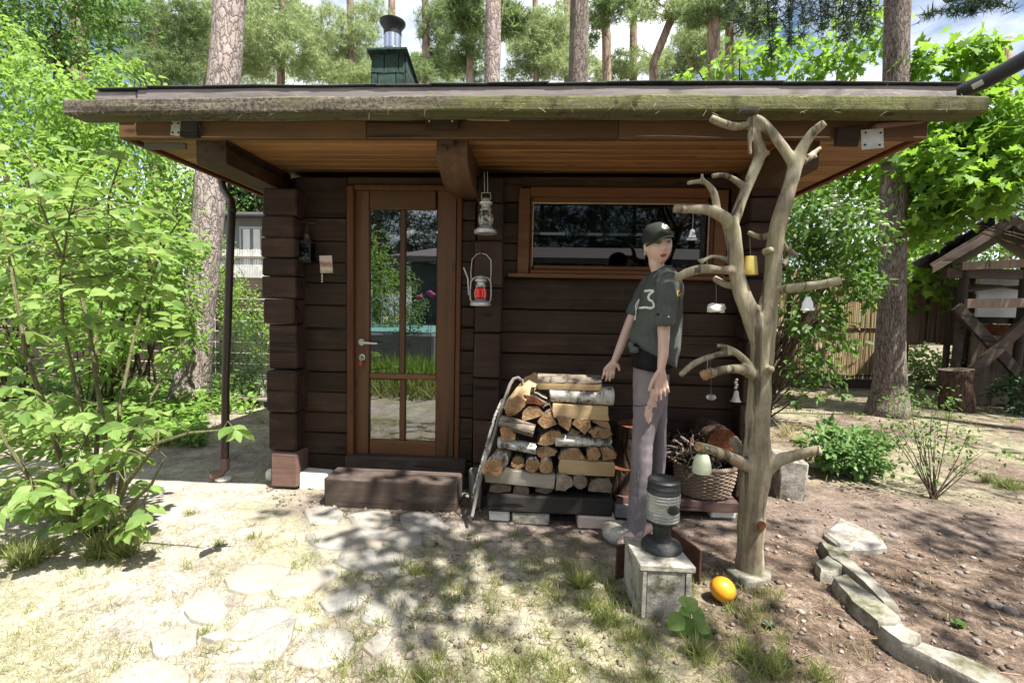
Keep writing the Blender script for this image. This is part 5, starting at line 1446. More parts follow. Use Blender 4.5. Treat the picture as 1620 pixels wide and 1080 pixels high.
build(MB().ball(lc + Vector((9 * LS, -23.2 * LS, 70 * LS)), (9.5 * LS, 3.2 * LS, 8 * LS), 14, 8), 'lens_patch', M['blackpaint'], parent=lamp, smooth=True)
build(MB().lathe([(24.5 * LS, 90 * LS), (26 * LS, 91.5 * LS), (25 * LS, 94 * LS), (24.6 * LS, 98 * LS), (25.2 * LS, 99 * LS), (24.4 * LS, 101 * LS), (24.0 * LS, 106 * LS), (25 * LS, 108 * LS), (23 * LS, 111 * LS), (19 * LS, 111.5 * LS), (0, 110 * LS)], 32, lc), 'cap', M['blackpaint'], parent=lamp, smooth=True, angle=50)
# round stone behind, rusty plates, ball
c = G(981, 850)
build(rock((c.x, c.y, 0.03), (0.17, 0.16, 0.09), 7.1, n=18, amp=0.06), 'round_stone', M['slabtop'], smooth=True, angle=180, label='round grey stone behind left of the concrete pedestal', cat='stone')
a, b = G(978, 924), G(1000, 915)
build(MB().box((a.x + 0.02, a.y + 0.07, 0.08), (0.05, 0.012, 0.17), 0.002, Matrix.Rotation(RAD(22), 3, 'Z')), 'rusty_plate', M['rust'], label='dark rusty plate standing left of the pedestal', cat='plate')
a = G(1098, 925)
build(MB().box((a.x - 0.012, a.y + 0.14, 0.08), (0.012, 0.26, 0.17), 0.002, Matrix.Rotation(RAD(20), 3, 'Z')), 'rusty_plate', M['rust'], label='long rusty plate leaning right behind the pedestal', cat='plate')
c = G(1144, 951)
mb = MB().ball((c.x, c.y + 0.01, 0.0515), (0.057, 0.054, 0.0535), 28, 18, rot=Matrix.Rotation(RAD(25), 3, 'Y'))
build(mb, 'orange_ball', M['orange'], smooth=True, angle=180, label='shiny orange ball lying on ground right of the pedestal', cat='ball')

# ------------------------------------------------------------------ the mannequin
YM = 2.80
def Q(px, py, dy=0.0): return A(px, py, YM + dy)
def q2m(p): return p / 274.0
mann = empty('mannequin', (Q(1012, 846).x, YM, 0), label='mannequin in grey t-shirt, mauve trousers and dark cap by the woodpile', cat='mannequin')
bm_ = MB()
# legs under the trousers, trunk, neck
bm_.tube([Q(1030, 580, -.035), Q(1022, 650, -.05), Q(1017, 720, -.06), Q(1008, 835, -.06)], [.065, .055, .042, .03], 14, rnd=True)
bm_.tube([Q(1034, 580, .04), Q(1038, 650, .06), Q(1042, 705, .065), Q(1029, 815, .05)], [.06, .045, .03, .028], 14, rnd=True)
bm_.tube([Q(1031, 585), Q(1036, 540), Q(1042, 490), Q(1048, 458), Q(1047, 446)], [.07, .07, .075, .065, .05], 16, rnd=True)
bm_.tube([Q(1048, 450, 0), Q(1043, 432, -.005), Q(1038, 416, -.01), Q(1038, 402, -.01)], [.045, .041, .041, .045], 16, rnd=True)
# feet
for (x, y, dy) in ((1006, 843, -.06), (1023, 832, .04)):
    p = Q(x, y, dy)
    bm_.tube([Vector((p.x + .02, p.y, .05)), Vector((p.x - .05, p.y - .05, .035)), Vector((p.x - .10, p.y - .09, .025))], [.038, .034, .022], 12, rnd=True)
# arms
bm_.tube([Q(1049, 458, -.08), Q(1053, 475, -.165), Q(1050, 513, -.18), Q(1050, 535, -.185), Q(1049, 562, -.19), Q(1046, 581, -.195)], [.033, .034, .0345, .031, .028, .0215], 14, rnd=True)
bm_.tube([Q(1040, 460, .09), Q(1014, 480, .155), Q(1000, 503, .165), Q(989, 530, .155), Q(980, 553, .14), Q(972, 571, .12)], [.033, .032, .033, .030, .0265, .0205], 14, rnd=True)
def hand(wrist, knuckles, fingers, thumb, dy):
    w = Q(*wrist, dy)
    for k in knuckles:
        bm_.tube([w, w.lerp(Q(*k, dy), 0.5), Q(*k, dy)], [.019, .0155, .0105], 10, rnd=True)
    for f in fingers:
        bm_.tube([Q(f[0], f[1], dy + (f[4] if len(f) > 4 else 0) * 0), Q((f[0] + f[2]) / 2 + .5, (f[1] + f[3]) / 2, dy - .006), Q(f[2], f[3], dy + .004)], [.0092, .0084, .0066], 9, rnd=True)
    P = [Q(*t_, dy - .012) for t_ in thumb]
    bm_.tube(P, [.0125, .011, .0085], 9, rnd=True)
hand((1046, 581), [(1037, 609), (1043, 612), (1049, 611), (1054, 608)],
     [(1037, 609, 1038.5, 634), (1043, 612, 1045.5, 632), (1049, 611, 1052, 626), (1054, 608, 1057.5, 620)], [(1040, 590), (1032, 603), (1027, 617)], -.20)
hand((972, 571), [(957, 584), (962, 586), (967, 586), (971, 584)],
     [(957, 584, 952.5, 598.5), (962, 586, 958.5, 602), (967, 586, 964.5, 602), (971, 584, 970, 598)], [(973, 574), (978, 578), (980, 585)], .115)
# head
HC = Q(1041, 388, -.02); HS = 1.0
fwd = Vector((0.16, -0.98, -0.02)).normalized(); upv = Vector((-0.10, 0.0, 1.0))
rgt = fwd.cross(upv).normalized(); upv = rgt.cross(fwd).normalized()
HM = Matrix((rgt, fwd, upv)).transposed()       # head x = its left-right, y = forward, z = up
vs = []; nu, nv = 72, 54
def g2(x, z, x0, z0, sx_, sz_): return math.exp(-((x - x0) / sx_) ** 2 - ((z - z0) / sz_) ** 2)
for j in range(nv + 1):
    th = math.pi * (0.01 + 0.98 * j / nv)
    for i in range(nu):
        ph = 2 * math.pi * i / nu
        d = Vector((math.sin(th) * math.cos(ph), math.sin(th) * math.sin(ph), -math.cos(th)))
        z = d.z * 0.113; x = d.x * 0.072; y = d.y * (0.088 if d.y > 0 else 0.096)
        if z < 0:
            k = (-z / 0.113)
            x *= 1 - 0.30 * k ** 1.8; y *= 1 - (0.12 if y > 0 else 0.38) * k ** 1.5
        if y > 0:
            f = min(1, y / 0.05)
            y += f * (0.024 * g2(x, z, 0, -0.024, .011, .013) + 0.013 * g2(x, z, 0, 0.000, .009, .022)
                      + 0.0055 * (g2(x, z, 0, -0.055, .020, .0055) + g2(x, z, 0, -0.067, .017, .006)) - 0.004 * g2(x, z, 0, -0.061, .02, .003)
                      + 0.010 * g2(x, z, 0, -0.098, .020, .018) - 0.0085 * (g2(x, z, .030, .006, .016, .010) + g2(x, z, -.030, .006, .016, .010))
                      + 0.005 * (g2(x, z, .028, .005, .010, .006) + g2(x, z, -.028, .005, .010, .006))
                      + 0.004 * (g2(x, z, .043, -.022, .016, .014) + g2(x, z, -.043, -.022, .016, .014)) + 0.003 * g2(x, z, 0, .026, .045, .010))
        vs.append(HC + HM @ (Vector((x, y, z)) * HS))
fs = [(j * nu + i, j * nu + (i + 1) % nu, (j + 1) * nu + (i + 1) % nu, (j + 1) * nu + i) for j in range(nv) for i in range(nu)]
fs += [tuple(reversed(range(nu))), tuple(nv * nu + i for i in range(nu))]
bm_.add(vs, fs)
for s_ in (-1, 1):
    bm_.ball(HC + HM @ Vector((s_ * 0.072, -0.008, -0.010)), (0.009, 0.016, 0.027), 10, 8, rot=HM)
body_me = remeshed(bm_, 0.0046, 3, 0.4)
mo = WL[mann.name]
for v_ in body_me.vertices: v_.co -= mo
body_me.materials.clear(); body_me.materials.append(M['skin'])
body_me.polygons.foreach_set('use_smooth', [True] * len(body_me.polygons))
body = link_mesh('body', body_me, mo, mann)
def bvh_of(me, off): return BVHTree.FromPolygons([v.co + off for v in me.vertices], [tuple(p.vertices) for p in me.polygons])
bvh_body = bvh_of(body_me, mo)
def decal(name, polys, frame, bvh, direction, off, mat, parent, cuts=3):
    """flat print laid onto a surface: outlines in FRAME (a function of u,v), cast along DIRECTION"""
    bm = bmesh.new(); d = Vector(direction).normalized()
    for poly in polys:
        vsx = [bm.verts.new(frame(*p)) for p in poly]
        try: bm.faces.new(vsx)
        except ValueError: pass
    bmesh.ops.triangulate(bm, faces=bm.faces)
    bmesh.ops.subdivide_edges(bm, edges=bm.edges, cuts=cuts, use_grid_fill=True)
    bad = []
    for v in bm.verts:
        hit = bvh.ray_cast(v.co - d * 0.6, d)
        if hit[0] is not None: v.co = hit[0] - d * off
        else: bad.append(v)
    bmesh.ops.delete(bm, geom=bad, context='VERTS')
    me = bpy.data.meshes.new(name); 
    for v in bm.verts: v.co -= mo
    bm.to_mesh(me); bm.free()
    me.materials.append(mat)
    me.polygons.foreach_set('use_smooth', [True] * len(me.polygons))
    return link_mesh(name, me, mo, parent)
hf = lambda u, v: HC + HM @ Vector((u, 0.05, v))
def ell(u, v, a, b, n=14): return [(u + a * math.cos(6.2832 * k / n), v + b * math.sin(6.2832 * k / n)) for k in range(n)]
decal('lips', [[(-.021, -.0605), (-.012, -.0540), (-.004, -.0525), (0, -.0540), (.004, -.0525), (.012, -.0540), (.021, -.0605)], [(.021, -.0608), (.012, -.0700), (0, -.0725), (-.012, -.0700), (-.021, -.0608)]], hf, bvh_body, -fwd, 0.0009, M['lips'], mann)
for s_ in (-1, 1):
    decal('eyelid', [ell(s_ * .030, .012, .018, .0085)], hf, bvh_body, -fwd, 0.0007, M['shadowpaint'], mann)
    decal('eye', [ell(s_ * .030, .0035, .0135, .0042)], hf, bvh_body, -fwd, 0.0014, M['eyewhite'], mann)
    decal('iris', [ell(s_ * .030, .0032, .0048, .0042)], hf, bvh_body, -fwd, 0.0020, M['brow'], mann)
    decal('lash', [[(s_ * .013, .0055), (s_ * .022, .0088), (s_ * .032, .0094), (s_ * .047, .0062), (s_ * .034, .0076), (s_ * .022, .0068)]], hf, bvh_body, -fwd, 0.0022, M['brow'], mann)
    decal('eyebrow', [[(s_ * .012, .0235), (s_ * .025, .0300), (s_ * .038, .0300), (s_ * .052, .0225), (s_ * .038, .0268), (s_ * .025, .0262)]], hf, bvh_body, -fwd, 0.0010, M['brow'], mann)
# earring
build(MB().ball(HC + HM @ Vector((0.078, -0.004, -0.042)), (.005, .005, .008), 10, 7), 'earring', M['metal'], parent=mann, smooth=True)
# hair: a close dark cap of hair at the back and the right
mb = MB(); vs = []; nu, nv = 40, 22
for j in range(nv + 1):
    th = math.pi * (0.16 + 0.83 * j / nv)
    for i in range(nu):
        ph = 2 * math.pi * i / nu
        d = Vector((math.sin(th) * math.cos(ph), math.sin(th) * math.sin(ph), -math.cos(th)))
        r = 1.03 + 0.03 * nz(d.x * 7, d.y * 7, d.z * 2)
        p = Vector((d.x * 0.076 * r, d.y * 0.096 * r - 0.010, d.z * 0.115 * r + 0.002))
        lim = 0.0 if p.z > 0.03 else (-0.036 if d.x > 0 else 0.004)
        if p.y > lim: p.y = lim
        if d.x > 0: p.z = max(p.z, -0.02)
        else: p.z = max(p.z, -0.085); p.x *= 1.06
        vs.append(HC + HM @ p)
fs = [(j * nu + i, j * nu + (i + 1) % nu, (j + 1) * nu + (i + 1) % nu, (j + 1) * nu + i) for j in range(nv) for i in range(nu)]
mb.add(vs, fs); mb.f += [tuple(range(nu)), tuple(nv * nu + i for i in range(nu))]; mb.m += [0, 0]
build(mb, 'hair', M['hair'], parent=mann, smooth=True, angle=180)
# cap: dome and peak
cap_up = (upv + fwd * 0.06 + rgt * 0.16 - fwd * 0.10).normalized(); cap_r = fwd.cross(cap_up).normalized(); cap_f = cap_up.cross(cap_r).normalized()
CM = Matrix((cap_r, cap_f, cap_up)).transposed(); CC = HC + HM @ Vector((0.002, -0.008, 0.043))
mb = MB(); prof = []
for k in range(9):
    a = RAD(90 * k / 8); prof.append((math.cos(a) ** 0.8 if k < 8 else 0.0, math.sin(a)))
vs = []; n = 32
for r, z in [(1.0, -0.25)] + prof:
    for k in range(n):
        a = 6.2832 * k / n
        vs.append(CC + CM @ Vector((r * math.cos(a) * 0.079, r * math.sin(a) * 0.101, z * 0.083 + 0.002 * math.sin(a * 6) * (1 - z))))
fs = [(j * n + k, j * n + (k + 1) % n, (j + 1) * n + (k + 1) % n, (j + 1) * n + k) for j in range(9) for k in range(n)]
mb.add(vs, fs)
cap = build(mb, 'cap', M['capcloth'], parent=mann, smooth=True, angle=180)
mb = MB(); vs = []; m_ = 15
for k in range(m_):
    a = RAD(8 + 164 * k / (m_ - 1)); s_ = math.sin((k / (m_ - 1)) * math.pi) ** 0.7
    for (t_, th) in ((0.985, 0.0), (1.0 + 0.24 * s_, -0.003), (1.0 + 0.46 * s_, -0.010), (1.0 + 0.46 * s_, -0.014), (1.0 + 0.24 * s_, -0.008), (0.985, -0.005)):
        drop = -0.016 * abs(math.cos(a)) ** 2 - 0.008
        vs.append(CC + CM @ Vector((math.cos(a) * 0.079 * min(t_, 1.06 + .0 * s_), math.sin(a) * 0.101 * t_, th + drop)))
fs = [(k * 6 + q, k * 6 + (q + 1) % 6, (k + 1) * 6 + (q + 1) % 6, (k + 1) * 6 + q) for k in range(m_ - 1) for q in range(6)] + [tuple(range(6)), tuple((m_ - 1) * 6 + q for q in range(6))]
mb.add(vs, fs)
build(mb, 'cap_peak', M['capcloth'], parent=mann, smooth=True, angle=60)
bvh_cap = bvh_of(cap.data, WL[cap.name])
cf = lambda u, v: CC + CM @ Vector((u, 0.14, v))
emb = []
for (u, v, a, b) in ((-.012, .046, .011, .006), (.004, .052, .006, .009)):
    o_ = ell(u, v, a, b, 16); i_ = ell(u, v, a * .55, b * .5, 16)
    for k in range(16): emb.append([o_[k], o_[(k + 1) % 16], i_[(k + 1) % 16], i_[k]])
emb += [[(-.028, .034), (.020, .036), (.020, .040), (-.028, .038)], [(-.026, .028), (.014, .030), (.014, .0325), (-.026, .031)], [(.008, .040), (.016, .042), (.020, .050), (.012, .048)]]
cdir = (HM @ Vector((-0.20, -1, 0))).normalized()
cf2 = lambda u, v: CC + CM @ Vector((u - 0.022, 0.14, v))
decal('cap_emblem', emb, cf2, bvh_cap, -cap_f, 0.0012, M['print'], mann, 1)
# t-shirt: rings round the trunk and two sleeves grown into one surface
ms = MB()
def ring_loft(rings, n=28):
    vs = []
    for (x, y, hw, hd, dy, tl) in rings:
        c = Q(x, y, dy)
        for k in range(n):
            a = 6.2832 * k / n
            ca, sa = math.cos(a), math.sin(a)
            vs.append(Vector((c.x + q2m(hw) * ca, c.y + hd * sa, c.z - q2m(tl) * ca)))
    m = len(rings)
    fs = [(j * n + k, j * n + (k + 1) % n, (j + 1) * n + (k + 1) % n, (j + 1) * n + k) for j in range(m - 1) for k in range(n)]
    fs += [tuple(reversed(range(n))), tuple((m - 1) * n + k for k in range(n))]
    return vs, fs
ms.add(*ring_loft([(1043, 424, 14, .055, 0, -6), (1045, 431, 19, .10, 0, -6), (1049, 440, 25, .155, 0, -5), (1049, 455, 29, .165, 0, 0), (1046, 475, 31, .155, 0, 2),
                   (1042, 497, 35, .150, 0, 4), (1039, 520, 37, .148, 0, 7), (1036, 540, 38, .15, 0, 10), (1034, 553, 36, .15, 0, 14), (1035, 564, 33, .145, 0, 18)]))
ms.tube([Q(1052, 438, -.10), Q(1054, 455, -.165), Q(1054, 485, -.185), Q(1053, 511, -.19), Q(1053, 516, -.19)], [.060, .064, .062, .062, .060], 20, squash=(1.0, 0.95))
ms.tube([Q(1036, 440, .11), Q(1022, 462, .165), Q(1010, 485, .17), Q(1003, 500, .17)], [.060, .062, .058, .058], 20)
ms.ball(Q(1004, 553, -.10), (.026, .024, .020), 12, 8)
ms.ball(Q(998, 545, -.06), (.020, .03, .02), 12, 8)
sh_me = remeshed(ms, 0.0075, 8, 0.5)
for v_ in sh_me.vertices:
    p = v_.co
    f = 0.008 * nz(p.x * 14 + p.z * 9, p.y * 9, p.z * 7) + 0.0075 * nz(p.x * 30, p.y * 22, p.z * 13 + p.x * 26)
    v_.co = p + v_.normal * f - mo
sh_me.materials.clear(); sh_me.materials.append(M['shirt'])
sh_me.polygons.foreach_set('use_smooth', [True] * len(sh_me.polygons))
shirt = link_mesh('t_shirt', sh_me, mo, mann)
bvh_sh = bvh_of(sh_me, mo)
# lettering on the chest and small marks on sleeve and back, at their place in the photograph
sf = lambda u, v: A(u, v, 2.3)
def C3(cx, cy): return 940 + cx / 4.5, 320 + cy / 4.5
def stroke(pts, w):
    P = [Vector((*C3(*p), 0)) for p in pts]; out = []
    for a, b in zip(P[:-1], P[1:]):
        d = (b - a).normalized(); nn = Vector((-d.y, d.x, 0)) * w / 2
        out.append([(q.x, q.y) for q in (a - d * w * .2 + nn, b + d * w * .2 + nn, b + d * w * .2 - nn, a - d * w * .2 - nn)])
    return out
S_ = stroke([(362,632),(400,628),(424,630)], 3.6) + stroke([(424,632),(396,655),(386,676),(394,694),(414,705),(424,722),(424,744),(404,754),(368,748),(324,752)], 3.4)
S_ += stroke([(322,692),(306,712),(294,740)], 1.8) + stroke([(296,745),(300,790),(288,838)], 1.8) + stroke([(318,706),(300,770),(296,835)], 1.2)
cdir = (Q(1030, 490) - Vector((0, 0, CH))).normalized()
class F_: pass
def proj_decal(name, polys, bvh, off, mat, cuts=2):
    """each corner is cast from the photograph's standpoint once, when the print is laid on the cloth"""
    bm = bmesh.new()
    for poly in polys:
        bm.faces.new([bm.verts.new((p[0], p[1], 0)) for p in poly])
    bmesh.ops.triangulate(bm, faces=bm.faces); bmesh.ops.subdivide_edges(bm, edges=bm.edges, cuts=cuts, use_grid_fill=True)
    bad = []
    for v in bm.verts:
        d = ray(v.co.x, v.co.y).normalized()
        h_ = bvh.ray_cast(Vector((0, 0, CH)), d)
        if h_[0] is None or h_[0].y > YM + 0.2: bad.append(v)
        else: v.co = h_[0] + h_[1] * (off if h_[1].dot(d) < 0 else -off) - mo
    bmesh.ops.delete(bm, geom=bad, context='VERTS')
    me = bpy.data.meshes.new(name); bm.to_mesh(me); bm.free(); me.materials.append(mat)
    me.polygons.foreach_set('use_smooth', [True] * len(me.polygons))
    return link_mesh(name, me, mo, mann)
proj_decal('shirt_lettering', S_, bvh_sh, 0.0022, M['print'])
Y_ = stroke([(594,628),(590,645),(594,664),(606,664),(610,648)], 2.0) + stroke([(594,628),(606,632)], 2.0)
proj_decal('yellow_badge', Y_, bvh_sh, 0.0022, M['yellowprint'])
proj_decal('sleeve_hole', [[C3(455 + 12 * math.cos(k), 797 + 9 * math.sin(k)) for k in (0, .9, 2, 3, 4, 5.2)], [C3(497 + 6 * math.cos(k), 805 + 4 * math.sin(k)) for k in (0, 1.2, 2.5, 4, 5)]], bvh_sh, 0.0018, M['blackcloth'])
proj_decal('sleeve_spot', [[C3(530 + 7 * math.cos(k), 814 + 7 * math.sin(k)) for k in (0, 1.2, 2.5, 4, 5)]], bvh_sh, 0.0018, M['print'])
# waistband and trousers
mw_ = MB(); mw_.add(*ring_loft([(1030, 550, 30, .125, 0, 6), (1030, 562, 31, .128, 0, 8), (1030, 574, 30, .13, 0, 8), (1030, 585, 29, .13, 0, 4)]))
build(mw_, 'waistband', M['blackcloth'], parent=mann, smooth=True, angle=180)
mt = MB()
def leg_loft(rings, n=22):
    vs = []
    for (x, y, hw, hd, dy) in rings:
        c = Q(x, y, dy)
        for k in range(n):
            a = 6.2832 * k / n
            vs.append(Vector((c.x + q2m(hw) * .9 * math.cos(a), c.y + hd * .92 * math.sin(a), c.z)))
    m = len(rings)
    fs = [(j * n + k, j * n + (k + 1) % n, (j + 1) * n + (k + 1) % n, (j + 1) * n + k) for j in range(m - 1) for k in range(n)]
    fs += [tuple(reversed(range(n))), tuple((m - 1) * n + k for k in range(n))]
    return vs, fs
mt.add(*leg_loft([(1030, 574, 29.5, .125, 0), (1030, 590, 29, .13, 0), (1028, 612, 28, .13, -.01), (1025, 640, 25, .10, -.04), (1021, 665, 21.5, .085, -.055), (1017, 700, 17.5, .072, -.06), (1015, 740, 17.0, .07, -.06), (1011, 790, 17.0, .072, -.06), (1006, 835, 15.5, .078, -.06), (1005, 843, 15, .078, -.06)]))
mt.add(*leg_loft([(1034, 590, 25, .11, .04), (1038, 640, 18, .09, .06), (1041, 680, 13, .07, .07), (1042, 715, 12, .06, .07), (1038, 770, 12, .06, .06), (1028, 820, 13, .065, .05)]))
tr_me = remeshed(mt, 0.0075, 6, 0.5)
for v_ in tr_me.vertices:
    p = v_.co
    f = 0.007 * nz(p.x * 14, p.y * 14, p.z * 2.0) + 0.007 * nz(p.x * 34, p.y * 34, p.z * 3.2) + 0.003 * nz(p.x * 20, p.y * 20, p.z * 30)
    v_.co = p + v_.normal * f - mo
tr_me.materials.clear(); tr_me.materials.append(M['trousers'])
tr_me.polygons.foreach_set('use_smooth', [True] * len(tr_me.polygons))
link_mesh('trousers', tr_me, mo, mann)
bvh_tr = bvh_of(tr_me, mo)
def C4(cx, cy): return 940 + cx / 3.377, 540 + cy / 3.377
proj_decal('torn_patch', [[C4(*p) for p in ((302,250),(322,255),(326,310),(310,322),(335,345),(330,375),(312,392),(306,425),(290,440),(286,415),(274,420),(284,385),(268,388),(276,350),(296,300))]], bvh_tr, 0.002, M['skin'], 3)
proj_decal('torn_edge', [[C4(*p) for p in ((312,352),(330,348),(334,372),(322,390),(308,380))]], bvh_tr, 0.003, M['trousers'], 2)
proj_decal('seam', [[C4(*p) for p in ((206,336),(240,344),(290,336),(290,339),(240,347.5),(206,340))]], bvh_tr, 0.002, M['blackcloth'], 3)

# ------------------------------------------------------------------ stones, kerb, block, litter, grass
def slab_from_top(name, pts, z, mat, label, cat, group=None, h=None):
    P = [G(x, y, z) for x, y in pts]; c = sum(P, Vector()) / len(P)
    out = []
    for i, p in enumerate(P):
        q = P[(i + 1) % len(P)]
        for k in range(3):
            v = p.lerp(q, k / 3); out.append(v + Vector((random.uniform(-.005, .005), random.uniform(-.005, .005), random.uniform(-.003, .003))))
    n = len(out); mb = MB(); vs = []
    for s, dz in ((1.04, -z - 0.04), (1.03, -z * 0.5), (1.0, -0.012), (0.93, 0.0)):
        for p in out: vs.append((c.x + (p.x - c.x) * s + .004 * nz(p.x * 30, p.y * 30, dz * 40), c.y + (p.y - c.y) * s, p.z + dz + .004 * nz(p.x * 14, p.y * 14)))
    vs.append((c.x, c.y, z))
    fs = [(j * n + k, j * n + (k + 1) % n, (j + 1) * n + (k + 1) % n, (j + 1) * n + k) for j in range(3) for k in range(n)] + [(3 * n + k, 3 * n + (k + 1) % n, 4 * n) for k in range(n)]
    mb.add(vs, fs)
    return build(mb, name, mat, smooth=True, angle=45, label=label, cat=cat, group=group)
KG = 'stones edging the bed'
slab_from_top('kerb_stone', [(1307,842),(1328,818),(1352,826),(1396,850),(1402,862),(1360,866),(1330,864)], 0.03, M['concrete'], 'flat brownish slab at the far end of the kerb', 'kerb stone', KG)
slab_from_top('kerb_stone', [(1297,853),(1328,864),(1380,912),(1422,955),(1404,958),(1350,905),(1312,878)], 0.05, M['kerbstone'], 'long pale kerb stone next to the brownish end slab', 'kerb stone', KG)
slab_from_top('kerb_stone', [(1289,888),(1309,877),(1334,893),(1318,906),(1299,902)], 0.05, M['kerbstone'], 'small mossy kerb block nearest the bare tree foot', 'kerb stone', KG)
slab_from_top('kerb_stone', [(1316,913),(1336,905),(1385,943),(1424,972),(1420,990),(1392,984),(1350,950)], 0.055, M['kerbstone'], 'longest pale kerb stone in the middle of the row', 'kerb stone', KG)
slab_from_top('kerb_stone', [(1391,991),(1426,985),(1459,1003),(1446,1022),(1428,1014)], 0.065, M['kerbstone'], 'short blocky kerb stone between the two long ones', 'kerb stone', KG)
slab_from_top('kerb_stone', [(1436,1022),(1454,1012),(1530,1038),(1600,1073),(1650,1100),(1600,1104),(1520,1064)], 0.06, M['kerbstone'], 'mossy long kerb stone running out of the picture corner', 'kerb stone', KG)
c = G(1264, 792)
build(MB().box((c.x - 0.02, c.y + 0.16, 0.13), (0.18, 0.30, 0.30), 0.012, Matrix.Rotation(RAD(-8), 3, 'Z') @ Matrix.Rotation(RAD(3), 3, 'Y'), jit=0.004), 'concrete_block', M['concrete'], smooth=True, label='upright concrete block standing behind the bare tree', cat='block')
PG = 'loose stones on the bed'
peb = []
for k in range(5):
    peb.append(rock((0, 0, 0), (1, 0.85, 0.6), k * 3.7, n=10, amp=0.25))
spots = [(1418,820,9),(1414,846,10),(1448,905,12),(1455,925,14),(1452,935,9),(1490,928,12),(1500,940,10),(1518,905,9),(1535,935,13),(1555,932,10),(1572,955,15),(1590,930,12),(1600,965,16),(1575,985,12),(1540,880,9),(1520,862,9),(1562,870,10),(1600,900,11),(1480,870,8),(1440,880,9),(1500,985,10),(1610,1000,12),(1545,1010,9),(1580,1030,10),(1465,960,10),(1430,935,9),(1395,905,8),(1425,975,10),(1490,905,8),(1528,958,9)]
for i, (x, y, r) in enumerate(spots):
    p = G(x, y); s = r / (F_PX / p.y) * random.uniform(0.3, 0.75)
    mb = MB(); R_ = Matrix.Rotation(random.uniform(0, 6.28), 3, 'Z')
    src = peb[i % 5]; mb.f = src.f; mb.m = src.m
    mb.v = [R_ @ (v * s * 1.6) + Vector((p.x, p.y, ground_z(p.x, p.y) + s * 0.12)) for v in src.v]
    build(mb, 'loose_stone', M['pebble'], smooth=True, angle=180, recalc=False, label='rounded grey stone lying loose on the bark strewn bed', cat='stone', group=PG)
def in_ground(px0, px1, py0, py1, n):
    out = []
    for _ in range(n):
        out.append(G(random.uniform(px0, px1), random.uniform(py0, py1)))
    return out
# gravel and chips: one mass
pts = in_ground(480, 770, 790, 822, 380) + in_ground(1150, 1620, 780, 1060, 520) + in_ground(640, 1160, 800, 1060, 500) + in_ground(420, 520, 770, 800, 60)
P = np.array([[p.x, p.y, ground_z(p.x, p.y) + 0.004] for p in pts]); N = len(P)
OCT = (np.array([[-.5,0,0],[0,-.4,0],[.5,0,.05],[0,.45,0],[0.05,0,.34],[0,0,-.25]]), [(0,1,4),(1,2,4),(2,3,4),(3,0,4),(1,0,5),(2,1,5),(3,2,5),(0,3,5)])
leaves('gravel', P, rng.normal(size=(N, 3)) * [1, 1, .15], np.tile([0, 0, 1.0], (N, 1)) + rng.normal(size=(N, 3)) * .2, rng.gamma(2.2, 0.008, N).clip(0.005, 0.05), OCT, M['chip'], origin=(0, 3, 0), kind='stuff')
# fallen needles and bark: right hand beds thickly, thinly elsewhere
pts = [(random.uniform(0.6, 4.6), random.uniform(1.3, 6.0)) for _ in range(15000)] + [(random.uniform(-0.9, 0.8), random.uniform(1.2, 3.2)) for _ in range(3500)] + [(random.uniform(-3.5, -0.5), random.uniform(1.2, 4.2)) for _ in range(1300)]
P = np.array([[x, y, ground_z(x, y) + 0.003] for x, y in pts]); N = len(P)
STRIP = (np.array([[-.019,0,0],[.019,0,0],[.019,1,.03],[-.019,1,.03]]), [(0,1,2,3)])
leaves('needle_litter', P, rng.normal(size=(N, 3)) * [1, 1, .10], np.tile([0, 0, 1.0], (N, 1)) + rng.normal(size=(N, 3)) * .25, rng.uniform(0.02, 0.07, N), STRIP, M['litter'], origin=(0, 3, 0), kind='stuff')
# grass: clumped blades
def grass(name, spots, mat, hmin=0.03, hmax=0.09, wid=0.055, lean=0.6, **kw):
    """spots: (x, y, radius, count, height factor)"""
    Ps, Hs = [], []
    for (x, y, r, k, hf_) in spots:
        a = rng.uniform(0, 6.283, k); rr = np.abs(rng.normal(0, r * .6, k))
        xs, ys = x + rr * np.cos(a), y + rr * np.sin(a)
        Ps.append(np.stack([xs, ys, np.array([ground_z(float(u), float(v)) for u, v in zip(xs, ys)]) - .004], 1)); Hs.append(rng.uniform(hmin, hmax, k) * hf_)
    P = np.concatenate(Ps); H = np.concatenate(Hs); N = len(P)
    D = rng.normal(size=(N, 3)) * [lean, lean, 0.1] + [0, 0, 1.0]
    Nn = rng.normal(size=(N, 3)) * [1, 1, 0.1]
    tv, tf = T_BLADE
    return leaves(name, P, D, Nn, H, (tv * [wid, 1, 1], tf), mat, origin=(0, 3, 0), kind='stuff', **kw)
def gp(px, py): p = G(px, py); return p.x, p.y
gs = []
for _ in range(200):      # dapple lit lawn in the middle foreground
    x, y = gp(random.uniform(540, 1250), random.uniform(890, 1090)); gs.append((x, y, random.uniform(.03, .09), random.randint(20, 60), random.uniform(.5, 1.0)))
for _ in range(60):
    x, y = gp(random.uniform(600, 1000), random.uniform(840, 960)); gs.append((x, y, random.uniform(.02, .06), random.randint(10, 35), random.uniform(.4, .9)))
for _ in range(190):
    x, y = gp(random.uniform(-20, 560), random.uniform(820, 1090)); gs.append((x, y, random.uniform(.03, .08), random.randint(10, 40), random.uniform(.3, .7)))
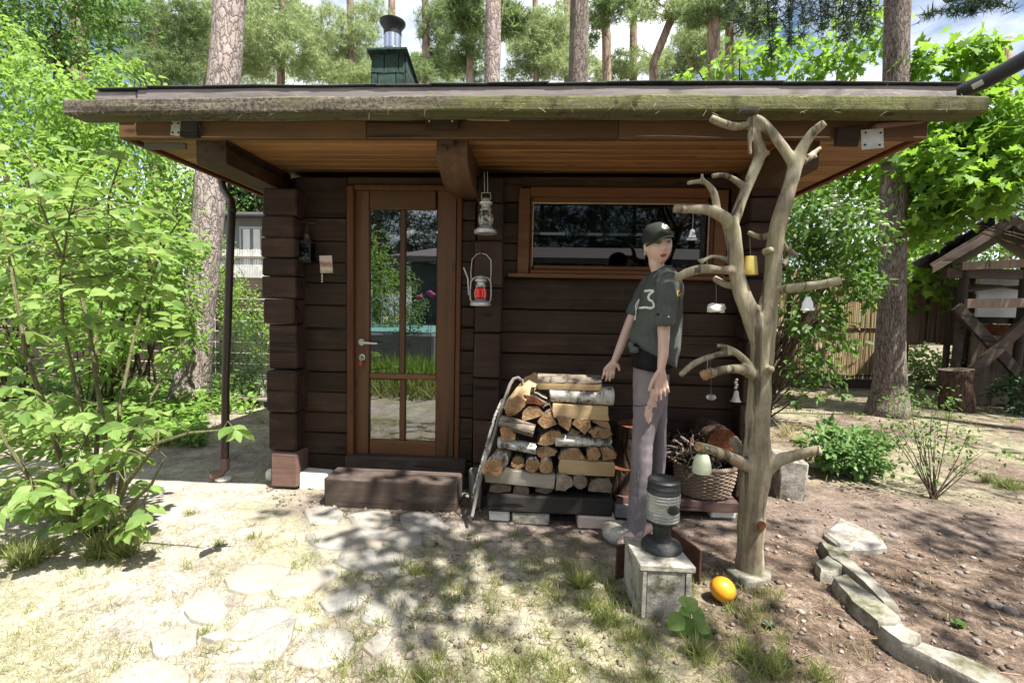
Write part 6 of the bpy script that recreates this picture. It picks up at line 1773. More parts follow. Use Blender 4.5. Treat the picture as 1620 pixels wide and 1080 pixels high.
for (px, py, r, k, h_) in ((918,925,.03,130,1.7),(655,905,.03,70,1.1),(500,858,.02,40,.8),(755,862,.02,50,1.0),(960,980,.07,260,1.2),(930,960,.06,200,1.1),(1000,1005,.05,150,.9),(1105,1035,.04,150,1.2),(1180,1040,.07,260,1.1),(1230,1060,.07,260,1.1),(1300,1070,.06,160,1.0),
                            (170,870,.06,320,1.9),(195,878,.05,240,1.6),(150,880,.05,200,1.5),(40,890,.07,300,1.7),(70,875,.06,220,1.5),(15,875,.05,200,1.6),(300,812,.04,90,.8),(345,860,.05,110,.7),(400,850,.05,110,.7),(320,1000,.04,70,.6),
                            (1595,770,.09,240,1.5),(1560,760,.06,120,1.2),(1440,640,.15,160,1.3),(1500,660,.2,200,1.2),(1390,850,.03,40,.8)):
    x, y = gp(px, py); gs.append((x, y, r, k, h_))
grass('grass', gs, M['grass'])
gs = []
for _ in range(420):
    x, y = gp(random.uniform(-20, 900), random.uniform(800, 1095)); gs.append((x, y, random.uniform(.03, .10), random.randint(12, 45), random.uniform(.25, .65)))
for _ in range(150):
    x, y = gp(random.uniform(850, 1500), random.uniform(900, 1095)); gs.append((x, y, random.uniform(.03, .10), random.randint(8, 25), random.uniform(.3, .7)))
for (px, py) in ((1245,690),(1262,700),(1250,680)):
    x, y = gp(px, py); gs.append((x, y, .07, 170, 2.0))
for _ in range(520):
    x, y = gp(random.uniform(-40, 640), random.uniform(800, 1100)); gs.append((x, y, random.uniform(.05, .14), random.randint(18, 40), random.uniform(.16, .4)))
grass('dry_grass', gs, M['drygrass'], lean=0.9)
gs = []
for _ in range(620):
    x, y = gp(random.uniform(-40, 760), random.uniform(810, 1100)); gs.append((x, y, random.uniform(.06, .18), random.randint(16, 46), random.uniform(.18, .5)))
grass('short_grass', gs, M['grass'], lean=0.8, wid=.04)
# far lawn and weeds
gs = [(random.uniform(1.6, 9), random.uniform(4.2, 9), random.uniform(.1, .3), random.randint(10, 40), random.uniform(.5, 1.3)) for _ in range(160)] + [(random.uniform(-8, -2.4), random.uniform(4.0, 8), random.uniform(.1, .3), random.randint(10, 40), random.uniform(.5, 1.3)) for _ in range(120)]
grass('far_grass', gs, M['grass'], hmin=.04, hmax=.12, wid=.09)

# ------------------------------------------------------------------ near shrub on the left: large leaves, each a part, the smallest joined
sb = G(165, 848)
shrub = empty('leafy_shrub', (sb.x, sb.y, 0), label='large leafy light green shrub in the left foreground beside the downpipe', cat='shrub')
def SP(px, py, Y): return A(px, py, Y)
stems = [
    [(168,845,2.5),(172,770,2.5),(165,680,2.52),(150,590,2.55),(142,525,2.55),(128,470,2.55),(105,420,2.5),(80,365,2.45),(60,310,2.4),(50,255,2.4)],
    [(150,850,2.5),(147,775,2.48),(133,670,2.4),(116,590,2.35),(100,520,2.3),(95,440,2.25),(110,340,2.2)],
    [(160,848,2.5),(150,760,2.6),(157,640,2.75),(150,540,2.9),(165,450,3.0),(170,370,3.0),(172,310,3.0),(190,255,3.0)],
    [(140,850,2.5),(100,740,2.4),(65,625,2.3),(40,560,2.3),(36,530,2.3),(18,430,2.35),(4,350,2.4),(-20,270,2.4)],
    [(172,846,2.5),(180,740,2.6),(190,640,2.75),(210,540,2.9),(235,450,3.05),(262,380,3.1),(290,340,3.1)],
    [(150,850,2.5),(70,790,2.2),(10,700,2.1),(-40,600,2.1)],
    [(166,846,2.5),(200,765,2.35),(250,700,2.25),(300,684,2.22),(352,680,2.2)],
    [(166,848,2.5),(205,800,2.3),(240,765,2.2),(262,722,2.2)],
    [(160,848,2.5),(190,815,2.3),(225,795,2.2),(235,780,2.15)],
    [(150,850,2.5),(105,800,2.3),(60,770,2.2)],
    [(172,770,2.5),(205,690,2.6),(250,610,2.75),(285,560,2.85)],
]
mb = MB(); nodes = []
for st in stems:
    P = [SP(*q) for q in st]; P[0].z = -0.02
    n_ = len(P); R_ = [0.013 * (1 - 0.8 * i / (n_ - 1)) + 0.0015 for i in range(n_)]
    mb.tube(P, R_, 7, wob=0.15)
    for i in range(1, n_):
        for k in range(3):
            nodes.append((P[i - 1].lerp(P[i], (k + 1) / 3), (P[i] - P[i - 1]).normalized()))
build(mb, 'stems', M['greentwig'], parent=shrub, smooth=True)
outline = [(-60,235),(40,228),(100,222),(180,238),(250,285),(300,340),(325,420),(300,480),(285,560),(250,600),(250,700),(225,790),(150,845),(60,820),(-60,790)]
def inside(x, y, poly):
    c = False; j = len(poly) - 1
    for i in range(len(poly)):
        if (poly[i][1] > y) != (poly[j][1] > y) and x < (poly[j][0] - poly[i][0]) * (y - poly[i][1]) / (poly[j][1] - poly[i][1]) + poly[i][0]: c = not c
        j = i
    return c
tips = []
while len(tips) < 178:
    x, y = random.uniform(-60, 330), random.uniform(222, 830)
    if inside(x, y, outline) and random.random() < (1.0 if y < 480 else 0.7 if y < 640 else 0.95):
        tips.append(SP(x, y, random.uniform(2.0, 3.25)))
for (x, y, Y) in ((372,680,2.2),(345,672,2.2),(300,675,2.22),(268,738,2.2),(262,715,2.2),(240,742,2.2),(228,812,2.15),(200,838,2.2),(250,780,2.15),(170,800,2.2),(150,815,2.2)):
    tips.append(SP(x, y, Y))
for _ in range(60):
    tips.append(SP(random.uniform(-50, 262), random.uniform(630, 848), random.uniform(2.0, 2.75)))
twb = MB(); LP, LD, LN, LS_ = [], [], [], []
cam_dir = Vector((0.1, -0.55, 0.0))
for tp_ in tips:
    nd, nt_ = min(nodes, key=lambda q: (q[0] - tp_).length + (0.35 if q[0].z > tp_.z + 0.05 else 0))
    ln = (tp_ - nd).length
    if ln < 0.05: continue
    if ln > 0.42: nd = tp_.lerp(nd, 0.42 / ln); 
    m_ = nd.lerp(tp_, 0.5) + Vector((random.uniform(-.02, .02), random.uniform(-.02, .02), 0.04))
    twb.tube([nd, m_, tp_], [0.0035, 0.0028, 0.0015], 5, caps=False)
    d = (tp_ - m_).normalized()
    k_ = max(2, int(ln / 0.075)); k_ = min(k_, 5)
    for i in range(k_):
        t_ = 1 - i * 0.21
        p = m_.lerp(tp_, max(0, (t_ - .5) * 2)) if t_ > .5 else nd.lerp(m_, max(0.1, t_ * 2))
        sd_ = d.cross(Vector((0, 0, 1))); sd_ = sd_.normalized() if sd_.length > 1e-3 else Vector((1, 0, 0))
        for s_ in ((-1, 1) if i else (-1, 0, 1)):
            dd = (d * (0.5 if s_ else 1.2) + sd_ * s_ * 0.9 + Vector((random.uniform(-.25, .25), random.uniform(-.25, .25), random.uniform(-.55, .1))))
            LP.append(p); LD.append(dd); LN.append(Vector((random.uniform(-.7, .7), random.uniform(-.7, .7), 0.75)) + cam_dir * random.uniform(-.2, 1.1))
            LS_.append(random.uniform(0.055, 0.112) * (0.8 if i == 0 and s_ == 0 else 1))
build(twb, 'twigs', M['greentwig'], parent=shrub, smooth=True, angle=180, recalc=False, kind='stuff')
lv, lf = T_OVATE
lv = lv * [1.08, 1, 1]
lme = bpy.data.meshes.new('leaf'); lme.from_pydata([tuple(v) for v in lv], [], lf); lme.materials.append(M['leaf_near']); 
order = sorted(range(len(LP)), key=lambda i: (LP[i].y - LS_[i] * 3))
def leaf_obj(name, me, p, d, n, s, parent, wp):
    d = d.normalized(); n = (n - d * n.dot(d)).normalized(); x_ = d.cross(n)
    o = bpy.data.objects.new(name, me); COL.objects.link(o); o.parent = parent
    m_ = Matrix((x_ * s, d * s, n * s)).transposed().to_4x4(); m_.translation = p - wp
    o.matrix_basis = m_
    return o
wp = WL[shrub.name]
for i in order[:299]: leaf_obj('leaf', lme, LP[i], LD[i], LN[i], LS_[i], shrub, wp)
rest = order[299:]
arr = lambda L_: np.array([list(L_[i]) for i in rest])
leaves('foliage', arr(LP), arr(LD), arr(LN), np.array([LS_[i] for i in rest]), (lv, lf), M['leaf_near'], shrub, kind='stuff')

# straw and needles caught on the mossy front board
N = 260
xs = rng.uniform(-2.6, 2.1, N); top = rng.random(N) < .45
P = np.stack([xs, np.where(top, rng.uniform(2.60, 2.72, N), 2.594), np.where(top, 2.437, rng.uniform(2.33, 2.42, N))], 1)
D = rng.normal(size=(N, 3)) * [1, .15, .7] + [0, -.1, -.2]
leaves('roof_straw', P, D, rng.normal(size=(N, 3)) * .3 + [0, -1, .3], rng.uniform(.012, .045, N), STRIP, M['drygrass'], origin=(0, 2.6, 2.4), kind='stuff')
# small plant at the pedestal
pb = G(1086, 998)
plant = empty('leafy_seedling', (pb.x, pb.y, 0), label='small bright green leafy plant growing at the pedestal foot', cat='plant')
mb = MB(); wp = WL[plant.name]
K5 = lambda cx, cy: (960 + cx / 3.857, 740 + cy / 3.857)
for (cx, cy, ang, L_, z) in ((515,830,200,.064,.13),(470,815,120,.05,.12),(428,930,230,.078,.05),(460,968,265,.070,.035),(500,955,290,.062,.05),(552,890,330,.062,.10),(562,935,250,.052,.08),(542,1012,275,.070,.03),(592,1030,290,.066,.02),(585,972,340,.055,.05),(485,868,170,.05,.10)):
    px, py = K5(cx, cy); p = A(px, py, pb.y - 0.02 - 0.3 * (0.13 - z) * .4)
    a = RAD(ang)
    d = Vector((math.cos(a), -0.25, math.sin(a) * 0.55 - .15)); n = Vector((random.uniform(-.3, .3), -0.75, 0.75))
    root = p - d.normalized() * L_ * 0.5
    o = leaf_obj('leaf', None, root, d, n, L_, plant, wp) if False else None
    me_ = lme
    o = leaf_obj('leaf', me_, root, d, n, L_ * 1.15, plant, wp); o.scale.x *= 1.45
    mb.tube([Vector((pb.x, pb.y, 0.0)), Vector((pb.x, pb.y, 0.05)).lerp(root, .5) + Vector((0, 0, .01)), root], [.0022, .0018, .0012], 5)
build(mb, 'stems', M['greentwig'], parent=plant)
# peony bush, rose, small things on the beds
def stemmed(name, c, clumps, nst, r0, mat, label, cat, fol, wood='twig', **kw):
    e = empty(name, c, label=label, cat=cat, **kw); c = Vector(c); mb = MB()
    for i in range(nst):
        cl = clumps[i % len(clumps)]
        t_ = Vector(cl[0]) + Vector((random.uniform(-.7, .7) * cl[1][0], random.uniform(-.7, .7) * cl[1][1], random.uniform(-.3, .7) * cl[1][2]))
        b_ = c + Vector((random.uniform(-.5, .5) * r0 * 8, random.uniform(-.5, .5) * r0 * 8, -.02))
        m_ = b_.lerp(t_, .5) + Vector((random.uniform(-.06, .06), random.uniform(-.06, .06), 0.08)) * (t_ - b_).length
        mb.tube([b_, b_.lerp(m_, .5), m_, m_.lerp(t_, .5), t_], [r0, r0 * .85, r0 * .65, r0 * .45, r0 * .2], 6)
    build(mb, 'stems', M[wood], parent=e, smooth=True)
    n_, sz, tm = fol[:3]
    foliage('foliage', clumps, n_, sz, tm, M[mat], parent=e, **(fol[3] if len(fol) > 3 else {}))
    return e
c = G(1342, 752)
stemmed('peony_bush', c, [((c.x + dx, c.y + 0.1 + dy, z), (.17, .17, .12)) for dx, dy, z in ((-.17,0,.22),(0,.05,.28),(.16,0,.22),(.05,-.1,.15),(-.08,-.1,.14))], 14, .006, 'leaf_peony', 'low bushy green perennial on the bed right of the block', 'bush', (1700, .085, T_OVATE, dict(wid=.75, up=.9, droop=0)), 'greentwig')
c = G(1478, 786)
stemmed('rose_bush', c, [((c.x + dx, c.y + dy, z), (.22, .2, .2)) for dx, dy, z in ((-.15,.1,.55),(.1,.1,.42),(.3,0,.3),(-.2,0,.3),(.05,.2,.62),(-.28,.1,.48))], 22, .0045, 'leaf_mid', 'sparse thorny rose bush with thin arching stems', 'bush', (700, .035, T_OVATE, dict(sub=6)), 'twig')
for (px, py, mat, lab, r) in ((1218,992,'spruce','tiny blue green rosette on the needle litter by the ball',.03),(1517,990,'leaf_mid','small green seedling on the stony bed at right',.035),(690,862,'leaf_mid','tiny weed growing beside the flagstones before the step',.02)):
    p = G(px, py); n_ = 22; a = rng.uniform(0, 6.28, n_)
    D = np.stack([np.cos(a), np.sin(a), rng.uniform(.2, .9, n_)], 1)
    leaves('seedling', np.tile([p.x, p.y, 0.003], (n_, 1)), D, np.tile([0, 0, 1.], (n_, 1)) + rng.normal(size=(n_, 3)) * .2, rng.uniform(.6, 1.2, n_) * r, T_OVATE, M[mat], origin=(p.x, p.y, 0), label=lab, cat='seedling')
c = G(1612, 655)
stemmed('ivy_bush', c, [((c.x, c.y, .25), (.35, .3, .25)), ((c.x + .3, c.y, .4), (.3, .3, .3))], 5, .006, 'leaf_dark', 'low dark green bush at the right edge before the shed', 'bush', (1100, .07, T_OVATE))

# ------------------------------------------------------------------ bushes and trees by place
def CL(px, py, Y, rx, rz, ry=None):
    p = A(px, py, Y); k = Y / F_PX
    return ((p.x, p.y, p.z), (rx * k, ry if ry else rx * k * 0.8, rz * k))
def bush(name, label, cat, base, clumps, n, size, mat, tmpl=T_DIAMOND, wood='twig', nst=12, r0=.012, group=None, fkw=None, umbels=0):
    e = empty(name, (base[0], base[1], 0), label=label, cat=cat, group=group) if group else empty(name, (base[0], base[1], 0), label=label, cat=cat)
    mb = MB(); b0 = Vector((base[0], base[1], -.02))
    for i in range(nst):
        cl = clumps[i % len(clumps)]
        t_ = Vector(cl[0]) + Vector([random.uniform(-.4, .4) * cl[1][k] for k in range(3)])
        b_ = b0 + Vector((random.uniform(-1, 1) * r0 * 10, random.uniform(-1, 1) * r0 * 10, 0)); d = t_ - b_
        P = [b_ + d * f_ + Vector((random.uniform(-.05, .05), random.uniform(-.05, .05), .12 * math.sin(f_ * 3.14))) * d.length * (0.8 if 0 < f_ < 1 else 0) for f_ in (0, .25, .5, .75, 1)]
        mb.tube(P, [r0, r0 * .8, r0 * .6, r0 * .4, r0 * .2], 7)
        for k in range(3):
            q0 = P[3].lerp(P[4], k / 3); q1 = q0 + Vector([random.uniform(-.7, .7) * cl[1][m] for m in range(3)])
            mb.tube([q0, q0.lerp(q1, .5) + Vector((0, 0, .04)), q1], [r0 * .35, r0 * .25, r0 * .1], 5)
    build(mb, 'branches', M[wood], parent=e, smooth=True, recalc=False, kind='stuff')
    foliage('foliage', clumps, n, size, tmpl, M[mat], parent=e, **(fkw or {}))
    if umbels:
        P, O = cloud(clumps, umbels * 3, 1, .03, .72)
        keep = (O[:, 1] < 0.2) | (O[:, 2] > .5); P = P[keep][:umbels]
        m_ = MB()
        for p in P:
            o_ = build(MB().lathe([(0.0, .0), (.014, .006), (.030, .014), (.036, .022), (.028, .032), (.0, .038)], 9, p).tube([p + Vector((0, .03, -.12)), p + Vector((0, .01, -.04)), p], .004, 5), 'flower_head', M['umbel'], parent=e, smooth=True)
    return e
# left side
bush('leafy_bush', 'bright green bush filling the far left behind the near shrub', 'bush', (-6.2, 5.4), [CL(20,300,5.4,100,90), CL(-50,380,5.3,90,110), CL(60,400,5.2,90,80), CL(10,520,5.2,80,70), CL(-60,200,5.6,80,80)], 6500, .085, 'leaf_bright', T_OVATE, nst=14)
bush('leafy_bush', 'bright green bush left of the big pine trunk', 'bush', (-4.9, 5.1), [CL(170,330,5.4,90,80), CL(240,400,5.1,75,80), CL(210,490,4.9,80,60), CL(285,470,5.0,42,60), CL(120,460,5.0,70,70), CL(280,540,5.0,40,45), CL(150,560,4.9,60,40)], 6500, .08, 'leaf_bright', T_OVATE, nst=16)
bush('tall_bush', 'tall airy bush of drooping pale leaves over the left eave', 'bush', (-5.6, 6.4), [CL(140,180,6.0,80,70), CL(60,150,6.2,80,60), CL(210,230,5.9,70,60), CL(100,240,6.0,80,60), CL(190,130,6.4,50,40), CL(270,330,5.9,40,50), CL(300,290,6.3,45,60), CL(10,90,6.4,60,60)], 7500, .085, 'leaf_bright', T_OVATE, nst=14, r0=.02, fkw=dict(droop=.8))
bush('deciduous_tree', 'mid green broadleaved tree at the top left corner', 'tree', (-9.2, 9.2), [CL(20,60,8.8,90,70), CL(100,40,9.2,80,60), CL(-60,20,9,90,90), CL(60,-40,9,120,60), CL(150,90,9.3,50,40), CL(170,10,9.6,60,50)], 9000, .10, 'leaf_mid', T_DIAMOND, wood='darkbark', nst=10, r0=.07)
bush('yew_shrub', 'feathery dark evergreen shrub between pine trunk and cabin corner', 'shrub', (-3.75, 6.3), [CL(350,590,6.2,32,45), CL(385,560,6.2,36,55), CL(405,600,6.1,28,40), CL(345,630,6.0,24,24)], 5200, .035, 'leaf_dark', T_TUFT, nst=10, fkw=dict(droop=0, up=.4))
bush('pale_shrub', 'pale green shrub in front of the pale screen at left', 'shrub', (-4.0, 7.4), [CL(385,490,7.3,36,45), CL(405,530,7.2,30,40), CL(360,470,7.4,26,50), CL(345,400,7.6,24,40)], 2600, .05, 'leaf_bright', T_DIAMOND, nst=10)
bush('far_thicket', 'dark green thicket behind the grey house at left', 'thicket', (-9.5, 17.5), [CL(350,310,17,40,60), CL(400,300,17.5,50,60), CL(300,280,17.5,60,90), CL(240,350,17,70,120), CL(380,420,17,70,60), CL(120,380,17,120,140), CL(0,380,17,120,140)], 9000, .16, 'leaf_mid', T_DIAMOND, nst=8, r0=.05)
bush('far_thicket', 'dark foliage filling the gap above the grey house', 'thicket', (-7.6, 19.5), [CL(385,310,19,34,44), CL(420,330,19,34,44), CL(350,330,19,34,50), CL(395,270,19,40,40)], 4200, .24, 'leaf_dark', T_DIAMOND, nst=6, r0=.05, fkw=dict(shell=.1))
# ground cover: uncountable
pts = []
while len(pts) < 7500:
    x, y = random.choice(((130, 322), (130, 322), (-60, 200), (310, 408)))
    x, y = random.uniform(x, y), random.uniform(606, 706)
    if x > 322 and y > 655: continue
    if random.random() < 1.0: 
        p = G(x, y); pts.append((p.x, p.y, abs(random.gauss(0, .12)) * (1 if y < 680 else .5)))
P = np.array(pts); N = len(P)
leaves('ground_cover', P, rng.normal(size=(N, 3)) * [1, 1, .3], np.tile([0, -.1, 1.], (N, 1)) + rng.normal(size=(N, 3)) * .4, rng.uniform(.05, .10, N), T_OVATE, M['leaf_cover'], origin=(-4, 5, 0), kind='stuff')
P = np.array([(random.uniform(-11, -5.5), random.uniform(4.5, 8), abs(random.gauss(0, .15))) for _ in range(3500)]); N = len(P)
leaves('undergrowth', P, rng.normal(size=(N, 3)) * [1, 1, .3], np.tile([0, -.1, 1.], (N, 1)) + rng.normal(size=(N, 3)) * .4, rng.uniform(.05, .11, N), T_OVATE, M['leaf_mid'], origin=(-8, 6, 0), kind='stuff')
# right side
bush('viburnum_bush', 'viburnum bush with white flower heads right of the bare tree', 'bush', (2.75, 6.1), [CL(1285,350,5.9,55,55), CL(1345,370,5.8,55,55), CL(1262,420,5.9,34,48), CL(1320,440,5.8,42,40), CL(1370,450,5.7,26,34), CL(1285,500,5.8,42,34), CL(1300,560,5.7,32,30), CL(1262,570,5.8,24,30), CL(1345,530,5.7,26,30), CL(1270,625,5.7,20,16), CL(1310,610,5.7,30,16)], 3100, .08, 'leaf_mid', T_OVATE, nst=18, umbels=34, fkw=dict(sub=8))
bush('maple_tree', 'young maple with large bright leaves right of the pine', 'tree', (9.4, 6.4), [CL(1480,260,6.6,60,50), CL(1545,285,6.4,60,36), CL(1600,250,6.4,55,46), CL(1450,345,6.8,34,40), CL(1500,340,6.6,40,26), CL(1590,190,6.5,50,40), CL(1500,190,6.8,50,40), CL(1470,110,6.8,38,26), CL(1540,80,6.7,30,30), CL(1560,130,6.7,36,30)], 3000, .155, 'leaf_maple', T_MAPLE, wood='darkbark', nst=14, r0=.022, fkw=dict(sub=9, up=.75, spread=.25))
bush('maple_tree', 'maple rising behind the right end of cabin roof', 'tree', (4.2, 9.3), [CL(1110,120,8.6,36,24), CL(1180,110,8.6,45,26), CL(1260,95,8.5,50,36), CL(1340,80,8.4,45,40), CL(1390,50,8.4,30,40), CL(1300,250,8.2,90,60), CL(1250,330,8.2,50,50), CL(1380,260,8.2,60,80), CL(1440,430,8.8,60,50), CL(1210,80,8.6,30,40), CL(1380,400,8.5,50,60), CL(1460,250,8.6,60,70)], 4200, .14, 'leaf_maple', T_MAPLE, wood='darkbark', nst=14, r0=.05, fkw=dict(sub=9, spread=.25))
bush('broadleaf_tree', 'dense green tree behind the bamboo fence at right', 'tree', (7.5, 12.5), [CL(1300,330,12,90,90), CL(1400,380,12,90,90), CL(1510,400,12.4,90,80), CL(1600,420,12.4,90,90), CL(1250,420,12,60,90), CL(1580,330,13,90,80), CL(1450,250,13,80,80), CL(1660,300,12.5,80,120)], 8500, .14, 'leaf_mid', T_DIAMOND, wood='darkbark', nst=10, r0=.07)
bush('fence_greenery', 'leafy undergrowth seen through the gap under the bark fence', 'bush', (7.4, 10.2), [CL(1455,580,10,35,30), CL(1490,585,10,35,30), CL(1440,560,10.3,30,24)], 1500, .09, 'leaf_bright', T_DIAMOND, nst=8)

# pines
def pine(label, pts, group, mat='pinebark', n=20, crown=None, needle='needle', extra=None, base=None):
    """pts: (px, py, radius px, Y) from the foot upwards"""
    P = [A(x, y, Y) for x, y, r, Y in pts]; R_ = [r * Y / F_PX for x, y, r, Y in pts]
    P[0].z = -0.05
    e = empty('pine_tree', (P[0].x, P[0].y, 0), label=label, cat='tree', group=group)
    PP, RR = [], []
    for i in range(len(P) - 1):
        k_ = max(2, int((P[i + 1] - P[i]).length / 0.12)) if n > 12 else 4
        for k in range(k_):
            t_ = k / k_; q = P[i].lerp(P[i + 1], t_)
            PP.append(q + Vector((.012 * nz(q.z * 1.1, 3), .012 * nz(q.z * 1.1, 8), 0))); RR.append(R_[i] * (1 - t_) + R_[i + 1] * t_)
    PP.append(P[-1]); RR.append(R_[-1])
    if n > 12:
        for i in range(len(RR)): RR[i] *= 1 + 0.35 * math.exp(-max(0, PP[i].z) / 0.25)
    mb = MB(); mb.tube(PP, RR, n, wob=0.07 if n > 12 else .05, seed=P[0].x)
    build(mb, 'trunk', M[mat], parent=e, smooth=True, angle=180, recalc=False)
    if crown:
        mbb = MB(); top = P[-1]
        for (c, r) in crown:
            c = Vector(c)
            ax = min(PP, key=lambda q: (q - c).length + (0 if q.z < c.z + .3 else 2))
            mid_ = ax.lerp(c, .5) + Vector((0, 0, .15 * (c - ax).length))
            mbb.tube([ax, mid_, c], [.035, .024, .010], 6)
            for k in range(4):
                q = c + Vector([random.uniform(-.7, .7) * r[m] for m in range(3)])
                mbb.tube([mid_.lerp(c, .4), mid_.lerp(c, .7).lerp(q, .4) + Vector((0, 0, .08)), q], [.014, .010, .005], 5)
        build(mbb, 'branches', M['farpine'], parent=e, smooth=True, recalc=False, kind='stuff')
        nn = int(sum(680 * (r[0] * r[2]) / .5 for c, r in crown)); nn = max(900, min(nn, 9500))
        P2, O2 = cloud(crown, nn, 10, .13, .25)
        N = len(P2)
        leaves('crown', P2, O2 * .5 + rng.normal(size=(N, 3)) * .6 + [0, 0, .35], rng.normal(size=(N, 3)), rng.uniform(.12, .22, N), T_TUFT, M[needle], parent=e)
    return e
PN = 'pines standing behind the cabin'
pine('massive pine trunk left of the cabin, bare and sunlit', [(300,640,26,6.0),(308,560,24,6.0),(322,420,23,6.0),(333,300,23,6.05),(345,180,22,6.1),(358,80,23,6.15),(370,-60,22,6.2),(388,-260,19,6.3),(400,-500,16,6.4)], PN)
pine('tall grey pine trunk right of the cabin by the bed', [(1404,655,23,6.8),(1408,600,20,6.8),(1411,480,18,6.8),(1414,300,17,6.8),(1417,150,17,6.8),(1420,0,16,6.8),(1424,-200,15,6.8),(1430,-420,12,6.8)], PN, 'pinegrey')
pine('reddish pine trunk rising behind roof right of the chimney', [(776,560,16,8.0),(778,300,14,8.0),(779,120,12.5,8.0),(780,0,12,8.0),(781,-260,10,8.0)], PN, 'pinebark', crown=[CL(800,30,8.6,30,26), CL(740,20,8.8,36,30)])
pine('greyish pine trunk rising behind the roof centre', [(913,560,18,8.0),(914,300,16,8.0),(915,120,14.5,8.0),(917,0,14,8.0),(920,-260,12,8.0)], PN, 'pinegrey')
FG = 'distant pines beyond the garden'
far = [((125,600,13,13),(124,60,12,13),(122,-40,11,13), [(150,30,40,30),(100,90,40,30)], 'thick far pine at the top left behind the broadleaved tree'),
       ((247,600,9,16),(246,60,8.5,16),(250,-40,8,16), [(215,40,50,45),(280,60,50,50),(250,110,60,30),(300,20,40,30)], 'slim far pine left of the massive trunk'),
       ((440,560,7,17),(445,90,6,17),(450,-60,5,17), [(420,50,45,40),(470,80,50,36),(400,100,40,26),(500,40,40,34),(440,10,50,26),(395,30,30,40)], 'bushy pale far pine right of the massive trunk'),
       ((560,560,6,19),(556,90,5.5,19),(552,-60,5,19), [(530,90,46,34),(565,50,34,34),(500,110,40,22),(560,118,40,16),(590,20,26,20)], 'pale far pine left of the chimney'),
       ((676,560,6.5,18),(674,80,6,18),(672,-40,5,18), [(690,40,30,40),(660,110,26,20),(700,90,30,30)], 'thin far pine just right of the chimney'),
       ((744,560,6,16),(743,80,5.5,16),(740,-40,5,16), [(725,20,40,36),(760,60,30,30),(720,85,30,28),(745,110,34,20)], 'far pine with dark clumps left of the reddish trunk'),
       ((850,560,5,20),(848,100,4.5,20),(846,-40,4,20), [(845,70,40,40),(870,40,36,30),(830,115,36,18),(880,100,30,24)], 'feathery far pine between the two trunks above roof'),
       ((962,560,8,15),(960,60,7,15),(952,-40,7,15), [(950,20,30,22),(975,8,30,16),(935,50,16,20)], 'crooked far pine right of the greyish trunk'),
       ((1030,560,6,17),(1034,100,6,17),(1062,30,6,17), [(1040,5,46,20),(1085,14,34,20),(1010,25,20,14)], 'curved far pine trunk leaning right above the roof'),
       ((1128,560,10,14),(1129,60,9,14),(1130,-60,8,14), [(1110,15,36,22),(1150,5,30,18)], 'pale far pine right of the curved trunk'),
       ((1153,560,7,17),(1154,60,6,17),(1155,-60,6,17), [(1175,20,36,30),(1200,40,30,24)], 'thin far pine close beside the pale far trunk'),
       ((1000,560,7,19),(1002,80,6,19),(1003,-40,5,19), [(1000,100,40,18),(1040,95,26,18),(970,115,36,16)], 'far pine with a low broad crown at roof right half'),
       ((1090,560,6,21),(1092,60,5.5,21),(1094,-40,5,21), [(1085,80,40,30),(1110,50,36,24),(1070,112,40,20),(1150,90,40,24)], 'hazy far pine behind the maple top'),
       ((900,560,6,23),(898,60,5.5,23),(897,-40,5,23), [(890,95,46,26),(930,112,36,18),(870,70,36,26),(830,50,36,26)], 'hazy far pine behind the greyish trunk'),
       ((1590,560,8,22),(1592,260,7,22),(1594,60,5,22), [(1600,290,34,40),(1570,320,30,30),(1600,230,26,30),(1610,180,20,30)], 'bluish far pine above the woodshed roof'),
       ((330,560,8,24),(330,60,7,24),(330,-40,6,24), [(320,80,60,40),(360,50,60,50),(300,110,60,30),(400,110,60,26)], 'farthest pine seen behind the massive trunk'),
       ((620,560,7,26),(620,60,6,26),(620,-40,5,26), [(600,105,50,22),(650,110,46,20),(690,115,50,16),(540,110,50,20)], 'farthest pine seen behind the chimney')]
for i, (p0, p1, p2, cr, lab) in enumerate(far):
    Y = p0[3]
    crown = [CL(x, y, Y + random.uniform(-.8, .8), rx, rz) for x, y, rx, rz in cr]
    pine(lab, [p0, p1, p2], FG, 'farpine', 9, crown, 'needle_light' if i in (2, 3, 6, 8, 11, 12, 13, 14, 15, 16, 17) else 'needle')
# more far pines, hidden low behind the fences, so that the wood has depth
# drooping spruce sprays above the right end of the roof, on a spruce just outside the frame
sx0 = A(1290, -330, 5.6)
spr = empty('spruce_tree', (5.4, 5.2, 0), label='spruce whose hanging brown green sprays dangle above the right roof', cat='tree')
mb = MB().tube([(5.4, 5.2, -.05), (5.4, 5.2, 3), (5.42, 5.2, 7)], [.16, .14, .09], 14)
# its trunk stands right of the frame behind the maple
for v in mb.v: v.x += 1.6
build(mb, 'trunk', M['pinegrey'], parent=spr, smooth=True)
P2, D2, mbt2 = [], [], MB()
def spray(px, py0, py1, Y, w=1.0):
    a, b = A(px, py0, Y), A(px + random.uniform(-10, 10), py1, Y)
    mbt2.tube([a, a.lerp(b, .5) + Vector((random.uniform(-.04, .04), 0, 0)), b], [.008, .006, .003], 5)
    k_ = int((a - b).length / .010)
    for i in range(k_):
        q = a.lerp(b, random.random())
        P2.append(q + Vector((random.gauss(0, .03 * w), random.gauss(0, .03 * w), random.uniform(-.05, .02)))); D2.append(Vector((random.gauss(0, .5), random.gauss(0, .5), -.8)))
for (px, y1, w) in ((1196,55,1.2),(1212,90,1),(1225,30,1.3),(1243,70,.9),(1268,60,1),(1282,30,1.3),(1300,55,1),(1318,46,1.2),(1335,60,.9),(1352,50,1),(1370,62,1.1),(1385,40,1.2),(1160,20,1),(1180,40,.8),(1255,24,1.4),(1305,20,1.4),(1345,24,1.4)):
    spray(px, -70, y1, random.uniform(5.0, 5.8), w)
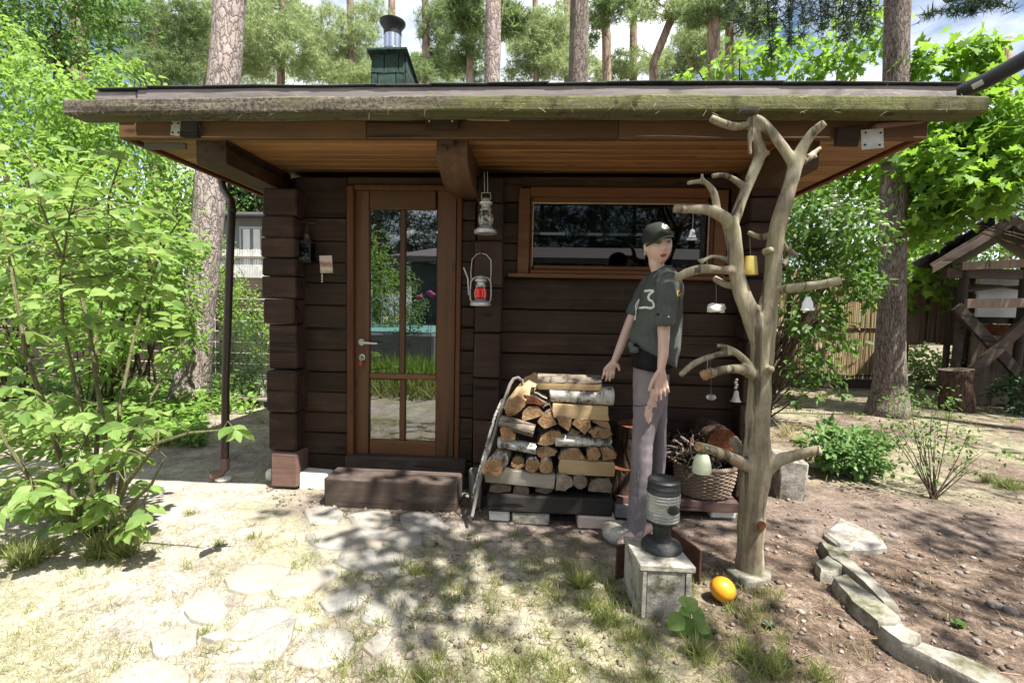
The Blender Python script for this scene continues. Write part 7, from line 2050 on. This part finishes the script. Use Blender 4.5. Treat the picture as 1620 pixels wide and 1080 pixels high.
for (x0, y0, x1, y1) in ((1450, 30, 1560, -10), (1500, 18, 1545, 14), (1530, 2, 1600, 10)):
    for k in range(60):
        t_ = random.random(); q = A(x0 + (x1 - x0) * t_, y0 + (y1 - y0) * t_, 5.2)
        P2.append(q + Vector((random.gauss(0, .03), random.gauss(0, .03), random.gauss(0, .02)))); D2.append(Vector((random.gauss(.3, .5), random.gauss(0, .5), random.gauss(-.2, .4))))
main = [A(1120, -70, 5.3), A(1250, -110, 5.4), A(1400, -90, 5.4), A(1500, 0, 5.25), A(1600, -20, 5.2), Vector((7.0, 5.2, 4.9))]
mbt2.tube(main, [.01, .02, .025, .03, .03, .04], 7)
build(mbt2, 'branch', M['darkbark'], parent=spr, smooth=True, recalc=False)
N = len(P2)
leaves('sprays', np.array([list(p) for p in P2]), np.array([list(p) for p in D2]), rng.normal(size=(N, 3)), rng.uniform(.05, .11, N), T_TUFT, M['spruce'], parent=spr)

# trees behind the photographer whose crowns dapple the right half of the yard
def shade_tree(label, base, h, clumps, n, size, mat, tmpl, r=.15):
    e = empty('shade_tree', (base[0], base[1], 0), label=label, cat='tree')
    mb = MB(); B = Vector((base[0], base[1], -.05)); Tp = Vector((base[0] + .1, base[1], h))
    mb.tube([B, B.lerp(Tp, .3) + Vector((.05, 0, 0)), B.lerp(Tp, .7), Tp], [r * 1.2, r, r * .8, r * .4], 14, wob=.08)
    build(mb, 'trunk', M['pinebark'], parent=e, smooth=True, recalc=False)
    mbb = MB()
    for c, rr in clumps:
        c = Vector(c); a = B.lerp(Tp, min(.98, max(.45, (c.z - 1.2) / h)))
        mbb.tube([a, a.lerp(c, .5) + Vector((0, 0, .2)), c], [.018, .012, .006], 6)
    build(mbb, 'branches', M['farpine'], parent=e, smooth=True, recalc=False, kind='stuff')
    foliage('crown', clumps, n, size, tmpl, M[mat], parent=e, spread=.2, sub=12)
    return e
def lift(px, py, h):
    """the place at height H whose sun shadow falls on that spot of ground"""
    g_ = G(px, py); k = h / -SUN_DIR.z
    return (g_.x - SUN_DIR.x * k, g_.y - SUN_DIR.y * k, h)
# the wood closing the view beyond the garden: one mass nobody could count
N = 15000
P = np.stack([rng.uniform(-45, 50, N), rng.uniform(26, 31, N), rng.uniform(0, 1, N) ** .8 * (3.6 + 1.2 * np.sin(rng.uniform(0, 6, N)))], 1)
leaves('far_wood', P, rng.normal(size=(N, 3)) + [0, -.3, -.2], rng.normal(size=(N, 3)) * .6 + [0, -.4, .6], rng.uniform(.35, .7, N), T_DIAMOND, M['leaf_dark'], origin=(0, 28, 0), kind='stuff')
SHT = [(600,880,.26),(655,925,.24),(565,850,.16),(640,965,.18),(760,900,.26),(720,1000,.12),(820,1010,.14),(540,925,.12),(470,795,.16),(545,800,.20),(630,802,.22),(620,850,.30),(700,832,.34),(790,835,.42),(880,850,.40),(950,875,.34),(860,920,.18),(1010,900,.36),(1080,850,.42),(1180,850,.40),(1250,930,.34),(1130,1000,.28),(985,1010,.22),(1310,850,.45),(1400,900,.45),(1500,890,.5),(1560,980,.45),(1400,1000,.36),(1600,850,.55),(1480,820,.5),(560,940,.10),(1300,1010,.26)]
clA = []; clB = []
for (px, py, r) in SHT:
    h = random.uniform(5.6, 7.0)
    (clA if px < 1150 else clB).append((lift(px, py, h), (r, r, r * .65)))
def lift3(x, y, z, h):
    k = (h - z) / -SUN_DIR.z; return (x - SUN_DIR.x * k, y - SUN_DIR.y * k, h)
for x in (0.5, 0.95, 1.35, 1.9): clB.append((lift3(x, 2.6 + random.uniform(-.1, .3), 2.4, random.uniform(6.2, 7.2)), (.26, .34, .22)))
for (x, y, r) in ((2.6,3.4,.5),(3.4,4.2,.6),(4.4,3.6,.6),(5.0,5.0,.7),(3.6,5.6,.6),(6.0,6.6,.9),(7.0,7.6,1.1),(7.2,8.2,1.3),(8.3,8.3,1.3),(6.4,7.8,.8),(7.8,7.0,1.0),(6.8,5.6,.8),(8.2,7.2,1.0),(8.0,8.6,1.2),(5.0,7.4,.5)):
    clB.append((lift3(x, y, 0, random.uniform(6.2, 7.4)), (r, r, r * .6)))
shade_tree('tall tree behind the viewer shading the woodpile', (3.1, -2.6), 7.4, clA, 2300, .105, 'leaf_mid', T_OVATE)
shade_tree('unseen dense tree added beyond the frame to shade the woodshed', (12.5, 5.2), 7.6, [(lift3(x, y, 1.2, random.uniform(6.0, 7.4)), (r, r, r * .5)) for x, y, r in ((6.6,7.4,.8),(7.2,7.8,.9),(7.9,7.4,.9),(8.3,8.2,1.0),(7.0,8.6,1.0),(9.2,8.0,1.0),(8.6,9.4,1.0),(6.2,8.6,.7))], 5200, .13, 'leaf_mid', T_OVATE)  # unseen tree added so that its crown darkens the woodshed
shade_tree('tall tree at right behind the viewer shading the stony bed', (6.6, -1.2), 7.8, clB, 4200, .11, 'leaf_mid', T_OVATE)

# ------------------------------------------------------------------ fences
YB = 10.0
x0, x1 = A(1215, 500, YB).x, A(1412, 500, YB).x
zb0, zb1 = A(1310, 606, YB).z, A(1310, 428, YB).z
fence = empty('bamboo_fence', ((x0 + x1) / 2, YB, 0), label='bamboo cane fence behind the viburnum at right', cat='fence')
mb = MB(); x = x0
while x < x1:
    d = random.uniform(.026, .042); zt_ = zb1 + random.uniform(-.05, .05)
    mb.tube([(x, YB + random.uniform(-.015, .015), zb0), (x + random.uniform(-.02, .02), YB, zb0 + (zt_ - zb0) * .5), (x + random.uniform(-.03, .03), YB, zt_)], d / 2, 6)
    x += d * 1.12
build(mb, 'bamboo_cane', M['bamboo'], parent=fence, smooth=True, recalc=False, kind='stuff')
for zz in (zb0 + .18, (zb0 + zb1) / 2, zb1 - .2):
    build(MB().tube([(x0, YB - .03, zz), (x1, YB - .03, zz)], .015, 6), 'fence_wire_rail', M['twig'], parent=fence)
for xx in (x0, (x0 + x1) / 2, x1):
    build(MB().tube([(xx, YB + .06, -.05), (xx, YB + .06, zb1)], .05, 8), 'fence_post', M['shedwood'], parent=fence)
a0, a1 = A(1212, 608, 9.4), A(1392, 618, 9.4)
build(MB().tube([a0, a0.lerp(a1, .5), a1], [.085, .08, .075], 12, wob=.1, capmi=1), 'fallen_log', [M['pinegrey'], M['cutgrey']], smooth=True, label='grey log lying along the foot of the bamboo fence', cat='log')
a0, a1 = A(1215, 624, 9.2), A(1380, 632, 9.2)
build(MB().box(((a0.x + a1.x) / 2, 9.2, .10), (a1.x - a0.x, .06, .16), .01), 'edging_board', M['shedwood'], label='dark edging board before the log at bamboo fence', cat='board')
YS = 9.0
sfe = empty('bark_slab_fence', (A(1470, 545, YS).x, YS, 0), label='raised fence of dark bark slabs left of woodshed', cat='fence')
px = 1428
while px < 1516:
    w = random.uniform(9, 14); a = A(px, 440, YS); b = A(px + w, 545 + random.uniform(-8, 6), YS)
    zt_ = A(px, 442, YS).z
    mb = MB().box(((a.x + b.x) / 2, YS + random.uniform(-.02, .02), (zt_ + b.z) / 2), (b.x - a.x, .05, zt_ - b.z), .016, jit=.01)
    build(mb, 'slab', M['slabfence'], parent=sfe, smooth=True)
    px += w + .5
for px in (1440, 1506):
    a = A(px, 440, YS + .08); build(MB().tube([(a.x, YS + .08, -.05), (a.x, YS + .08, a.z)], .05, 9), 'fence_post', M['shedwood'], parent=sfe, smooth=True)
for k in range(6):
    px = 1420 + k * 17; a = A(px, 441, YS - .05)
    build(MB().box((a.x + .1, YS, a.z + .02 + .012 * (k % 2)), (.24, .36, .035), .01, Matrix.Rotation(RAD(random.uniform(-5, 5)), 3, 'Y'), jit=.008), 'cap_bark', M['splitgrey'], parent=sfe)
# dark board fence at left
YF = 8.2
dfe = empty('board_fence', (-9, YF, 0), label='dark board fence behind the bushes at far left', cat='fence')
for k in range(9):
    x0 = -14.5
    while x0 < -5.6:
        build(MB().box((x0 + 1.1, YF + random.uniform(-.01, .01), .18 + k * .19), (2.18, .03, .175), .006), 'board', M['darkfence'], parent=dfe)
        x0 += 2.2
for k in range(5): build(MB().box((-14.4 + k * 2.2, YF + .07, .95), (.1, .1, 1.95), .008), 'fence_post', M['darkfence'], parent=dfe)
# pale screen, house behind, bench
YR = 9.5
a, b = A(336, 455, YR), A(424, 400, YR)
scr = empty('reed_screen', ((a.x + b.x) / 2, YR, 0), label='pale grey screen fence beside the cabin corner at left', cat='fence')
mb = MB(); x = a.x - .6
while x < b.x + .3:
    mb.box((x, YR, (b.z + .02) / 2 + .2), (.024, .012, b.z - .3 + random.uniform(-.03, .03)), .003); x += .034
build(mb, 'reed', M['netting'], parent=scr, recalc=False, kind='stuff')
for zz in (a.z, b.z - .1, .4): build(MB().box(((a.x + b.x) / 2 - .15, YR - .03, zz), (b.x - a.x + .9, .03, .05), .004), 'rail', M['greywoodX'], parent=scr)
YH = 13.5
a, b = A(352, 400, YH), A(418, 347, YH)
hs = empty('grey_house', (a.x, YH + 2, 0), label='grey house with white curtained window glimpsed left of the cabin', cat='house')
build(MB().box((a.x - .2, YH + 2, b.z / 2), (3.6, 4, b.z)), 'wall', M['greyhouse'], parent=hs)
build(MB().box((a.x - .2, YH + 2, b.z + .07), (4.2, 4.6, .14), .01), 'roof', M['rooftin'], parent=hs)
build(MB().tube([(a.x - 2.3, YH - .34, b.z + .02), (a.x + 1.9, YH - .34, b.z + .02)], .06, 10), 'gutter', M['blackmetal'], parent=hs, smooth=True)
wa, wb = A(383, 402, YH), A(417, 360, YH)
wf = build(MB().box(((wa.x + wb.x) / 2, YH - .02, (wa.z + wb.z) / 2 - .2), (wb.x - wa.x + .1, .05, wb.z - wa.z + .45), .01), 'window', M['whitewall'], parent=hs)
build(MB().box(((wa.x + wb.x) / 2, YH - .05, (wa.z + wb.z) / 2 - .2), (wb.x - wa.x - .02, .02, wb.z - wa.z + .3)), 'pane', M['greyhouse'], parent=wf)
for dx in (-.14, .16): build(MB().box(((wa.x + wb.x) / 2 + dx, YH - .07, (wa.z + wb.z) / 2 - .2), (.2, .012, wb.z - wa.z + .28), .004), 'curtain', M['boardwhite'], parent=wf)
a, b = A(362, 630, 6.0), A(426, 634, 6.0)
bench = empty('plank_bench', ((a.x + b.x) / 2, 6.0, 0), label='low pale plank bench behind the downpipe', cat='bench')
build(MB().box(((a.x + b.x) / 2, 6.05, a.z), (b.x - a.x + .1, .2, .035), .005), 'seat', M['greywoodX'], parent=bench)
for x in (a.x + .08, b.x - .08): build(MB().box((x, 6.05, a.z / 2 - .02), (.05, .16, a.z), .005), 'leg', M['greywood'], parent=bench)
for k in range(3):
    a = G(5, 640 + k * 9)
    build(MB().box((a.x - .3, a.y, .03 + .02 * (2 - k)), (1.3, .12, .035), .004, Matrix.Rotation(RAD(4 + k * 3), 3, 'Z')), 'garden_board', M['redboard'], label=['upper', 'middle', 'lower'][k] + ' reddish board lying on the ground at left edge', cat='board')

# ------------------------------------------------------------------ woodshed at right
YW2 = 7.8
def W(px, py, dy=0.0): return A(px, py, YW2 + dy)
SK = 0.9
shed = empty('woodshed', (W(1580, 640).x, YW2 + .8, 0), label='open rustic woodshed with gable roof and crossed braces', cat='shed')
ap = W(1577, 349); el = W(1453, 424); er = Vector((2 * ap.x - el.x, YW2, el.z)); dpt = Vector((2.2 * SK, 2.2, 0)); ov = Vector((0, -.25, 0))
for k, (e0, e1) in enumerate(((el, ap), (er, ap))):
    n = Vector((-(e1 - e0).z, 0, (e1 - e0).x)).normalized(); n = n if n.z > 0 else -n
    mb = MB().prism([e0 + ov, e1 + ov, e1 + ov + n * .05, e0 + ov + n * .05], [e0 + dpt, e1 + dpt, e1 + dpt + n * .05, e0 + dpt + n * .05])
    rf = build(mb, 'roof', M['shedwood'], parent=shed)
    for j in range(5):
        for i in range(6):
            t0, t1 = j / 5 - .02, (j + 1) / 5 + .0
            y0 = -.27 + i * .42 + (.2 if j % 2 else 0); y1 = min(y0 + .41, 2.2)
            p = [e0.lerp(e1, t0) + n * (.055 + .012), e0.lerp(e1, t1) + n * .055, ]
            mb = MB().prism([p[0] + Vector((y0 * SK, y0, 0)), p[1] + Vector((y0 * SK, y0, 0)), p[1] + Vector((y0 * SK, y0, 0)) + n * .012, p[0] + Vector((y0 * SK, y0, 0)) + n * .012],
                            [p[0] + Vector((y1 * SK, y1, 0)), p[1] + Vector((y1 * SK, y1, 0)), p[1] + Vector((y1 * SK, y1, 0)) + n * .012, p[0] + Vector((y1 * SK, y1, 0)) + n * .012])
            build(mb, 'shingle', M['felt'], parent=rf)
    mb = MB().prism([e0 + ov * 1.1, e1 + ov * 1.1, e1 + ov * 1.1 - Vector((0, 0, .12)), e0 + ov * 1.1 - Vector((0, 0, .10))], [e0 + ov, e1 + ov, e1 + ov - Vector((0, 0, .12)), e0 + ov - Vector((0, 0, .10))])
    build(mb, 'barge_board', M['shedwood'], parent=rf)
def bar(p0, p1, w, th, name, mat='shedwood', round_=False):
    if round_: mb = MB().tube([p0, p0.lerp(p1, .5) + Vector((random.uniform(-.02, .02), 0, 0)), p1], [w / 2 * 1.05, w / 2, w / 2 * .95], 10, wob=.1)
    else:
        d = (p1 - p0).normalized(); s_ = d.cross(Vector((0, 1, 0))).normalized() * w / 2; t_ = Vector((0, th / 2, 0))
        mb = MB().prism([p0 + s_ + t_, p0 - s_ + t_, p0 - s_ - t_, p0 + s_ - t_], [p1 + s_ + t_, p1 - s_ + t_, p1 - s_ - t_, p1 + s_ - t_])
    return build(mb, name, M[mat], parent=shed, smooth=round_)
lpx = W(1517, 500).x; rpx = 2 * ap.x - lpx
for x in (lpx, rpx):
    for y in (0, 1.9):
        bar(Vector((x + y * SK, YW2 + y, -.03)), Vector((x + .03 + y * SK, YW2 + y, W(1515, 420).z)), .12, .1, 'post', 'shedwood', True)
bar(W(1494, 432, .02), Vector((er.x - .25, YW2 + .02, W(1494, 432).z)), .14, .1, 'tie_beam')
bar(W(1520, 421, -.07), W(1700, 413, -.07), .12, .06, 'gable_beam', 'slabfence')
bar(W(1528, 480, -.09), W(1690, 478, -.09), .14, .06, 'cross_rail', 'slabfence')
bar(W(1514, 485, -.16), W(1640, 622, -.16), .15, .06, 'brace')
bar(W(1538, 588, -.22), W(1650, 486, -.22), .15, .06, 'brace')
bar(Vector((lpx + .9, YW2 + .9, .02)), Vector((rpx + .8, YW2 + .9, .02)), .1, 1.7, 'floor_board')
for k in range(9):
    z = .2 + k * .19; bar(Vector((lpx + 1.95 * SK, YW2 + 1.97, z)), Vector((rpx + 1.95 * SK + .3, YW2 + 1.97, z)), .17, .03, 'back_board', 'darkfence')
for k in range(9):
    z = .2 + k * .19
    build(MB().box((rpx + .95, YW2 + 1.0, z), (.03, 1.9, .17), .004, Matrix.Rotation(-math.atan(SK), 3, 'Z')), 'side_board', M['darkfence'], parent=shed)
a, b = W(1543, 501, .3), W(1700, 434, .3)
build(MB().box(((a.x + b.x) / 2, YW2 + .3, (a.z + b.z) / 2), (b.x - a.x, .04, b.z - a.z), .004), 'white_board', M['boardwhite'], label='white board standing inside the woodshed under the gable', cat='board')
a, b = W(1531, 634, -.02), W(1606, 532, -.02)
build(MB().box(((a.x + b.x) / 2, YW2 + .02, b.z / 2), (b.x - a.x, .05, b.z), .01, Matrix.Rotation(RAD(1), 3, 'Y')), 'plywood_sheet', M['slabfence'], label='brown grey board leaning behind the crossed shed braces', cat='board')
c = W(1514, 640, -.45)
stump((c.x, c.y, -.03), .20, .62, 'dark tree stump standing before the woodshed corner', ('darkbark', 'cutgrey'), (-.06, 0))
LG = 'round logs stacked in the woodshed'
k = 0
for (px, py, r) in ((1586,530,13),(1612,528,15),(1640,534,14),(1618,556,14),(1645,562,15),(1622,585,15),(1650,592,14),(1620,615,14),(1550,522,9),(1566,520,8)):
    p = W(px, py, .12); rr = r * YW2 / F_PX
    mb = MB().tube([p, p + Vector((.3, .35, 0)), p + Vector((.6, .7, 0))], rr, 14, wob=.08, capmi=1)
    build(mb, 'round_log', [M['logbarkY'], M['cutred']], smooth=True, angle=45, label='round reddish sawn log stacked inside the woodshed', cat='log', group=LG)
for k in range(4):
    p0, p1 = W(1520, 462 - k * 4, .1 + .06 * k), W(1640, 458 + k * 3 - 6, .1 + .06 * k)
    build(MB().tube([p0, p0.lerp(p1, .5) + Vector((0, 0, .03)), p1], [.02, .017, .012], 6, wob=.2), 'thin_branch', M['twig'], smooth=True, label='thin branch laid across the woodshed on its rail', cat='branch', group='branches laid on the shed rail')
c = A(1439, 622, 8.6)
build(MB().lathe([(.09, 0), (.10, .02), (.10, .2), (.105, .21), (.09, .21), (.085, .02), (0, .02)], 18, (c.x, 8.6, 0)), 'tin_bucket', M['metal'], smooth=True, label='small tin bucket at the foot of the bark fence', cat='bucket')
# dark gutter pipe coming down to the roof corner from the right
pg = [A(1508, 151, 2.84), A(1560, 128, 2.75), A(1640, 84, 2.62), A(1760, 20, 2.45)]
gut = empty('gutter_pipe', pg[0], label='dark metal pipe slanting up from the right roof corner', cat='pipe')
build(MB().tube(pg, [.040, .040, .041, .042], 16), 'pipe', M['blackmetal'], parent=gut, smooth=True)
q = pg[0].lerp(pg[1], .75); d = (pg[2] - pg[0]).normalized()
mb = MB(); s_ = d.cross(Vector((0, -1, 0))).normalized()
fr_ = Vector((0, -1, 0)) - d * d.dot(Vector((0, -1, 0))); fr_.normalize(); up_ = d.cross(fr_).normalized()
vs = []
for t_ in (-.022, .022):
    for a in (-.35, 0, .35):
        vs.append(q + d * t_ + (fr_ * math.cos(a) + up_ * math.sin(a)) * .0415)
mb.add(vs, [(0, 1, 4, 3), (1, 2, 5, 4)])
build(mb, 'sticker', M['bracket'], parent=gut, recalc=False)

# ------------------------------------------------------------------ the garden behind the photographer, seen in the panes
def RF(px, py, D): p = A(px, py, D); return Vector((p.x, 2 * 3.5 - D, p.z))
hx = RF(640, 415, 16.5)
bh = empty('grey_bungalow', (hx.x + 5, hx.y - 3, 0), label='low grey bungalow with sloping roof mirrored in the door glass', cat='house')
ez = RF(660, 415, 16.5).z
build(MB().box((hx.x + 6.2, hx.y - 3.2, ez / 2), (12, 6, ez)), 'wall', M['bungalow_wall'], parent=bh)
mb = MB().prism([(hx.x - .5, hx.y + .4, ez), (hx.x + 13, hx.y + .4, ez), (hx.x + 13, hx.y + .4, ez + .18), (hx.x - .5, hx.y + .4, ez + .18)], [(hx.x + .9, hx.y - 3.2, ez + 0.8), (hx.x + 13, hx.y - 3.2, ez + 0.8), (hx.x + 13, hx.y - 3.2, ez + .98), (hx.x + .9, hx.y - 3.2, ez + .98)])
build(mb, 'roof', M['rooftin'], parent=bh)
for k in range(3): build(MB().box((hx.x + 3.2 + 3 * k, hx.y - .17, ez * .55), (1.2, .06, 1.2), .02), 'window', M['whitewall'], parent=bh)
pz = .74
pn = RF(610, 541, 10.8); pf = RF(600, 520, 17.5)
pool = empty('covered_pool', (pn.x - 1, (pn.y + pf.y) / 2, 0), label='raised pool under a turquoise cover mirrored in the door glass', cat='pool')
build(MB().box((pn.x - 1.2, (pn.y + pf.y) / 2, pz / 2), (4.6, pn.y - pf.y, pz), .05), 'pool_wall', M['greyhouse'], parent=pool)
build(MB().box((pn.x - 1.2, (pn.y + pf.y) / 2, pz + .02), (4.4, pn.y - pf.y - .2, .04), .015), 'cover', M['pooltarp'], parent=pool)
mb = MB()
lx = RF(604, 500, 13.0)
for dx in (-.28, .0, .35):
    mb.tube([(lx.x + dx, lx.y, pz), (lx.x + dx, lx.y, pz + .75), (lx.x + dx + .1, lx.y - .06, pz + .86), (lx.x + dx + .3, lx.y - .3, pz + .7), (lx.x + dx + .55, lx.y - .6, pz + .05)], .022, 8)
build(mb, 'ladder_rail', M['steel'], parent=pool, smooth=True)
p = RF(620, 460, 14)
bush('garden_shrub', 'round bright shrub mirrored in the left door panes', 'bush', (p.x, p.y), [((p.x - .8, p.y, 2.0), (1.0, .9, 1.2)), ((p.x + .1, p.y + .2, 1.6), (.7, .7, .9)), ((p.x - .9, p.y, 3.0), (.8, .7, .7))], 3800, .10, 'leaf_bright', nst=8)
p = RF(652, 480, 11)
bush('garden_shrub', 'greyish shrub mirrored beside the bungalow wall', 'bush', (p.x, p.y), [((p.x, p.y, 1.4), (.35, .3, .6)), ((p.x - .1, p.y, .8), (.4, .3, .5))], 1000, .07, 'leaf_peony', nst=6)
p = RF(668, 560, 8.3)
e = empty('flowering_plant', (p.x, p.y, 0), label='tall plants with pink flowers mirrored in the door', cat='plant')
N = 900
P = np.stack([rng.normal(p.x - .1, .5, N), rng.normal(p.y, .35, N), np.zeros(N)], 1)
leaves('foliage', P, rng.normal(size=(N, 3)) * [.35, .35, .05] + [0, 0, 1], rng.normal(size=(N, 3)), rng.uniform(.25, .6, N), (T_BLADE[0] * [.06, 1, 1], T_BLADE[1]), M['leaf_bright'], parent=e)
for (px, py) in ((664, 470), (680, 463), (684, 466)):
    f = RF(px, py, 8.3)
    build(MB().tube([(f.x - .05, f.y, 0), (f.x - .02, f.y, f.z * .6), f], [.006, .005, .003], 6), 'flower_stem', M['greentwig'], parent=e)
    build(MB().ball(f, (.06, .06, .04), 10, 6), 'flower_head', M['pinkflower'], parent=e, smooth=True)
P = np.stack([rng.uniform(-4.5, 1.5, 5200), rng.uniform(-2.4, .2, 5200), np.zeros(5200)], 1); N = len(P)
leaves('flower_bed', P, rng.normal(size=(N, 3)) * [.6, .6, .1] + [0, 0, .9], rng.normal(size=(N, 3)), rng.uniform(.1, .42, N), (T_BLADE[0] * [.1, 1, 1], T_BLADE[1]), M['grass'], origin=(-1, -1, 0), kind='stuff')
e = None
for (x, y, h, lab) in ((-2.2, -17, 11, 'dark conifer just left of the bungalow roof, mirrored'), (2.6, -18, 11, 'dark conifer behind the bungalow right of the middle, mirrored'), (7.5, -18, 11, 'dark conifer past the bungalow right end, mirrored'), (-10.5, -17, 11, 'dark conifer far left behind the pool, mirrored'), (-7.5, -15, 9, 'dark tall conifer behind the pool, mirrored in the glass'), (-4.5, -19, 10, 'dark conifer behind the bungalow left end, mirrored'), (0.0, -20, 10, 'dark conifer behind the bungalow middle, mirrored'), (5.0, -20, 9, 'dark conifer behind the bungalow right end, mirrored')):
    e = empty('conifer_tree', (x, y, 0), label=lab, cat='tree')
    build(MB().tube([(x, y, -.05), (x, y, h * .5), (x, y, h)], [.22, .16, .05], 10), 'trunk', M['pinegrey'], parent=e, smooth=True)
    foliage('crown', [((x + random.uniform(-.6, .6), y + random.uniform(-.5, .5), h * q), ((1.15 - q) * 3.4 + .9, (1.15 - q) * 2.6 + .6, 1.0)) for q in (.35, .48, .6, .72, .84, .95)], 2600, .34, T_TUFT, M['spruce'], parent=e, droop=.2)
